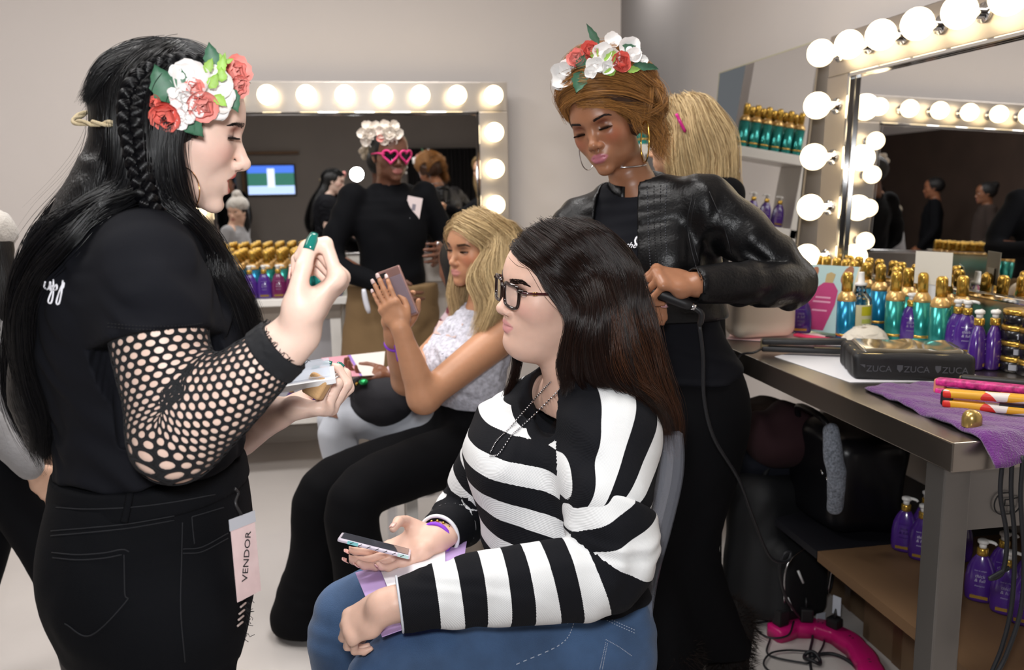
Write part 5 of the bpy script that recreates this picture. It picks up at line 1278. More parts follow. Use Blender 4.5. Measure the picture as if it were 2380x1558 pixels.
for pix in ([(1480, 1400), (1440, 1412), (1380, 1410), (1250, 1395)], [(1245, 1400), (1290, 1420), (1320, 1450)], [(1365, 1412), (1420, 1440), (1475, 1465)], [(1365, 1418), (1420, 1447), (1475, 1472)], [(1408, 1487), (1440, 1505), (1468, 1525)], [(1408, 1494), (1400, 1530), (1394, 1556)], [(1412, 1496), (1405, 1530), (1400, 1556)], [(1335, 1415), (1330, 1460), (1300, 1500), (1200, 1545)]):
    seam(jean2, pix, .0009, M_cream, P2, 'jeans_stitch', 40, dash=1)
for f_ in (F2n, F2f):
    fs = lambda P, f_=f_: smax(limb(P, [f_+[.03, 0, -.03], f_+[-.06, 0, -.035], f_+[-.15, 0, -.042]], [.042, .038, .03]), -P[:, 2]+.001, .004)
    sdf_obj('shoe', fs, f_+[-.22, -.07, -.08], f_+[.1, .07, .06], .007, M_white, P2)
# ---- hair
cap2n = np.array([0, .863, -.505], np.float32)
def cap2(P):
    q = h2.L(P.astype(np.float32)); d = ell(q, (0, -.016, .020), (.083, .105, .092)); d = smax(d, q@cap2n-.030, .012)
    return d
hb2 = A([(1390, 660, 1.53), (1430, 790, 1.53), (1475, 900, 1.53), (1520, 1000, 1.53), (1545, 1060, 1.53)])
def mass2(P): return smin(cap2(P), limb(P, hb2, [.080, .085, .075, .05, .03], [.058, .055, .045, .032, .022], side=sd2), .035)+folds(P, (.3, 1, .2), .002, 120, 2, 3)
sdf_obj('hair_mass', mass2, (.24, 1.38, .9), (.66, 1.68, 1.36), .006, mat('hair_brown_base', '0e0807', .45, bump=.5, bscale=30, stretch=(12, 12, 1)), P2)
hW = lambda *a: [h2.W(x) for x in a]
wl = lambda *a: [at(*x) for x in a]
part = (-.012, .070, .078)
G2 = [hW((.0, .082, .070), (-.034, .080, .060))+wl((1246, 610, 1.462), (1262, 655, 1.442), (1288, 698, 1.432), (1322, 735, 1.424), (1312, 795, 1.428), (1298, 850, 1.44), (1312, 930, 1.44)),
      hW((.0, .072, .082), (-.055, .060, .062), (-.083, .022, .022))+wl((1350, 722, 1.405), (1340, 800, 1.405), (1330, 870, 1.42), (1350, 905, 1.43)),
      hW((.0, .050, .100), (-.064, .030, .080), (-.092, -.010, .035))+wl((1385, 720, 1.395), (1380, 800, 1.385), (1390, 870, 1.39), (1440, 925, 1.40)),
      hW((.0, .026, .113), (-.060, .005, .092), (-.094, -.035, .040))+wl((1415, 710, 1.40), (1425, 800, 1.385), (1450, 890, 1.385), (1510, 985, 1.40)),
      hW((.0, .0, .113), (-.055, -.025, .098), (-.088, -.065, .040))+wl((1440, 715, 1.42), (1462, 810, 1.40), (1495, 910, 1.40), (1535, 1020, 1.43)),
      hW((.0, -.03, .113), (-.045, -.060, .095), (-.070, -.098, .035))+wl((1452, 720, 1.45), (1482, 820, 1.44), (1520, 930, 1.44), (1552, 1050, 1.46)),
      hW((.0, -.05, .109), (-.020, -.085, .092), (-.030, -.122, .03))+wl((1452, 720, 1.50), (1485, 820, 1.49), (1530, 940, 1.49), (1560, 1058, 1.5)),
      hW((.0, -.05, .109), (.03, -.085, .092), (.04, -.118, .03))+wl((1440, 720, 1.56), (1470, 820, 1.56), (1515, 930, 1.55), (1548, 1055, 1.55))]
g2 = outward([catmull(np.array(g), 18) for g in G2], lambda P: np.minimum(swt_body(P), mass2(P)), .008, 4, 3)
strands('long_hair', sheet(g2, 6200, 26, .0042, 11, clump=36, frizz=.0003, lenvar=.06, wavef=2.2, wavea=.0035), .0003, HB, P2)
lowg = [g[9:] for g in g2[3:]]
strands('hair_ends', sheet(lowg, 1200, 18, .007, 12, clump=20, frizz=.0006, lenvar=.12, wavef=1.5, wavea=.005), .00028, HB2, P2)
G2b = [hW((.0, .079, .072), (.050, .066, .052), (.078, .03, .01), (.082, .0, -.04)), hW((.0, .05, .100), (.062, .03, .08), (.090, -.01, .03), (.088, -.02, -.06)), hW((.0, .0, .113), (.055, -.025, .098), (.088, -.06, .04), (.085, -.07, -.06)), hW((.0, -.04, .110), (.03, -.08, .095), (.04, -.116, .03), (.04, -.115, -.06))]
strands('far_hair', sheet([catmull(np.array(g), 12) for g in G2b], 2200, 16, .004, 13, frizz=.0003), .0003, HB, P2)
WS = [wl((1330, 770, 1.43), (1302, 830, 1.44), (1305, 880, 1.45), (1318, 945, 1.46), (1300, 985, 1.47)), wl((1325, 790, 1.43), (1298, 845, 1.44), (1310, 900, 1.45), (1308, 960, 1.46), (1268, 1010, 1.48))]
strands('loose_lock', sheet([catmull(np.array(g), 12) for g in WS], 160, 16, .0016, 14, frizz=.0004, lenvar=.2), .00026, HB, P2)
WS = [wl((1195, 822, 1.60), (1188, 880, 1.62), (1170, 930, 1.63), (1165, 990, 1.64)), wl((1215, 830, 1.60), (1200, 890, 1.62), (1185, 950, 1.63), (1160, 1010, 1.64))]
strands('loose_lock', sheet([catmull(np.array(g), 12) for g in WS], 260, 14, .002, 15, frizz=.0004, lenvar=.2), .00028, HB, P2)
# earring and necklaces
e = h2.W((-.0755, .006, -.036)); mesh_obj('pearl_earring', *sphere_vf(hit(skin2, 1327, 744)[0]+[0, -.003, 0], .0042), mat('pearl', 'e6e4e0', .15, coat=.6), P2)
sk2 = lambda P: np.minimum(np.minimum(skin2(P), swt_body(P)), torso2(P)+.02)
for pix in ([(1325, 868), (1300, 905), (1262, 945), (1220, 985), (1190, 1012), (1160, 1055), (1138, 1060)], [(1280, 888), (1250, 920), (1215, 960), (1180, 1000), (1155, 1025), (1140, 1052)]):
    P_ = catmull(np.array(pix, float), 90); Wp = hit(sk2, P_[:, 0], P_[:, 1], 1.1, 1.9, 500, off=.0015); mb = MB()
    for i in range(0, 89, 2): mb.tube(Wp[i:i+2], .0017, 5)
    tag(mb.obj('necklace', M_silver, P2), kind='stuff')
# ---- eyeglasses
gl = thing('eyeglasses', 'dark tortoiseshell rectangular eyeglasses on the striped-sweater woman', 'glasses')
M_tort = mat('tortoise_acetate', '1e0d0b', .12, coat=.6, var=.5, vscale=40); M_tort2 = mat('burgundy_acetate', '3f1418', .15, coat=.6)
def rim(cx):
    a = np.linspace(0, 2*np.pi, 44, endpoint=False); e_ = .42; xx = cx+.0248*np.sign(np.cos(a))*np.abs(np.cos(a))**e_; zz = -.005+.0205*np.sign(np.sin(a))*np.abs(np.sin(a))**e_
    xx = cx+(xx-cx)*(1-.10*(zz < -.004)*((-.004-zz)/.0205)); return np.array([h2.W((x, .1005-.9*max(abs(x)-.03, 0)**1.3, z)) for x, z in zip(xx, zz)])
for cx in (-.0312, .0312):
    R_p = rim(cx); tube('rim', R_p, .0031, M_tort, gl, 8, close=True)
    c0 = R_p.mean(0); L_V = np.vstack([[c0], R_p]); mesh_obj('lens', L_V, [(0, i+1, (i+1) % 44+1) for i in range(44)], mat('lens_glass', 'dfe4ea', .02, alpha=.10, spec=.6), gl)
tube('bridge', np.array([h2.W((-.009, .101, .004)), h2.W((0, .1035, .008)), h2.W((.009, .101, .004))]), .0022, M_tort, gl, 8)
for s in (-1, 1):
    P_ = np.array([h2.W((s*.061, .0905, .008)), h2.W((s*.0690, .080, .007)), h2.W((s*.0745, .05, .005)), h2.W((s*.0775, .01, .002)), h2.W((s*.0775, -.01, -.006)), h2.W((s*.074, -.026, -.026))]); tube('temple', catmull(P_, 24), .0040, M_tort2, gl, 8, flat=.55)
    tube('end_piece', np.array([h2.W((s*.0545, .0945, .009)), h2.W((s*.061, .0915, .0085)), h2.W((s*.0675, .083, .0075))]), .0036, M_tort, gl, 8)
    for sg in (-1, 1):
        tt = np.linspace(.5, 5.8, 16); tube('emblem', np.array([h2.W((s*.0735, .070+sg*.0022+.0026*math.cos(t)*sg, .0065+.0026*math.sin(t))) for t in tt]), .0007, M_ggold, gl, 6)
# ---- phone in the far hand, booklet on the lap
ph = at(872, 1268, 1.56); pd = unit(at(957, 1286, 1.55)-at(786, 1243, 1.57)); t = thing('smartphone', 'smartphone in a pale patterned case, held by the striped-sweater woman', 'phone', tuple(ph))
u0 = np.array([.0, .24, .97]); up_ = unit(u0-pd*(u0@pd)); sdv = np.cross(up_, pd)
t.rotation_euler = Matrix(np.stack([pd, sdv, up_], 1).tolist()).to_euler()
M_case = mat('pale_case', 'd9cfdc', .3, var=.25, vscale=45, coat=.3)
box('case', -.069, .069, -.034, .034, -.0045, .003, M_case, t, .003); box('screen', -.064, .064, -.031, .031, .003, .0038, mat('dark_screen', '50525a', .08, coat=.5), t, .001)
box('case_patch', -.05, -.03, -.0345, -.0335, -.004, .002, mat('aqua_patch', '7fc8cc', .4), t); box('case_patch', .045, .066, -.0346, -.0335, -.004, .002, mat('mint_patch', 'b9d8d4', .4), t)
mb = MB()
for k in range(7):
    x = -.045+k*.016; mb.tube(np.array([[x, -.0347, -.003], [x+.006, -.0347, .0015]]), .0006, 4)
mb.obj('case_pattern', M_blk, t)
bk = thing('booklet', 'lilac and white booklet lying on the blue jeans under the striped sleeve', 'booklet')
def flat(name, pts, m, th=.0015):
    V = np.vstack([np.array(pts), np.array(pts)+[0, 0, th]]); n = len(pts); return mesh_obj(name, V, [tuple(range(n))[::-1], tuple(range(n, 2*n))]+[(i, (i+1) % n, n+(i+1) % n, n+i) for i in range(n)], m, bk, False)
b1, b2, b3, b4 = at(826, 1333, 1.60), at(1085, 1260, 1.64), at(1060, 1420, 1.33), at(888, 1482, 1.285)
flat('lilac_cover', [b1, b2, b3, b4], mat('lilac_paper', 'b79bd0', .5))
lift = np.array([0, 0, .004]); flat('white_page', [b1*.8+b2*.2+lift, b2*.8+b1*.2+lift, b3*.85+b4*.15+lift, b4*.72+b3*.28+lift], M_paper)
c_ = b1*.62+b2*.38+lift*1.6; e1 = unit(b2-b1); e2 = unit(b4-b1); flat('tan_print', [c_+e1*(.032*math.cos(a)*(1+.2*math.sin(3*a)))+e2*(.034*math.sin(a)) for a in np.linspace(0, 6.28, 16)[:-1]], mat('tan_ink', 'a88658', .6), .0006)
# ---- clear ghost chair
M_pc = mat('clear_polycarbonate', 'c4c8d6', .04, alpha=.13, spec=.9, coat=1.0)
ch = thing('ghost_chair', 'transparent plastic chair under the striped-sweater woman', 'chair')
ed = catmull(A([(1568, 1010, 1.43), (1572, 1060, 1.43), (1566, 1130, 1.43), (1540, 1240, 1.43), (1515, 1330, 1.43), (1498, 1430, 1.43), (1487, 1558, 1.43), (1480, 1700, 1.43)]), 30)
dv = np.array([.0, .36, .0])
V = []; F = []
for i, p in enumerate(ed):
    for (dx, dy) in ((-.030, 0), (.010, -.008), (.016, 0), (.016, .020), (-.030, .016)): V.append(p+[dx, dy, 0])
for i in range(len(ed)-1):
    for k in range(5): F.append((i*5+k, i*5+(k+1) % 5, i*5+5+(k+1) % 5, i*5+5+k))
F += [tuple(range(5))[::-1], tuple(range((len(ed)-1)*5, len(ed)*5))]
ca = mesh_obj('back_leg', V, F, M_pc, ch, False); cb = ca.copy(); COL.objects.link(cb); cb.location = (0, .40, 0)
top = ed[:16]; V = []; F = []
for p in top:
    for k in range(9): s_ = k/8; V.append(p+[.012*math.sin(s_*math.pi)-.006, .018+s_*.378, .02*math.sin(s_*math.pi) if p is top[0] else 0])
for i in range(len(top)-1):
    for k in range(8): a = i*9+k; F.append((a, a+1, a+10, a+9))
o = mesh_obj('backrest', V, F, M_pc, ch); sm_ = o.modifiers.new('s', 'SOLIDIFY'); sm_.thickness = .007
sx = float(ed[20][0]); box('seat', sx-.46, sx+.005, 1.36, 1.80, .43, .445, M_pc, ch, .006)
for y in (1.38, 1.75): box('front_leg', sx-.45, sx-.41, y, y+.03, 0, .43, M_pc, ch, .004)
# ------------------------------------------------------------------ standing stylist in the black leather jacket
h3 = Head((.5742, 2.0188, 1.5551), rotm(2.435, -.278, .219), 1.0, lid=.0015, look=.0070, lips=1.0, nose=1.12, tip=-.003, chin=.98, jaw=.94, cheek=1.0, width=.97, lw=.0012)
sd3 = unit(np.array([.857, -.515, 0])); f3 = unit(np.array([-.515, -.857, 0]))
nb3 = at(1482, 432, 2.04)
S3l, S3r = at(1642, 478, 1.93), at(1345, 528, 2.11)
E3l, W3l = at(1838, 655, 1.80), at(1618, 662, 1.725)
E3r, W3r = at(1330, 720, 2.00), at(1440, 690, 1.86)
h3l = dict(wrist=W3l, fwd=unit(at(1520, 642, 1.73)-W3l), palm_n=(-.22, .50, -.84), side=(0, .8, .5), sc=1.0, curl=[(62, 62, 40), (64, 66, 42), (66, 68, 44), (68, 66, 46)], spread=(3, 0, -4, -9), thumb=((.018, .030, .010), (.050, .046, .030), (.078, .042, .046), (.102, .034, .060)))
def skin3(P):
    d = h3.field(P); d = smin(d, limb(P, [h3.W((0, -.012, -.06)), h3.W((0, -.03, -.11)), nb3+[0, 0, -.03]], [.046, .047, .062], n=7), .028); return d
def arm3l(P): return smin(limb(P, [E3l, W3l], [.04, .025]), hand_field(P, **h3l)[0], .012)
h3r = dict(wrist=W3r, fwd=(.3, -.6, .1), palm_n=(0, .1, -1), side=(-1, 0, 0), curl=[(40, 50, 30)]*4)
def arm3r(P): return smin(limb(P, [E3r, W3r], [.04, .025]), hand_field(P, **h3r)[0], .012)
Va_ = surface(skin3, h3.pos-[.17, .17, .26], h3.pos+[.18, .17, .14], .0019); Vb_ = surface(arm3l, np.minimum(E3l, W3l)-[.17, .09, .11], np.maximum(E3l, W3l)+.1, .0028)
Vc_ = surface(arm3r, np.minimum(E3r, W3r)-.12, np.maximum(E3r, W3r)+.12, .006)
P3 = join_meshes('person', [Va_, Vb_, Vc_], M_skin4)
vcol(P3, h3.paint(np.vstack([Va_[0], Vb_[0], Vc_[0]]), '9a6a4e', 'b06a78', 'a8583f', '6a3324', '120a0a'))
tag(P3, 'standing stylist in black leather jacket with flower crown and gold hoop earrings', 'person')
h3.eyes(P3, '20140c'); h3.lashes(P3, HK, 150, .012, .0006, .30); h3.brows(P3, mat('brow_brown', '1d100c', .6), 300, .0034, .0050)
nails(hand_joints(**h3l), P3, mat('pink_nail', 'd9a6a8', .2, coat=.5), np.array(h3l['palm_n']), which=(0, 1, 2, 3), L=1.1)
# tee
T3 = A([(1480, 440, 2.035), (1487, 540, 2.035), (1515, 660, 2.03), (1560, 790, 2.03), (1590, 880, 2.04)])
def torso3(P): return limb(P, T3, [.085, .158, .150, .128, .150], [.058, .105, .108, .092, .105], side=sd3, cap=2)
def tee3(P):
    d = torso3(P); d = smin(d, limb(P, [S3l*.9+nb3*.1, nb3+[0, 0, -.05], S3r*.9+nb3*.1], [.05, .06, .05]), .05); b_ = T3[1]*.45+T3[2]*.55
    d = smin(d, ell(P, b_+f3*.08+sd3*.06, (.055, .055, .06)), .05); d = smin(d, ell(P, b_+f3*.08-sd3*.06, (.055, .055, .06)), .05)
    lowz = np.clip((at(1560, 700, 2.0)[2]-P[:, 2])/.1, 0, 1); d = d+folds(P, (.2, .1, 1), .003, 95, 1.4, 5)*lowz
    d = smax(d, -limb(P, [h3.W((0, -.005, -.07)), nb3+f3*.02+[0, 0, .01]], [.055, .066]), .006)
    return smax(d, at(1580, 888, 2.0)[2]-P[:, 2], .006)
sdf_obj('tee_shirt', tee3, np.array([.38, 1.75, .88]), np.array([1.0, 2.3, 1.47]), .005, M_tee, P3)
# jacket
M_leath = mat('black_leather', '08080a', .36, bump=.22, bscale=160, spec=.34)
hemj = at(1570, 742, 2.0)[2]
def jacket(P):
    d = limb(P, T3, [.098, .180, .174, .158, .17], [.072, .122, .127, .116, .12], side=sd3, cap=2)
    d = smin(d, limb(P, [S3l+[-.02, 0, .0], nb3+[0, 0, -.06], S3r+[.02, 0, 0]], [.066, .070, .066]), .05)
    b_ = T3[1]*.45+T3[2]*.55; d = smin(d, ell(P, b_+f3*.08+sd3*.07, (.065, .065, .07)), .05)
    la = limb(P, [S3l, S3l*.5+E3l*.5+[0, 0, .01], E3l, E3l*.5+W3l*.5, W3l*.95+E3l*.05], [.070, .062, .055, .050, .040], n=17, cap=2.5)
    ra = limb(P, [S3r, S3r*.5+E3r*.5, E3r, W3r], [.066, .058, .050, .040], n=13, cap=2.5)
    el = np.exp(-(np.linalg.norm(P-E3l.astype(np.float32), axis=1)/.16)**2)
    la = la+folds(P, (1, 0, -.55), .0060, 85, 1.2, 14, .25)*(.35+.9*el)+folds(P, (.4, .5, 1), .003, 60, 2, 8)
    d = smin(d+folds(P, (1, .4, .15), .005, 55, 1.5, 3), la, .035); d = smin(d, ra+folds(P, (1, .3, .5), .003, 70, 1.5, 7), .035)
    d = smax(d, -limb(P, [h3.W((0, -.005, -.07)), nb3+[0, 0, .0]], [.060, .070]), .006)
    q = P-nb3.astype(np.float32); lat = q@sd3.astype(np.float32); fr = q@f3.astype(np.float32); dn = -q[:, 2]
    l0 = -.082-.05*np.clip(dn, 0, .4); l1 = .018+.075*np.clip(dn, 0, .4)
    wedge = np.maximum(np.maximum(l0-lat, lat-l1), .012-fr); d = smax(d, -wedge, .006)
    d = smax(d, -limb(P, [W3l*1.4-E3l*.4, W3l*.9+E3l*.1], [.031, .031]), .004)
    arm = limb(P, [S3l, E3l, W3l], [.085, .08, .07]); arm = np.minimum(arm, limb(P, [S3r, E3r, W3r], [.08, .08, .07]))
    cut = smax(d, hemj-P[:, 2]+.03*lat, .006); return np.where(arm < 0, np.maximum(d, np.where(lat < .1, hemj-P[:, 2]-.35, -1)), cut)
sdf_obj('leather_jacket', jacket, np.array([.26, 1.60, 1.02]), np.array([1.02, 2.32, 1.50]), .0046, M_leath, P3)
M_stud = mat('stitch_sheen', '55575e', .35, .5); M_seam = mat('leather_seam', '1a1a1d', .35)
for k, x in enumerate((1508, 1522, 1536, 1548)):
    seam(jacket, [(x-4+k*2, 430), (x-2, 500), (x, 560), (x+4, 622)], .0011, M_stud if k in (0, 3) else M_seam, P3, 'placket_stitch', 60, off=.0008, dash=1, y0=1.5)
for pix in ([(1610, 450), (1598, 520), (1612, 600), (1630, 650)], [(1616, 462), (1606, 530), (1624, 610)], [(1648, 445), (1680, 520), (1700, 590)]):
    seam(jacket, pix, .0012, M_seam, P3, 'jacket_seam', 40, off=.0006, y0=1.5)
V = []; F = []; nC = 26
for i in range(nC+1):
    a = math.radians(-30+i/nC*285); dr = sd3*math.cos(a)*.074-f3*math.sin(a)*.068
    base = nb3+dr+[0, 0, -.012-.02*max(0, -math.sin(a)*-1) if False else -.010]
    base = base+f3*.0+[0, 0, .020*math.sin(a)-.012]
    for z in (0, .018, .040): V.append(base+np.array([0, 0, z])-dr*z*1.2)
for i in range(nC):
    for k in range(2): F.append((i*3+k, i*3+3+k, i*3+4+k, i*3+1+k))
o = mesh_obj('collar', V, F, M_leath, P3); sm_ = o.modifiers.new('s', 'SOLIDIFY'); sm_.thickness = .007
# trousers and boots
K3, F3 = at(1600, 1290, 2.03), None
Q3 = A([(1590, 865, 2.04), (1605, 960, 2.04), (1605, 1100, 2.04), (1598, 1270, 2.03), (1625, 1420, 2.06), (1648, 1510, 2.08)])
M_trk = mat('black_trouser', '07070a', .85, bump=.1, bscale=600, spec=.15)
def trou3(P):
    d = limb(P, Q3, [.140, .152, .122, .082, .098, .118], [.098, .110, .10, .08, .08, .085], side=sd3, cap=3)
    q = A([(1530, 1000, 2.02), (1525, 1150, 2.0), (1512, 1300, 1.99), (1535, 1450, 2.0), (1545, 1530, 2.0)]); d = smin(d, limb(P, q, [.09, .085, .07, .085, .10], cap=3), .05)
    return d+folds(P, (1, .6, .1), .002, 50, 1.5, 4)
sdf_obj('trousers', trou3, np.array([.40, 1.80, .14]), np.array([1.12, 2.32, .99]), .007, M_trk, P3)
M_fur = hair_mat('dark_fur', '0c0908', '2a211d', .6, .2)
for k, c_ in enumerate((at(1690, 1560, 2.10), at(1560, 1560, 1.98))):
    fb = lambda P, c_=c_: smax(smin(limb(P, [np.array([c_[0], c_[1], .05]), np.array([c_[0], c_[1], .19])], [.055, .07]), limb(P, [np.array([c_[0], c_[1], .045]), np.array([c_[0]-.06, c_[1]-.13, .04])], [.05, .042]), .03), -P[:, 2]+.001, .004)
    bo = sdf_obj('fur_boot', fb, np.array([c_[0]-.2, c_[1]-.25, -.01]), np.array([c_[0]+.12, c_[1]+.12, .4]), .008, mat('fur_base', '120d0b', .9), P3)
    Vb2 = verts(bo); ii = np.random.RandomState(k).randint(0, len(Vb2), 2600); g_ = grad(fb, Vb2[ii]); r_ = np.random.RandomState(k+5).normal(size=(2600, 3))*.35
    dd = g_+r_+[0, 0, -.3]; strands('fur', np.stack([Vb2[ii]+dd*.022*t for t in (0, .5, 1)], 1), .0005, M_fur, bo)
# hair: swept updo
HG = hair_mat('golden_brown_hair', '5a3a20', 'c48c4e', .32, .5)
def cap3(P):
    q = h3.L(P.astype(np.float32)); d = smin(ell(q, (-.005, -.016, .026), (.088, .108, .094)), ell(q, (-.012, -.012, .070), (.088, .092, .088)), .03); d = smax(d, q@capn-.036, .012)
    d = smin(d, ell(q, (-.072, -.058, .012), (.045, .055, .055)), .03); d = smin(d, ell(q, (-.055, -.085, .055), (.05, .05, .05)), .03)
    d = smin(d, ell(q, (-.074, .002, -.006), (.016, .022, .036)), .02)
    return d+folds(P, (1, .4, .6), .0035, 110, 2, 6)
sdf_obj('hair_updo', cap3, h3.pos-.2, h3.pos+.22, .005, mat('hair_gold_base', '3a2212', .5, bump=.5, bscale=40), P3)
hw3 = lambda *a: np.array([h3.W(x) for x in a])
G3 = [hw3((.066, .046, .030), (.045, .080, .066), (-.02, .092, .072), (-.074, .050, .046), (-.095, -.02, .0), (-.085, -.075, -.02)),
      hw3((.072, .035, .045), (.052, .072, .096), (-.02, .082, .112), (-.086, .040, .080), (-.108, -.03, .025), (-.100, -.085, .0)),
      hw3((.080, .005, .075), (.050, .040, .140), (-.02, .046, .152), (-.092, .0, .115), (-.108, -.06, .045), (-.09, -.11, .02)),
      hw3((.078, -.04, .085), (.040, -.01, .158), (-.02, -.01, .165), (-.086, -.045, .13), (-.095, -.095, .06), (-.07, -.13, .03)),
      hw3((.066, -.08, .07), (.03, -.07, .145), (-.02, -.075, .150), (-.066, -.10, .11), (-.06, -.135, .05), (-.03, -.13, .0)),
      hw3((.075, -.05, -.0), (.065, -.09, .03), (.02, -.125, .05), (-.03, -.14, .04), (-.05, -.13, .0), (-.05, -.10, -.05))]
strands('swept_hair', sheet([catmull(g, 18) for g in G3], 5200, 22, .0045, 31, clump=40, frizz=.0005, lenvar=.05), .00032, HG, P3)
G3b = [hw3((.01, .090, .060), (-.040, .080, .050), (-.074, .045, .030), (-.094, -.005, .012), (-.095, -.055, .0)), hw3((-.03, .086, .050), (-.062, .058, .030), (-.084, .020, .006), (-.094, -.02, -.012), (-.090, -.06, -.02)),
       hw3((-.052, .064, .040), (-.074, .040, .010), (-.084, .015, -.015), (-.092, -.02, -.035), (-.088, -.055, -.04)), hw3((-.066, .046, .022), (-.080, .025, -.01), (-.084, .006, -.035), (-.090, -.02, -.055), (-.086, -.05, -.06))]
strands('temple_sweep', sheet([catmull(g, 14) for g in G3b], 2200, 18, .0035, 35, clump=30, frizz=.0005, lenvar=.08), .00032, HG, P3)
rr = np.random.RandomState(12); S = []
for i in range(1500):
    c_, rad = ((np.array([-.078, -.055, .008]), np.array([.048, .058, .058])), (np.array([-.055, -.088, .055]), np.array([.055, .052, .052])))[i % 2]
    cl = rr.randint(0, 22); r2 = np.random.RandomState(cl*7+i % 2); a = unit(r2.normal(size=3)); b_ = unit(np.cross(a, r2.normal(size=3))); t0 = r2.rand()*6.28
    t = t0+np.linspace(0, 2.6, 14); q = c_+rad*(np.cos(t)[:, None]*a+np.sin(t)[:, None]*b_)*(1.02+.05*r2.rand())+rr.normal(size=3)*.004; S.append(h3.pos+q@h3.R.T)
strands('bun_curls', np.array(S), .00032, HG, P3)
WS = [hw3((-.078, .0, -.01), (-.088, -.02, -.05), (-.078, -.03, -.09), (-.092, -.03, -.125)), hw3((-.085, -.05, -.02), (-.100, -.06, -.06), (-.090, -.06, -.10), (-.100, -.05, -.14)), hw3((-.06, -.09, -.02), (-.075, -.10, -.06), (-.07, -.09, -.10), (-.08, -.09, -.14))]
strands('loose_hair', sheet([catmull(g, 12) for g in WS], 700, 18, .006, 33, clump=18, frizz=.0009, lenvar=.2, wavef=2, wavea=.006), .0003, HG, P3)
WS = [hw3((-.066, .052, .03), (-.082, .03, .0), (-.080, .022, -.03), (-.088, .018, -.05))]*2
strands('sideburn_lock', sheet([catmull(g, 12) for g in WS], 120, 14, .004, 34, frizz=.0008, lenvar=.3), .0003, HG, P3)
# jewellery
hoop(at(1499, 330, 1.925), unit(np.array([.12, .99, 0])), (0, 0, 1), .046, .0018, M_ggold, P3); hoop(at(1366, 346, 2.06), unit(np.array([.62, .78, 0])), (0, 0, 1), .050, .0014, M_silver, P3)
ts = np.linspace(0, 6.28, 40, endpoint=False); ck = h3.W((0, -.026, -.118))
tube('choker', np.array([ck+sd3*math.cos(t)*.052+f3*math.sin(t)*.056+[0, 0, -.006*math.sin(t)] for t in ts]), .0022, M_silver, P3, 8, close=True)
# printing on the tee: 'the Gi'
o_ = hit(tee3, 1485, 566, 1.5)[0]; nrm_ = grad(tee3, o_[None])[0]; ux = unit(np.cross([0, 0, 1.], nrm_)); uy = np.cross(nrm_, ux)
surf_text('print', 'Gi', .040, hit(tee3, 1490, 573, 1.5)[0]+nrm_*.002, ux, uy, mat('white_print', 'e4e4ea', .6), P3, .0)
surf_text('print', 'the', .020, hit(tee3, 1466, 577, 1.5)[0]+nrm_*.002, ux, uy, MATS['white_print'], P3, .4)
# flower crown
fc = thing('flower_crown', 'crown of white and coral flowers with green leaves on the stylist in leather', 'flower crown')
for i, (x, y, r, m) in enumerate(((1342, 130, .021, M_petp), (1374, 112, .022, M_petc), (1442, 138, .022, M_petc))): p_ = hit(cap3, x, y+10, 1.6, 2.4, 500, .022)[0]; rose(p_, grad(cap3, p_[None])[0]+cam_dir(p_)*1.4, r*1.22, m, fc, i+20)
for i, (x, y, r) in enumerate(((1312, 168, .026), (1322, 150, .02), (1306, 182, .018), (1383, 145, .018), (1398, 118, .022), (1418, 128, .02), (1462, 108, .024), (1470, 122, .018), (1424, 88, .018), (1412, 148, .014), (1374, 160, .014), (1492, 132, .012))):
    p_ = hit(cap3, x, y+10, 1.6, 2.4, 500, .022)[0]; blossom(p_, grad(cap3, p_[None])[0]+cam_dir(p_)*1.4, r*1.22, M_petw, fc, 5 if i % 3 else 4, i+40)
for (x, y, dx, dz, L_, w_, m) in ((1352, 158, -.3, -.8, .045, .032, M_leafd), (1345, 150, .2, .6, .03, .022, M_leafd), (1408, 142, .5, .8, .036, .022, M_leafl), (1392, 96, -.6, .8, .05, .016, M_leafd), (1440, 100, .9, -.1, .045, .016, M_leafd), (1430, 155, -.9, -.2, .028, .016, M_leafl), (1455, 152, .9, .0, .03, .014, M_leafl), (1470, 140, 1, -.2, .05, .016, M_leafd), (1380, 128, .1, 1, .026, .018, M_leafl), (1500, 140, 1, -.4, .03, .012, M_leafd)):
    p_ = hit(cap3, x, y+10, 1.6, 2.4, 500, .020)[0]; leaf(p_, (dx, -.3, dz), cam_dir(p_), L_*1.1, w_*1.1, m, fc)
# straightener in the hand, with its cord
t = thing('hair_straightener', 'black hair straightener gripped by the stylist beside the brown hair', 'hair straightener')
a_, b_ = at(1440, 645, 1.765), at(1608, 712, 1.715); dd = unit(b_-a_)
tube('handle', np.array([a_, a_*.6+b_*.4, a_*.1+b_*.9, b_-dd*.006, b_]), [.014, .0145, .0125, .0115, .009], M_blk, t, 16); tube('collar_ring', np.array([b_-dd*.004, b_+dd*.008]), .0085, M_silver, t, 14)
tube('plate', np.array([a_-dd*.16, a_]), [.010, .012], M_blk, t, 12); cp = [b_+dd*.006, b_+dd*.02+[0, 0, -.012]]
tube('strain_relief', catmull(np.array([b_+dd*.006, b_+dd*.022+[0, 0, -.008], at(1626, 758, 1.715)]), 10), [.0065]*9+[.004], M_blk, t, 8)
M_cord = mat('black_cable', '1d1e22', .5)
cpts = [tuple(x) for x in ((1626, 758, 1.715), (1634, 830, 1.73), (1637, 930, 1.76), (1660, 1020, 1.80), (1715, 1112, 1.88), (1745, 1190, 1.95), (1778, 1275, 2.05), (1800, 1303, 2.08), (1830, 1305, 2.10), (1838, 1285, 2.12), (1822, 1290, 2.12), (1812, 1330, 2.13), (1828, 1392, 2.20))]
cable = np.vstack([A(cpts), [atz(1862, 1440, .05), atz(1888, 1475, .012), atz(1882, 1520, .006), atz(1887, 1575, .006)]])
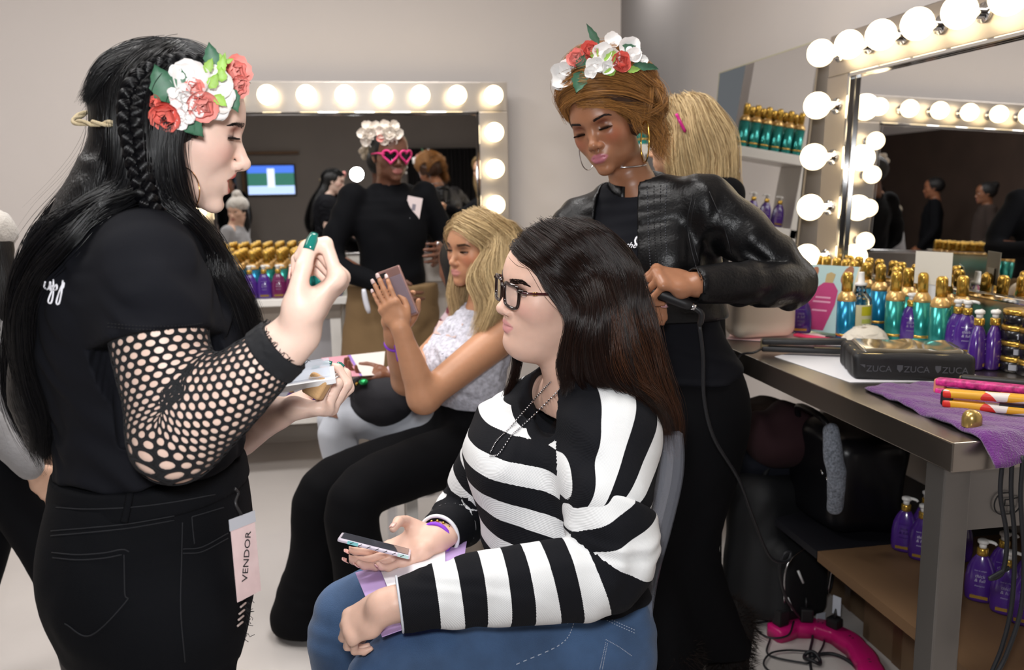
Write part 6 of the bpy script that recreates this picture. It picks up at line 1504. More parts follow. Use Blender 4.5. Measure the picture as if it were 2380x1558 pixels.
tube('cord', catmull(cable, 110), .0042, M_cord, t, 8)
# ------------------------------------------------------------------ blonde woman seated with a phone
HL = hair_mat('blonde_hair', '80633f', 'ecd2a0', .36, .45)
h4 = Head((.3498, 2.7224, 1.2191), rotm(2.159, -.06, -.051), 1.0, lid=.0024, look=.004, lips=1.05, cheek=1.03, chin=1.02)
sd4 = unit(np.array([.555, -.83, 0])); f4 = unit(np.array([-.83, -.555, 0])); nb4 = at(1128, 722, 2.745)
S4l, E4l, W4l = at(1178, 772, 2.60), at(985, 925, 2.44), at(930, 762, 2.41)
S4r, E4r, W4r = at(1062, 770, 2.86), at(945, 885, 2.66), at(915, 772, 2.52)
h4l = dict(wrist=W4l, fwd=unit(at(888, 680, 2.41)-W4l), palm_n=(.25, .95, .05), side=(1, 0, .2), sc=.86, curl=[(10, 12, 8), (6, 8, 6), (4, 6, 4), (8, 12, 10)], spread=(2, 0, -2, -5), thumb=((.018, .030, .010), (.048, .046, .02), (.074, .046, .028), (.094, .036, .034)))
h4r = dict(wrist=W4r, fwd=(.12, -.25, .95), palm_n=(.2, -1, .0), side=(1, 0, .1), sc=.98, curl=[(20, 30, 20), (20, 28, 20), (20, 28, 20), (20, 30, 20)], thumb=((.018, .030, .006), (.05, .052, .012), (.08, .060, .016), (.108, .062, .014)))
def skin4(P): d = h4.field(P); return smin(smin(d, limb(P, [h4.W((0, -.010, -.06)), h4.W((0, -.025, -.11)), nb4+[0, 0, -.03]], [.046, .047, .06], n=7), .028), limb(P, [S4l*.7+nb4*.3+[0, 0, -.02], nb4+[0, 0, -.05], S4r*.7+nb4*.3+[0, 0, -.02]], [.05, .07, .05]), .05)
def arm4l(P): return smin(smin(limb(P, [S4l, S4l*.5+E4l*.5, E4l], [.060, .052, .043], n=9), limb(P, [E4l, E4l*.65+W4l*.35, W4l], [.043, .041, .0245], n=9), .03), hand_field(P, **h4l)[0], .012)
def arm4r(P): return smin(smin(limb(P, [S4r, E4r], [.055, .042]), limb(P, [E4r, E4r*.6+W4r*.4, W4r], [.042, .042, .0255], n=9), .03), hand_field(P, **h4r)[0], .012)
va = surface(skin4, h4.pos-[.17, .17, .3], h4.pos+[.2, .17, .14], .0026); mn = lambda *a: np.minimum.reduce(a); mxx = lambda *a: np.maximum.reduce(a)
vb = surface(arm4l, mn(S4l, E4l, W4l)-[.16, .12, .08], mxx(S4l, E4l, W4l)+[.1, .1, .20], .004); vc = surface(arm4r, mn(S4r, E4r, W4r)-.09, mxx(S4r, E4r, W4r)+[.09, .09, .2], .0045)
P4 = join_meshes('person', [va, vb, vc], M_skin3); vcol(P4, h4.paint(np.vstack([va[0], vb[0], vc[0]]), 'c08c6b', 'c98a84', 'c8785c', '7a5440', '2a1a14'))
tag(P4, 'seated blonde woman in white lace top looking at her raised phone', 'person')
h4.eyes(P4, '4a5a60'); h4.lashes(P4, HK, 60, .009, .0004, .3); h4.brows(P4, mat('brow_taupe', '4a3626', .6), 220, .005, .005)
nails(hand_joints(**h4l), P4, mat('pale_nail', 'e0c4c0', .2, coat=.4), np.array(h4l['palm_n']), which=(0, 1, 2, 3), L=.9)
T4 = A([(1128, 728, 2.745), (1105, 785, 2.73), (1085, 850, 2.72), (1095, 930, 2.74), (1100, 1010, 2.76)])
def torso4(P):
    d = limb(P, T4, [.085, .145, .145, .125, .15], [.055, .09, .105, .088, .10], side=sd4, cap=2); d = smin(d, ell(P, T4[2]+f4*.075+sd4*.05+[0, 0, .02], (.055, .055, .055)), .05); return smin(d, ell(P, T4[2]+f4*.075-sd4*.05+[0, 0, .02], (.055, .055, .055)), .05)
def lace4(P):
    d = torso4(P)-.006+folds(P, (.3, .2, 1), .003, 80, 1.5, 4)+folds(P, (1, .6, .5), .0018, 160, 2, 7)
    d = smax(d, -limb(P, [h4.W((0, -.01, -.07)), nb4+[0, 0, .02]], [.055, .062]), .006)
    for s_ in (S4l, S4r): d = smax(d, -ell(P, s_, (.062, .062, .085)), .01)
    return smax(d, at(1100, 945, 2.7)[2]-P[:, 2], .006)
M_lace = mat('white_lace', 'cfcfdb', .85, bump=1.0, bscale=110, var=.28, vscale=75)
sdf_obj('lace_top', lace4, T4.min(0)-.24, T4.max(0)+.2, .005, M_lace, P4)
sheerp = hit(lace4, [1022, 1080, 1060, 1010], [745, 752, 785, 775], 2.2)+f4*.004; mesh_obj('sheer_panel', sheerp, [(0, 1, 2, 3)], mat('sheer_blush', 'cdb4ae', .7), P4)
dots = MB()
dp = hit(lace4, [1040, 1050, 1060, 1035, 1052, 1066, 1044, 1058, 1030, 1070], [830, 842, 832, 848, 858, 850, 868, 876, 866, 868], 2.2)
pan = hit(lace4, [1028, 1075, 1080, 1040, 1022], [822, 815, 850, 892, 870], 2.2)+f4*.003; mesh_obj('dotted_mesh', pan, [(0, 1, 2, 3, 4)], mat('grey_mesh', '6d7380', .8), P4)
for q in dp: dots.add(*sphere_vf(q+f4*.004, .004, 8, 5))
dots.obj('dots', M_lace, P4)
K4n, K4f = at(825, 1165, 2.36), at(752, 1140, 2.64); H4n, H4f = at(1085, 1050, 2.66), at(1065, 1040, 2.84)
def trou4(P):
    d = limb(P, A([(1092, 940, 2.74), (1092, 1000, 2.75), (1085, 1070, 2.76)]), [.130, .155, .175], [.095, .112, .13], side=sd4, cap=3)
    for h_, k_, fx in ((H4n, K4n, at(850, 1395, 2.42)), (H4f, K4f, at(712, 1408, 2.66))):
        ft = np.array([fx[0], fx[1], .06]); d = smin(d, limb(P, [h_, h_*.5+k_*.5+[0, 0, .02], k_, k_*.5+ft*.5, ft], [.098, .090, .078, .080, .115], n=17, cap=4), .045)
    return smax(d+folds(P, (1, .4, .2), .003, 40, 1.5, 4), .025-P[:, 2], .004)
sdf_obj('trousers', trou4, np.array([-.45, 2.2, .005]), np.array([.60, 3.02, 1.0]), .008, M_trk, P4)
for k_, x_ in enumerate((at(850, 1395, 2.42), at(724, 1408, 2.70))):
    fs = lambda P, x_=x_: smax(limb(P, [np.array([x_[0]+.02, x_[1], .06]), np.array([x_[0]-.07, x_[1]-.02, .04]), np.array([x_[0]-.07, x_[1]-.04, .03])], [.045, .04, .03]), -P[:, 2]+.001, .004)
    sdf_obj('shoe', fs, np.array([x_[0]-.22, x_[1]-.12, -.01]), np.array([x_[0]+.1, x_[1]+.1, .13]), .008, M_blk, P4)
def cap4(P): q = h4.L(P.astype(np.float32)); d = ell(q, (0, -.014, .022), (.084, .105, .094)); return smin(smax(d, q@capn-.033, .012), ell(q, (0, -.055, -.06), (.07, .045, .09)), .04)
sdf_obj('hair_mass', cap4, h4.pos-.22, h4.pos+.16, .006, mat('hair_blonde_base', '8a6f48', .5, bump=.5, bscale=40), P4)
hw4 = lambda *a: [h4.W(x) for x in a]
G4 = [hw4((.0, .078, .072), (-.050, .066, .048), (-.076, .036, .006))+[at(1098, 640, 2.63), at(1112, 700, 2.60), at(1098, 770, 2.58)],
      hw4((.0, .066, .088), (-.055, .050, .062), (-.086, .015, .02))+[at(1122, 640, 2.60), at(1138, 720, 2.57), at(1112, 792, 2.56)],
      hw4((.0, .045, .102), (-.060, .028, .078), (-.092, -.02, .03))+[at(1160, 630, 2.60), at(1160, 700, 2.56), at(1128, 780, 2.56)],
      hw4((.0, .01, .112), (-.060, .0, .085), (-.090, -.05, .03))+[at(1185, 610, 2.64), at(1185, 680, 2.60), at(1160, 740, 2.60)],
      hw4((.0, -.03, .110), (-.045, -.05, .088), (-.072, -.092, .03))+[at(1200, 600, 2.70), at(1195, 680, 2.68), at(1180, 760, 2.68)]]
strands('long_hair', sheet([catmull(np.array(g), 18) for g in G4], 3600, 24, .006, 41, clump=26, frizz=.0006, lenvar=.1, wavef=2.4, wavea=.008), .0005, HL, P4)
G4b = [hw4((.0, .078, .072), (.050, .064, .05), (.076, .036, .004), (.078, .02, -.07), (.07, .04, -.16), (.06, .05, -.24)), hw4((.0, .045, .102), (.058, .03, .078), (.088, -.01, .02), (.086, -.02, -.08), (.08, .01, -.2), (.07, .03, -.27)), hw4((.0, -.03, .110), (.045, -.05, .09), (.07, -.09, .02), (.06, -.1, -.08), (.05, -.09, -.2), (.04, -.09, -.27))]
strands('far_hair', sheet([catmull(np.array(g), 18) for g in G4b], 1800, 22, .006, 42, clump=24, frizz=.0006, lenvar=.1, wavef=2.2, wavea=.008), .0005, HL, P4)
WS = [[h4.W((-.04, -.07, .085)), at(1195, 520, 2.72), at(1225, 552, 2.76), at(1243, 560, 2.78)], [h4.W((-.05, -.08, .06)), at(1190, 545, 2.72), at(1222, 575, 2.76), at(1243, 566, 2.78)]]
strands('lifted_lock', sheet([catmull(np.array(g), 14) for g in WS], 500, 16, .004, 43, frizz=.0006, lenvar=.1), .0005, HL, P4)
ax = unit(E4r-W4r); a1, a2, _ = basis(ax); c_ = W4r*.80+E4r*.20; tt = np.linspace(0, 6.28, 30, endpoint=False)
tube('wristband', c_+(a1*np.cos(tt)[:, None]+a2*np.sin(tt)[:, None])*.033, .005, M_viol, P4, 6, close=True); tube('band_tail', catmull(np.array([c_+[-.005, -.034, 0], c_+[0, -.037, -.02], c_+[.004, -.037, -.05]]), 8), .006, M_viol, P4, 6)
mesh_obj('earring', *sphere_vf(at(1124, 684, 2.60), .005, 10, 8), M_ggold, P4)
pc_ = at(924, 682, 2.432); t = thing('smartphone', 'rose gold smartphone raised by the blonde woman', 'phone', tuple(pc_)); zx = unit(at(898, 632, 2.43)-at(942, 738, 2.43)); yx = unit(np.array([.2, 1, .15])-zx*(np.array([.2, 1, .15])@zx)); xx_ = np.cross(yx, zx)
t.rotation_euler = Matrix(np.stack([xx_, yx, zx], 1).tolist()).to_euler()
box('case', -.036, .036, -.005, .005, -.074, .074, mat('rose_gold_case', 'b9928c', .28, .6), t, .0045); box('back_panel', -.031, .031, -.0062, -.004, -.068, .05, mat('mauve_back', 'a08e98', .25, .3), t, .002); box('screen', -.033, .033, .005, .0056, -.07, .07, mat('phone_glass', '0c0d10', .1), t)
box('camera_bump', -.030, -.008, -.0072, -.0055, .054, .068, M_blk, t, .001)
c5 = thing('ghost_chair', 'transparent plastic chair under the blonde woman', 'chair'); bx, by = float(H4n[0]), 2.78
box('seat', bx-.28, bx+.16, by-.2, by+.14, .45, .465, M_pc, c5, .006)
for sx in (-.26, .13):
    for sy in (-.19, .1): box('leg', bx+sx, bx+sx+.03, by+sy, by+sy+.03, 0, .45, M_pc, c5, .004)
box('backrest', bx+.15, bx+.165, by-.2, by+.14, .5, .95, M_pc, c5, .005)
# ------------------------------------------------------------------ plain full figures for the people further off
def figure(label, pos, yaw, H, skin, sm, top, bottom, hairm, hairbase, hair='long', arms=None, prm=None, seated=None, lean=0, coat=False, headyaw=0, stride=0, hs=.0035, absarm=None):
    s = H/1.66; Rz = rotm(yaw, 0, 0); pos = np.asarray(pos, float)
    W = lambda *q: pos+(np.asarray(q, float)*s)@Rz.T
    hz = 1.545; hp = W(0, .02+lean*1.0, hz)
    h = Head(hp, rotm(yaw+headyaw, -.12, 0), s, **(prm or dict(lid=.004)))
    sdv = Rz[:, 0]; nb = W(0, -.01+lean*.8, 1.40)
    Sh = [W(sx*.165, -.01+lean*.75, 1.36) for sx in (-1, 1)]
    arms = arms or [((-.215, -.03, 1.08), (-.20, .10, .86)), ((.215, -.03, 1.08), (.20, .10, .86))]
    El = [W(*a[0]) for a in arms]; Wr = [W(*a[1]) for a in arms]
    if absarm: El[absarm[0]], Wr[absarm[0]] = np.array(absarm[1]), np.array(absarm[2])
    hk = [dict(wrist=Wr[i], fwd=Wr[i]-El[i], palm_n=Rz[:, 0]*(1 if i == 0 else -1)+Rz[:, 1]*-.3, side=Rz[:, 1], sc=s, curl=[(20, 30, 20)]*4) for i in (0, 1)]
    def sk(P): d = h.field(P); return smin(d, limb(P, [h.W((0, -.01, -.06)), nb], [.047, .058]), .03)
    if hs >= .005:
        def allf(P):
            d = smin(sk(P), limb(P, [Sh[0], nb+[0, 0, -.05], Sh[1]], [.045*s, .055*s, .045*s], n=5), .04)
            for i in (0, 1): d = smin(smin(d, limb(P, [Sh[i], El[i], Wr[i]], [.045*s, .036*s, .025*s], n=5), .02), hand_field(P, **hk[i])[0], .01)
            return d
        pts_ = [hp]+Sh+El+Wr; parts = [surface(allf, mn(*pts_)-.2, mxx(*pts_)+.2, hs)]
    else: parts = [surface(sk, hp-.2*s, hp+.18*s, hs)]
    for i in (0, 1):
        if hs >= .005: break
        f_ = lambda P, i=i: smin(limb(P, [El[i], Wr[i]], [.036*s, .025*s]), hand_field(P, **hk[i])[0], .012)
        parts.append(surface(f_, mn(El[i], Wr[i])-.17, mxx(El[i], Wr[i])+.17, .006))
    p = join_meshes('person', parts, sm); vcol(p, h.paint(np.vstack([q[0] for q in parts]), skin, 'a86a64', skin)); tag(p, label, 'person')
    h.eyes(p)
    T = [W(0, lean*.8, 1.40), W(0, lean*.7, 1.26), W(0, lean*.4, 1.08), W(0, 0, .92), W(0, 0, .80)]; low = .80 if coat else .90
    if coat: T[-1] = W(0, 0, low-.02)
    def tp(P):
        d = limb(P, T, np.array([.09, .165, .145, .155, .17])*s, np.array([.06, .11, .115, .115, .12])*s, side=sdv, cap=2)
        for i in (0, 1): d = smin(d, limb(P, [Sh[i], El[i], Wr[i]*.9+El[i]*.1], np.array([.062, .052, .040])*s, cap=2), .04)
        d = d+folds(P, (.3, .2, 1), .004, 45, 1.5, 3); d = smax(d, -limb(P, [h.W((0, -.01, -.07)), nb], [.055*s, .064*s]), .006)
        ar = np.minimum(limb(P, [Sh[0], El[0], Wr[0]], [.075*s]*3), limb(P, [Sh[1], El[1], Wr[1]], [.075*s]*3))
        return np.where(ar < 0, d, np.maximum(d, low*s+pos[2]-P[:, 2]))
    sdf_obj('coat' if coat else 'top', tp, mn(*(El+Wr+Sh+T))-.2, mxx(*(El+Wr+Sh+T))+.16, .008, top, p)
    def bt(P):
        d = limb(P, [W(0, 0, .98), W(0, 0, .86)], np.array([.14, .165])*s, np.array([.10, .12])*s, side=sdv)
        for sx in (-1, 1):
            st = stride*sx; d = smin(d, limb(P, [W(sx*.085, 0, .84), W(sx*.09, .01+st*.5, .48), W(sx*.09, -.02+st*1.0-.05*abs(stride), .09)], np.array([.09, .062, .045])*s, n=9), .03)
        return d
    sdf_obj('trousers', bt, W(0, 0, .5)-[.42, .42, .5*s], W(0, 0, .5)+[.42, .42, .55*s], .009, bottom, p)
    for sx in (-1, 1):
        st = stride*sx; a0 = W(sx*.09, -.03+st-.05*abs(stride), .05); b0_ = W(sx*.09, .11+st-.05*abs(stride), .04)
        fs = lambda P: smax(smin(limb(P, [a0, b0_], [.043, .036]), limb(P, [a0, a0+[0, 0, .10]], [.04, .05]), .02), pos[2]-P[:, 2]+.001, .003)
        sdf_obj('shoe', fs, mn(a0, b0_)-.08, mxx(a0, b0_)+[.08, .08, .18], .008, M_blk, p)
    def cp(P):
        q = h.L(P.astype(np.float32)); d = ell(q, (0, -.015, .021), (.083, .105, .093)); d = smax(d, q@capn-.033, .012)
        if hair == 'long': d = smin(d, ell(q, (0, -.07, -.09), (.075, .045, .15)), .04)
        if hair == 'bun': d = smin(d, ell(q, (0, -.09, .07), (.045, .045, .045)), .015)
        return d*s+folds(P, (1, .4, .2), .0015, 140, 2, 3)
    sdf_obj('hair', cp, hp-.30*s, hp+.2*s, .006, hairbase, p)
    return p, h, dict(El=El, Wr=Wr, Sh=Sh, W=W, cap=cp, top=tp)
B_blackhair = MATS['hair_black_base']; B_brown = MATS['hair_brown_base']; B_blond = mat('hair_sand_base', '8f7440', .5, bump=.6, bscale=40)
M_knitg = mat('grey_wool', '8f8e90', .9, bump=.4, bscale=120, sheen=.3); M_blackt = mat('black_cotton', '0a0b0f', .85, bump=.1, bscale=500, spec=.15)
# woman in heart shaped sunglasses
h5p = np.array([.105, 3.9, 1.5625])
P5, h5, d5 = figure('woman in black with pink heart sunglasses and cream flowers by the back mirror', (.12, 3.93, 0), 3.45, 1.68, '6a4534', M_skin5, M_blackt, M_blackt, None, B_blackhair, 'short',
                    [((.27, -.0, 1.10), (.10, .20, .98)), ((-.26, .02, 1.13), (-.12, .27, 1.13))][::-1], dict(lid=.005, lips=1.2, nose=1.2, cheek=1.1), headyaw=.05, hs=.0032)
apr = lambda P: smax(smax(limb(P, [np.array([.12, 3.93, 1.02]), np.array([.10, 3.92, .62])], [.20, .235], [.155, .175], side=(1, 0, 0), cap=4), P[:, 2]-.985, .01), P[:, 1]-3.93, .01)+folds(P, (1, .3, .1), .004, 40, 1.5, 5)
sdf_obj('waist_apron', apr, (-.2, 3.68, .5), (.42, 4.0, 1.04), .008, mat('tan_canvas', '7d6444', .85, bump=.2, bscale=200), P5)
tag(tube('brush', catmull(A([(845, 672, 3.72), (850, 700, 3.72), (858, 728, 3.72)]), 8), [.008, .011, .012, .012, .012, .012, .011, .007], mat('pale_handle', 'dcdde6', .3), None, 10), 'white handled brush standing in the tan apron pocket', 'brush')
fc = thing('flower_crown', 'crown with two large cream flowers on the woman in heart sunglasses', 'flower crown')
for i, (x, y) in enumerate(((862, 312), (905, 310))):
    p_ = hit(d5['cap'], x, y, 3.4, 4.3, 400, .01)[0]
    for k in range(7): blossom(p_+np.array([.030*math.cos(k), -.006-.012*(k == 6), .030*math.sin(k)])*(k < 6)+np.array([0, -.016*(k == 6), 0]), cam_dir(p_)+np.array([.5*math.cos(k), 0, .5*math.sin(k)])*(k < 6), .030, mat('cream_petal', 'f4ece2', .5), fc, 6, i*7+k, 'cream_flower')
for i, (x, y) in enumerate(((882, 310), (884, 322))):
    p_ = hit(d5['cap'], x, y, 3.4, 4.3, 400, .02)[0]; blossom(p_, cam_dir(p_), .018, M_petp, fc, 5, i)
sg = thing('heart_sunglasses', 'pink heart shaped sunglasses with dark lenses', 'sunglasses')
M_pinkf = mat('pink_frame', 'd8337a', .25); M_lensd = mat('dark_lens', '17161a', .08)
for cx in (-.036, .036):
    tt = np.linspace(0, 2*np.pi, 30, endpoint=False); hx_ = 16*np.sin(tt)**3; hz_ = 13*np.cos(tt)-5*np.cos(2*tt)-2*np.cos(3*tt)-np.cos(4*tt)
    pts_ = np.array([h5.W((cx+a*.0019, .104-.6*max(abs(cx+a*.0019)-.03, 0), -.004+b*.0019)) for a, b in zip(hx_, hz_)]); tube('frame', pts_, .0055, M_pinkf, sg, 8, close=True)
    mesh_obj('lens', np.vstack([[pts_.mean(0)], pts_]), [(0, i+1, (i+1) % 30+1) for i in range(30)], M_lensd, sg)
for s_ in (-1, 1): tube('temple', np.array([h5.W((s_*.062, .092, .004)), h5.W((s_*.076, .05, .004)), h5.W((s_*.078, -.01, -.004))]), .004, M_pinkf, sg, 8)
tube('bridge', np.array([h5.W((-.009, .105, .004)), h5.W((.009, .105, .004))]), .004, M_pinkf, sg, 8)
for k, z in enumerate((-.06, -.085)): mesh_obj('drop_earring', *sphere_vf(h5.W((-.078, .0, z)), .009-.002*k, 10, 8), mat('pearl', 'e6e4e0', .15), P5)
bq = hit(d5['top'], 961, 483, 3.2, 4.3)[0]; bd = thing('name_badge', 'tilted pale pink name badge on the black top of the woman in heart sunglasses', 'badge', tuple(bq+[0, -.006, 0])); bd.rotation_euler = (0, math.radians(12), .2); box('card', -.034, .034, -.002, 0, -.048, .048, mat('pale_badge', 'ecdcdc', .4), bd); box('printed_line', -.008, .008, -.0026, -.002, -.012, .016, mat('grey_ink', '8a8490', .5), bd)
bq = hit(d5['top'], 958, 508, 3.2, 4.3)[0]; surf_text('print', 'the', .03, bq+[-.03, -.004, -.01], (1, 0, 0), (0, 0, 1), MATS['white_print'], P5, .3)
# woman hidden behind the blonde, booklet on her lap
h6p = at(1078, 610, 3.12)
M_stripe6 = mat('burgundy_knit', '7a2a3c', .85)
P6, h6, d6 = figure('seated person in ripped white jeans mostly hidden behind the blonde woman', (float(h6p[0])-.0, 3.12, float(h6p[2])-1.545), 1.70, 1.66, '7a5038', M_skin5, M_stripe6, M_blackt, None, B_blackhair, 'long',
                    [((.20, .12, 1.12), (.10, .42, 1.06)), ((-.21, .10, 1.10), (-.10, .44, 1.02))][::-1], dict(lid=.003)) if False else (None, None, None)
def seated_back():
    c = at(1075, 615, 3.12); h = Head(c, rotm(.5, -.15, 0), 1.0, lid=.002)
    nb = h.W((0, -.03, -.15)); hip = at(1030, 985, 3.08); f = unit(np.array([-1, -.12, 0])); sd = np.array([-.12, 1, 0])
    Sn, Sf = nb+sd*-.16+[0, 0, -.05], nb+sd*.16+[0, 0, -.05]; wn, wf = at(905, 872, 2.92), at(905, 926, 3.12); en, ef = at(985, 880, 2.95), at(990, 880, 3.26)
    hk = [dict(wrist=wn, fwd=(-1, -.1, .05), palm_n=(.1, -.1, 1), side=(0, -1, 0), curl=[(25, 35, 25)]*4), dict(wrist=wf, fwd=(-1, -.2, 0), palm_n=(0, 0, 1), side=(0, 1, 0), curl=[(20, 30, 20)]*4)]
    hk[0]['side'] = (0, 1, 0)
    parts = [surface(lambda P: smin(h.field(P), limb(P, [h.W((0, -.01, -.06)), nb], [.047, .06]), .03), c-.2, c+.18, .004)]
    for e, w_, k in ((en, wn, hk[0]), (ef, wf, hk[1])): parts.append(surface(lambda P: smin(limb(P, [e, w_], [.038, .025]), hand_field(P, **k)[0], .012), mn(e, w_)-.16, mxx(e, w_)+.1, .005))
    p = join_meshes('person', parts, M_skin5); vcol(p, h.paint(np.vstack([q[0] for q in parts]), '7a4f3a', '8a4a48')); tag(p, 'seated person in ripped white jeans mostly hidden behind the blonde woman', 'person'); h.eyes(p)
    T = [nb+[0, 0, -.02], nb*.7+hip*.3, nb*.35+hip*.65, hip]
    tpf = lambda P: smin(smin(limb(P, T, [.09, .16, .15, .17], [.06, .11, .11, .12], side=sd), limb(P, [Sn, en, wn*.85+en*.15], [.06, .05, .04]), .04), limb(P, [Sf, ef, wf*.85+ef*.15], [.06, .05, .04]), .04)
    o = sdf_obj('striped_top', tpf, mn(*T, en, ef, wn, wf)-.2, mxx(*T, Sn, Sf)+.2, .008, None, p); V = verts(o)
    m = mat('burgundy_stripes', 'ffffff', .85, attr='Col'); o.data.materials.append(m); k = np.sin((V@np.array([.7, 0, .7]))*2*np.pi/.06) > 0.2; vcol(o, np.where(k[:, None], np.array(lin('c9b4bc')), np.array(lin('6f2238'))))
    kn, kf = at(800, 975, 2.92), at(795, 945, 3.14); fn, ff = np.array([kn[0]+.02, kn[1], .08]), np.array([kf[0]+.0, kf[1]+.05, .08])
    jf_ = lambda P: smin(smin(limb(P, [hip+[.02, 0, .02], hip+[-.06, 0, -.02]], [.16, .17], [.12, .12], side=sd), limb(P, [hip+sd*-.09, kn, kn*.5+fn*.5, fn], [.095, .07, .058, .045], n=13), .04), limb(P, [hip+sd*.09, kf, kf*.5+ff*.5, ff], [.095, .07, .058, .045], n=13), .04)+folds(P, (1, 0, .4), .003, 50, 1.5, 4)
    sdf_obj('white_jeans', jf_, mn(kn, kf, fn, ff, hip)-[.14, .2, .06], mxx(kn, kf, hip)+[.25, .25, .2], .008, mat('white_denim', 'c9ced8', .8, bump=.2, bscale=400), p)
    for pts_ in ([(778, 930), (795, 905), (800, 935)], [(764, 965), (782, 945), (790, 972)], [(800, 905), (818, 915), (808, 925)]):
        q = hit(jf_, [a for a, _ in pts_], [b for _, b in pts_], 2.5, 3.4)-f*0; mesh_obj('knee_rip', q+f*.006+[0, -.004, 0], [tuple(range(len(q)))], mat('knee_skin', '6f4630', .6), p, False)
    for ft in (fn, ff): sdf_obj('shoe', lambda P: smax(limb(P, [ft+[.02, 0, -.03], ft+[-.13, 0, -.04]], [.042, .034]), -P[:, 2]+.001, .004), ft+[-.22, -.08, -.09], ft+[.1, .08, .06], .008, M_white, p)
    cp = lambda P: smin(smax(ell(h.L(P.astype(np.float32)), (0, -.015, .021), (.083, .105, .093)), h.L(P.astype(np.float32))@capn-.033, .012), ell(h.L(P.astype(np.float32)), (-.02, -.03, -.09), (.075, .06, .14)), .04)
    sdf_obj('hair', cp, c-.3, c+.2, .007, B_blackhair, p)
    mesh_obj('earring', *sphere_vf(at(1018, 566, 3.0), .006, 10, 8), M_silver, p)
    jk = lambda P: smin(ell(P, at(905, 905, 3.02), (.16, .17, .05)), ell(P, at(890, 935, 2.88), (.10, .05, .085)), .05)+folds(P, (1, .5, .4), .006, 50, 2, 8)
    o = sdf_obj('jacket', jk, at(905, 905, 3.02)-[.26, .32, .22], at(905, 905, 3.02)+[.26, .3, .14], .007, mat('charcoal_cloth', '232227', .85, bump=.2, bscale=200)); tag(o, 'dark folded jacket draped over the white jeans lap', 'jacket')
    t = thing('booklet', 'pink and cream booklet held open above the white jeans', 'booklet')
    b = [at(746, 834, 2.98), at(895, 818, 3.12), at(890, 872, 2.90), at(792, 878, 2.80)]
    def fl(nm, pts, m, dz): V = np.vstack([np.array(pts)+[0, 0, dz], np.array(pts)+[0, 0, dz+.002]]); n = len(pts); return mesh_obj(nm, V, [tuple(range(n))[::-1], tuple(range(n, 2*n))]+[(i, (i+1) % n, n+(i+1) % n, n+i) for i in range(n)], m, t, False)
    fl('pink_page', [b[0], b[0]*.6+b[1]*.4, b[3]*.55+b[2]*.45, b[3]], mat('pink_page', 'd99aa8', .5), 0); fl('violet_strip', [b[0]*.6+b[1]*.4, b[0]*.55+b[1]*.45, b[3]*.5+b[2]*.5, b[3]*.55+b[2]*.45], mat('violet_page', '9a7ac8', .5), 0); fl('cream_page', [b[0]*.55+b[1]*.45, b[1], b[2], b[3]*.5+b[2]*.5], mat('cream_page', 'e6ddd6', .6), 0)
    q = at(845, 888, 2.85); t2 = thing('trinket', 'small shiny green trinket under the booklet on the dark jacket', 'trinket', tuple(q)); mesh_obj('gem', *sphere_vf((0, 0, 0), .016, 14, 10, .7), mat('green_foil', '2fae62', .15, .6), t2); mesh_obj('bead', *sphere_vf((-.022, -.004, -.004), .006, 10, 8), M_ggold, t2)
    s = thing('stool', 'plain white stool under the person in ripped white jeans', 'stool', (float(hip[0])+.02, float(hip[1]), 0)); zt = float(hip[2])-.13
    box('seat', -.2, .2, -.14, .2, zt-.03, zt, M_white, s, .006)
    for a in (-.17, .13):
        for b2 in (-.12, .13): box('leg', a, a+.04, b2, b2+.04, 0, zt-.03, M_white, s)
seated_back()
# second blonde behind the stylist, holding a lock of the seated blonde's hair
c7 = at(1600, 318, 2.56)
P7, h7, d7 = figure('blonde helper with a pink hair clip standing behind the leather-jacket stylist', (float(c7[0]), 2.58, 0), 1.9, 1.66*float(c7[2])/1.545, 'd8a888', M_skin2, M_blackt, M_blackt, None, B_blond, 'long',
                    [((-.24, .30, 1.18), (-.06, .58, 1.22)), ((.22, .0, 1.10), (.20, .14, .90))], dict(lid=.004), headyaw=-1.1, absarm=(0, at(1500, 585, 2.44), at(1378, 556, 2.47)))
hw7 = lambda *a: [h7.W(x) for x in a]
G7 = [hw7((0, .06, .09), (-.07, .04, .06), (-.092, .0, -.02), (-.09, .01, -.12), (-.085, .02, -.2)), hw7((0, .02, .112), (-.07, -.01, .08), (-.098, -.04, .0), (-.10, -.04, -.12), (-.095, -.03, -.22)), hw7((0, -.04, .11), (-.05, -.08, .08), (-.07, -.12, .0), (-.07, -.13, -.12), (-.06, -.12, -.24)), hw7((0, -.05, .10), (.05, -.08, .08), (.07, -.12, .0), (.07, -.13, -.12), (.06, -.12, -.24)), hw7((0, .02, .112), (.07, -.01, .08), (.098, -.04, .0), (.10, -.04, -.12), (.095, -.03, -.22))]
strands('wavy_hair', sheet([catmull(np.array(g), 16) for g in G7], 2600, 20, .008, 71, clump=24, frizz=.0007, wavef=2.2, wavea=.008), .0006, HL, P7)
tube('hair_clip', catmull(A([(1572, 265, 2.45), (1582, 285, 2.445), (1592, 305, 2.45)]), 8), .010, mat('magenta_clip', 'd02a8a', .2), P7, 8, flat=.5)
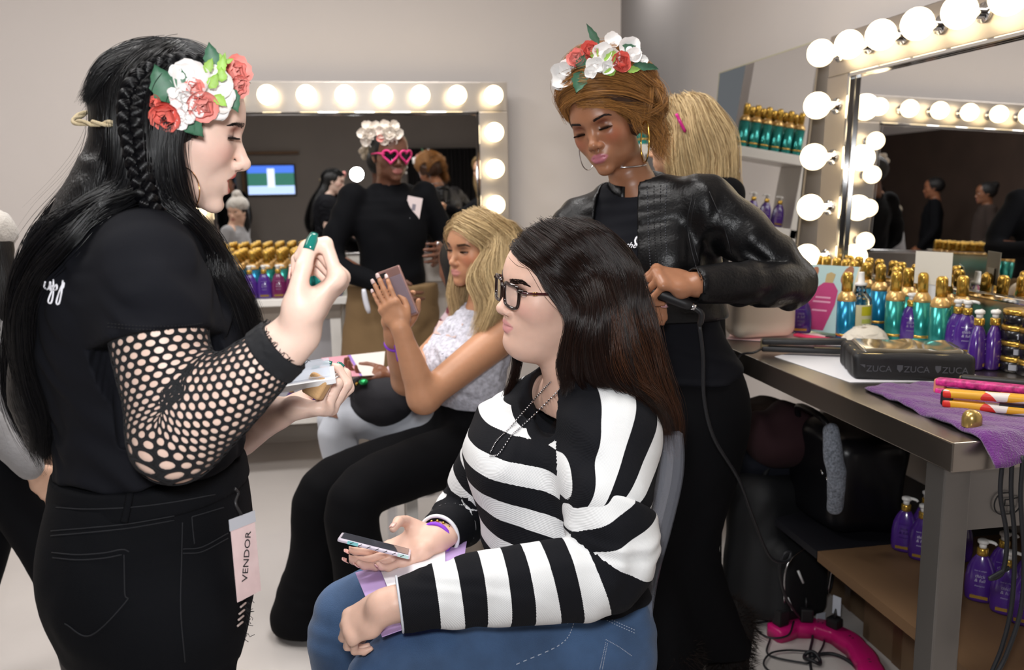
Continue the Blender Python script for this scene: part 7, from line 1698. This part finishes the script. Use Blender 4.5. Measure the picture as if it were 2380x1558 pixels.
# passer-by at the left edge in a grey coat
P8, h8, d8 = figure('person in grey coat and pale knit hat walking at the left edge', (-.985, 2.42, -.0), -1.25, 1.36, 'd8b098', M_skin2, M_knitg, M_blackt, None, B_blackhair, 'long', None, dict(lid=.004), coat=True, stride=.20, headyaw=1.7, hs=.005)
hatf = lambda P: smin(ell(h8.L(P.astype(np.float32)), (0, -.02, .055), (.098, .115, .085)), ell(h8.L(P.astype(np.float32)), (0, -.03, .15), (.045, .045, .045)), .02)+folds(P, (1, .5, .3), .004, 200, 2, 3)
sdf_obj('knit_hat', hatf, h8.pos-.2, h8.pos+.26, .006, mat('pale_wool', 'b9b3ab', .95, bump=.8, bscale=150, sheen=.4), P8)
# people across the room, seen only in the mirrors
figure('tall person in a dark top across the room, left one in the side mirror', (-2.75, -.9, 0), -1.2, 1.70, '9a6a50', M_skin4, M_blackt, M_blackt, None, B_blackhair, 'short', None, dict(lid=.004), hs=.005)
figure('person in a pale grey jumper across the room with arms raised to the head', (-2.35, .1, 0), -.9, 1.62, 'c89a80', M_skin2, mat('beige_knit', '9a9080', .9), M_blackt, None, B_brown, 'long', [((.30, .12, 1.36), (.12, .14, 1.52)), ((-.30, .12, 1.36), (-.12, .14, 1.52))][::-1], dict(lid=.004), hs=.005)
figure('person in black across the room, middle one in the side mirror', (-3.0, .25, 0), -2.2, 1.72, '8a5a40', M_skin4, M_blackt, M_blackt, None, B_blackhair, 'short', None, dict(lid=.004), hs=.005)
figure('person in dark brown across the room, nearest the wall at left', (-3.1, 1.0, 0), -2.0, 1.66, '7a5038', M_skin5, mat('brown_knit', '2c211c', .9), M_blackt, None, B_blackhair, 'bun', None, dict(lid=.004), hs=.005)
figure('long haired person in black beside the far television', (-1.75, -2.7, 0), .3, 1.66, 'b98468', M_skin3, M_blackt, mat('teal_skirt', '1f5f7e', .8), None, B_brown, 'long', None, dict(lid=.004), hs=.005)
tv = thing('television', 'wall television showing a pale figure on blue and green', 'television', (-1.27, RY+.012, 1.58)); box('bezel', -.34, .34, .0, .05, -.22, .22, M_blk, tv, .006)
def tvq(nm, x0, x1, z0, z1, c, e, y): return box(nm, x0, x1, .05, y, z0, z1, mat('screen_'+nm, c, .5, emit=c, estr=e), tv)
tvq('sky', -.32, .32, .10, .20, '4a78e8', 1.3, .0515); tvq('grass', -.32, .32, -.08, .10, '3a7a6a', 1.0, .0515); tvq('road', -.32, .32, -.20, -.08, 'b8d0ff', 1.4, .0515); tvq('figure_shape', -.05, .05, -.1, .16, 'd8e4ff', 1.5, .0525)
box('wood_surround', -.40, -.36, 0, .06, -.4, .40, M_ply, tv); box('wood_surround', -.40, .40, 0, .06, .36, .40, M_ply, tv)
# ------------------------------------------------------------------ under the steel table: bags, cartons, cables
M_nyl = mat('black_nylon', '0e0f12', .7, bump=.15, bscale=250); M_card = mat('cardboard', '6a543d', .85, bump=.05, bscale=40, var=.06, vscale=14); M_label = mat('pale_label', 'c5ccd6', .6)
bc = np.array([1.27, 2.47, 0.])
t = thing('backpack', 'black backpack slumped on the floor in front of the table shelf', 'backpack', tuple(bc), .35); t.rotation_euler = (math.radians(-4), math.radians(6), .35)
rb = lambda P, c, h_, r: np.linalg.norm(np.maximum(np.abs(P-np.array(c, np.float32))-(np.array(h_, np.float32)-r), 0), axis=1)-r
fb = lambda P: smin(rb(P, (0, .02, .235), (.15, .10, .23), .07), rb(P, (0, -.08, .15), (.12, .06, .13), .045), .02)+folds(P, (1, .3, .6), .005, 40, 1.5, 3)
sdf_obj('body', lambda P: smax(fb(P), -P[:, 2]+.012, .01), (-.24, -.24, -.01), (.24, .2, .52), .008, M_nyl, t)
tube('shoulder_strap', catmull(np.array([[.12, .0, .42], [.19, -.03, .34], [.215, -.05, .20], [.20, -.06, .08], [.13, -.06, .05]]), 20), .018, M_nyl, t, 8, flat=.35); tube('shoulder_strap', catmull(np.array([[.12, .05, .36], [.175, .02, .25], [.16, .0, .12], [.12, -.02, .05]]), 20), .016, M_nyl, t, 8, flat=.35)
tube('carry_handle', catmull(np.array([[-.05, .02, .46], [-.03, .01, .50], [.03, .01, .50], [.05, .02, .46]]), 14), .010, M_nyl, t, 8)
for x, z in ((-.06, .20), (-.10, .12)): tube('zip_pull', np.array([[x, -.150, z], [x+.02, -.156, z-.04]]), .004, M_alu, t, 6)
tube('zip', catmull(np.array([[-.10, -.138, .10], [-.10, -.142, .22], [0, -.146, .27], [.10, -.142, .22], [.10, -.138, .10]]), 24), .003, M_silver, t, 6)
tg_ = box('care_label', .03, .07, -.158, -.155, .0, .05, M_label, t)
def heap(name, label, cat, px, py, Y, r, m, seed, amp=.012, fr=38):
    c = at(px, py, Y); f_ = lambda P: ell(P, c, r)+folds(P, (1, .6, .8), amp, fr, 2, seed)
    return tag(sdf_obj(name, f_, c-np.array(r)-.03, c+np.array(r)+.03, .009, m), label, cat)
heap('jacket', 'dark maroon jacket bundled on top of the black backpack', 'jacket', 1830, 1010, 2.52, (.15, .13, .10), mat('maroon_cloth', '2a1016', .9), 3)
heap('jacket', 'dark navy garment between the maroon jacket and the backpack', 'jacket', 1760, 1060, 2.62, (.15, .12, .09), mat('navy_cloth', '10131f', .9), 5)
heap('hair_extension', 'brown fuzzy bundle tucked under the far end of the steel table', 'bundle', 1775, 985, 2.80, (.12, .10, .09), mat('brown_fuzz', '2a1c14', .95, bump=.6, bscale=120), 6)
sc_ = A([(1930, 1000, 2.12), (1938, 1060, 2.10), (1945, 1120, 2.10), (1940, 1180, 2.12)])
fsx = lambda P: limb(P, sc_, [.022, .030, .028, .024], [.02, .022, .022, .02], side=(1, .3, 0))+folds(P, (1, 0, 1), .003, 90, 2, 4)
tag(sdf_obj('scarf', fsx, sc_.min(0)-.06, sc_.max(0)+.06, .005, mat('speckled_grey', '7d828c', .9, bump=.4, bscale=300, var=.5, vscale=160)), 'grey speckled scarf hanging between the dark bags', 'scarf')
tote_c = at(1962, 1095, 2.36); ft_ = lambda P: rb(P, tote_c, (.12, .17, .15), .05)+folds(P, (1, .5, .4), .007, 30, 1.5, 7)
tt_ = thing('tote_bag', 'large black shiny tote bag on the shelf beyond the purple bottles', 'bag')
sdf_obj('body', ft_, tote_c-[.2, .27, .21], tote_c+[.2, .27, .21], .009, mat('black_vinyl', '0d0d11', .35), tt_)
tube('handle', catmull(np.array([tote_c+[-.10, -.12, .13], tote_c+[-.13, -.08, .20], tote_c+[-.13, .06, .20], tote_c+[-.10, .10, .13]]), 16), .010, MATS['black_vinyl'], tt_, 8)
for k in range(3): q = tote_c+np.array([-.13, -.10-.03*k, .04-.012*k]); tube('buckle', catmull(np.array([q, q+[-.01, -.01, .008], q+[-.012, -.022, 0]]), 6), .003, M_silver, tt_, 6)
# cartons on the floor
for k, (y0, y1, x0, lab) in enumerate(((2.62, 2.90, 1.56, 'carton farthest along the floor under the steel table'), (2.30, 2.60, 1.53, 'carton with white label, middle one on the floor under the steel table'), (1.93, 2.28, 1.48, 'plain long carton on the floor left of the table leg'), (1.52, 1.90, 1.44, 'carton with large printed label right of the table leg'))):
    c = thing('carton', 'brown cardboard '+lab, 'box', (x0, y0, 0)); L_ = y1-y0
    box('shell', 0, .36, 0, L_, 0, .27, M_card, c, .004); box('tape', -.0012, .0, L_*.44, L_*.56, 0, .27, mat('brown_tape', '5c4632', .4), c)
    if k in (0, 1, 3):
        box('label', -.002, -.0004, L_*.08, L_*.40, .09, .24, M_label, c)
        for q in range(3): box('label_line', -.003, -.002, L_*.12, L_*.34, .205-q*.018, .211-q*.018, mat('label_ink', '6a707c', .7), c)
        box('barcode', -.003, -.002, L_*.13, L_*.27, .11, .145, MATS['label_ink'], c)
# pink wavy power strip with plugs
mid = catmull(np.array([atz(x, y, .03) for x, y in ((1795, 1466), (1850, 1452), (1915, 1458), (1975, 1488), (2015, 1535), (2030, 1575))]), 60)
V = []; F = []; n_ = len(mid)
T_, N_, B_ = frames(mid); side_ = np.cross(T_, [0, 0, 1.])
s_ = np.linspace(0, 1, n_)
for i in range(n_):
    wd = .032+.005*abs(math.sin(s_[i]*math.pi*6)); p = mid[i]*[1, 1, 0]
    if i in (0, n_-1): wd *= .7
    for (a, z) in ((-1, .002), (-1, .036), (-.7, .042), (.7, .042), (1, .036), (1, .002)): V.append(p+side_[i]*wd*a+[0, 0, z])
for i in range(n_-1):
    for k in range(6): F.append((i*6+k, i*6+(k+1) % 6, i*6+6+(k+1) % 6, i*6+6+k))
F += [tuple(range(6))[::-1], tuple(range((n_-1)*6, n_*6))]
ps = thing('power_strip', 'magenta scalloped power strip lying on the pale floor', 'power strip'); mesh_obj('body', V, F, mat('magenta_plastic', 'c0186a', .3), ps)
for i in (8, 22, 36, 50):
    p = mid[i]*[1, 1, 0]+[0, 0, .0425]; mb = MB()
    for d_ in (-.007, .007): mb.tube(np.array([p+T_[i]*d_-side_[i]*.004, p+T_[i]*d_+side_[i]*.004]), .0012, 5)
    mb.obj('socket_slots', M_blk, ps)
for k, (i, hgt) in enumerate(((4, .05), (16, .045), (28, .03))):
    p = mid[i]*[1, 1, 0]; d_ = T_[i]; pl_ = thing('plug', ('large black adapter plugged in at the near end of the magenta strip', 'slim black plug, second on the magenta strip', 'flat black plug with white tag, third on the magenta strip')[k], 'plug', (p[0], p[1], .043), math.atan2(d_[1], d_[0]))
    box('body', -.02, .02, -.018, .018, 0, hgt, M_blk, pl_, .006); tube('relief', np.array([[0, 0, hgt-.004], [0, .008, hgt+.03]]), [.007, .004], M_blk, pl_, 8)
    if k == 2: box('tag', -.012, .016, .004, .006, hgt+.01, hgt+.07, M_label, pl_)
fl_ = lambda pts, z=.006: catmull(np.array([atz(x, y, z) for x, y in pts]), 70)
for lab, pts, r, z in (('thin black cable looping from the strip around to the trouser hem', ((1785, 1445), (1720, 1452), (1690, 1448), (1730, 1385), (1790, 1388), (1800, 1420)), .003, .006),
                ('thin black cable making a wide loop left of the magenta strip', ((1660, 1360), (1690, 1370), (1660, 1378), (1760, 1390), (1800, 1400), (1770, 1372), (1715, 1380), (1690, 1430)), .003, .010),
                ('thin black cable circling in front of the magenta strip', ((1745, 1385), (1745, 1440), (1780, 1480), (1830, 1478), (1845, 1445)), .003, .047),
                ('grey thin cable curving below the magenta strip to the knot', ((1790, 1485), (1782, 1515), (1800, 1528), (1860, 1540), (1885, 1538), (1915, 1495), (1905, 1445)), .003, .006),
                ('grey thin cable trailing off the bottom below the strip', ((1885, 1515), (1830, 1512), (1790, 1520), (1775, 1545), (1800, 1570)), .003, .009),
                ('thick black cable leaving the knot toward the bottom edge', ((1885, 1525), (1930, 1520), (1970, 1535), (2010, 1570)), .0055, .008),
                ('straight thick black cable running from the backpack to the table leg', ((1908, 1292), (1950, 1338), (2020, 1408), (2085, 1455), (2160, 1512)), .006, .008)):
    tag(tube('floor_cable', fl_(pts, z), r, M_cord, None, 7), lab, 'cable')
kn = atz(1888, 1530, .012); tag(tube('cable_knot', np.array([kn+[.02*math.cos(a), .03*math.sin(a), .006*math.sin(2*a)] for a in np.linspace(0, 6.28, 26)[:-1]]), .0055, M_cord, None, 7, close=True), 'small knotted loop of black cable on the floor near the bottom edge', 'cable')
# cables hanging at the table end
for k, (pts, lab) in enumerate(((((2330, 1070), (2325, 1150), (2340, 1250), (2330, 1330), (2300, 1345), (2345, 1320)), 'black cable hanging nearest the round logo on the table end'), (((2352, 1065), (2350, 1150), (2358, 1260), (2352, 1400), (2330, 1500), (2300, 1575)), 'long black cable hanging over the table end to the floor'), (((2378, 1060), (2372, 1160), (2380, 1300), (2372, 1420), (2340, 1520), (2312, 1575)), 'black cable at the frame edge hanging from the steel table'))):
    P_ = np.array([at(x, y, TY0-.02-.012*k) for x, y in pts]); tag(tube('hanging_cable', catmull(P_, 50), .0045, M_cord, None, 7), lab, 'cable')
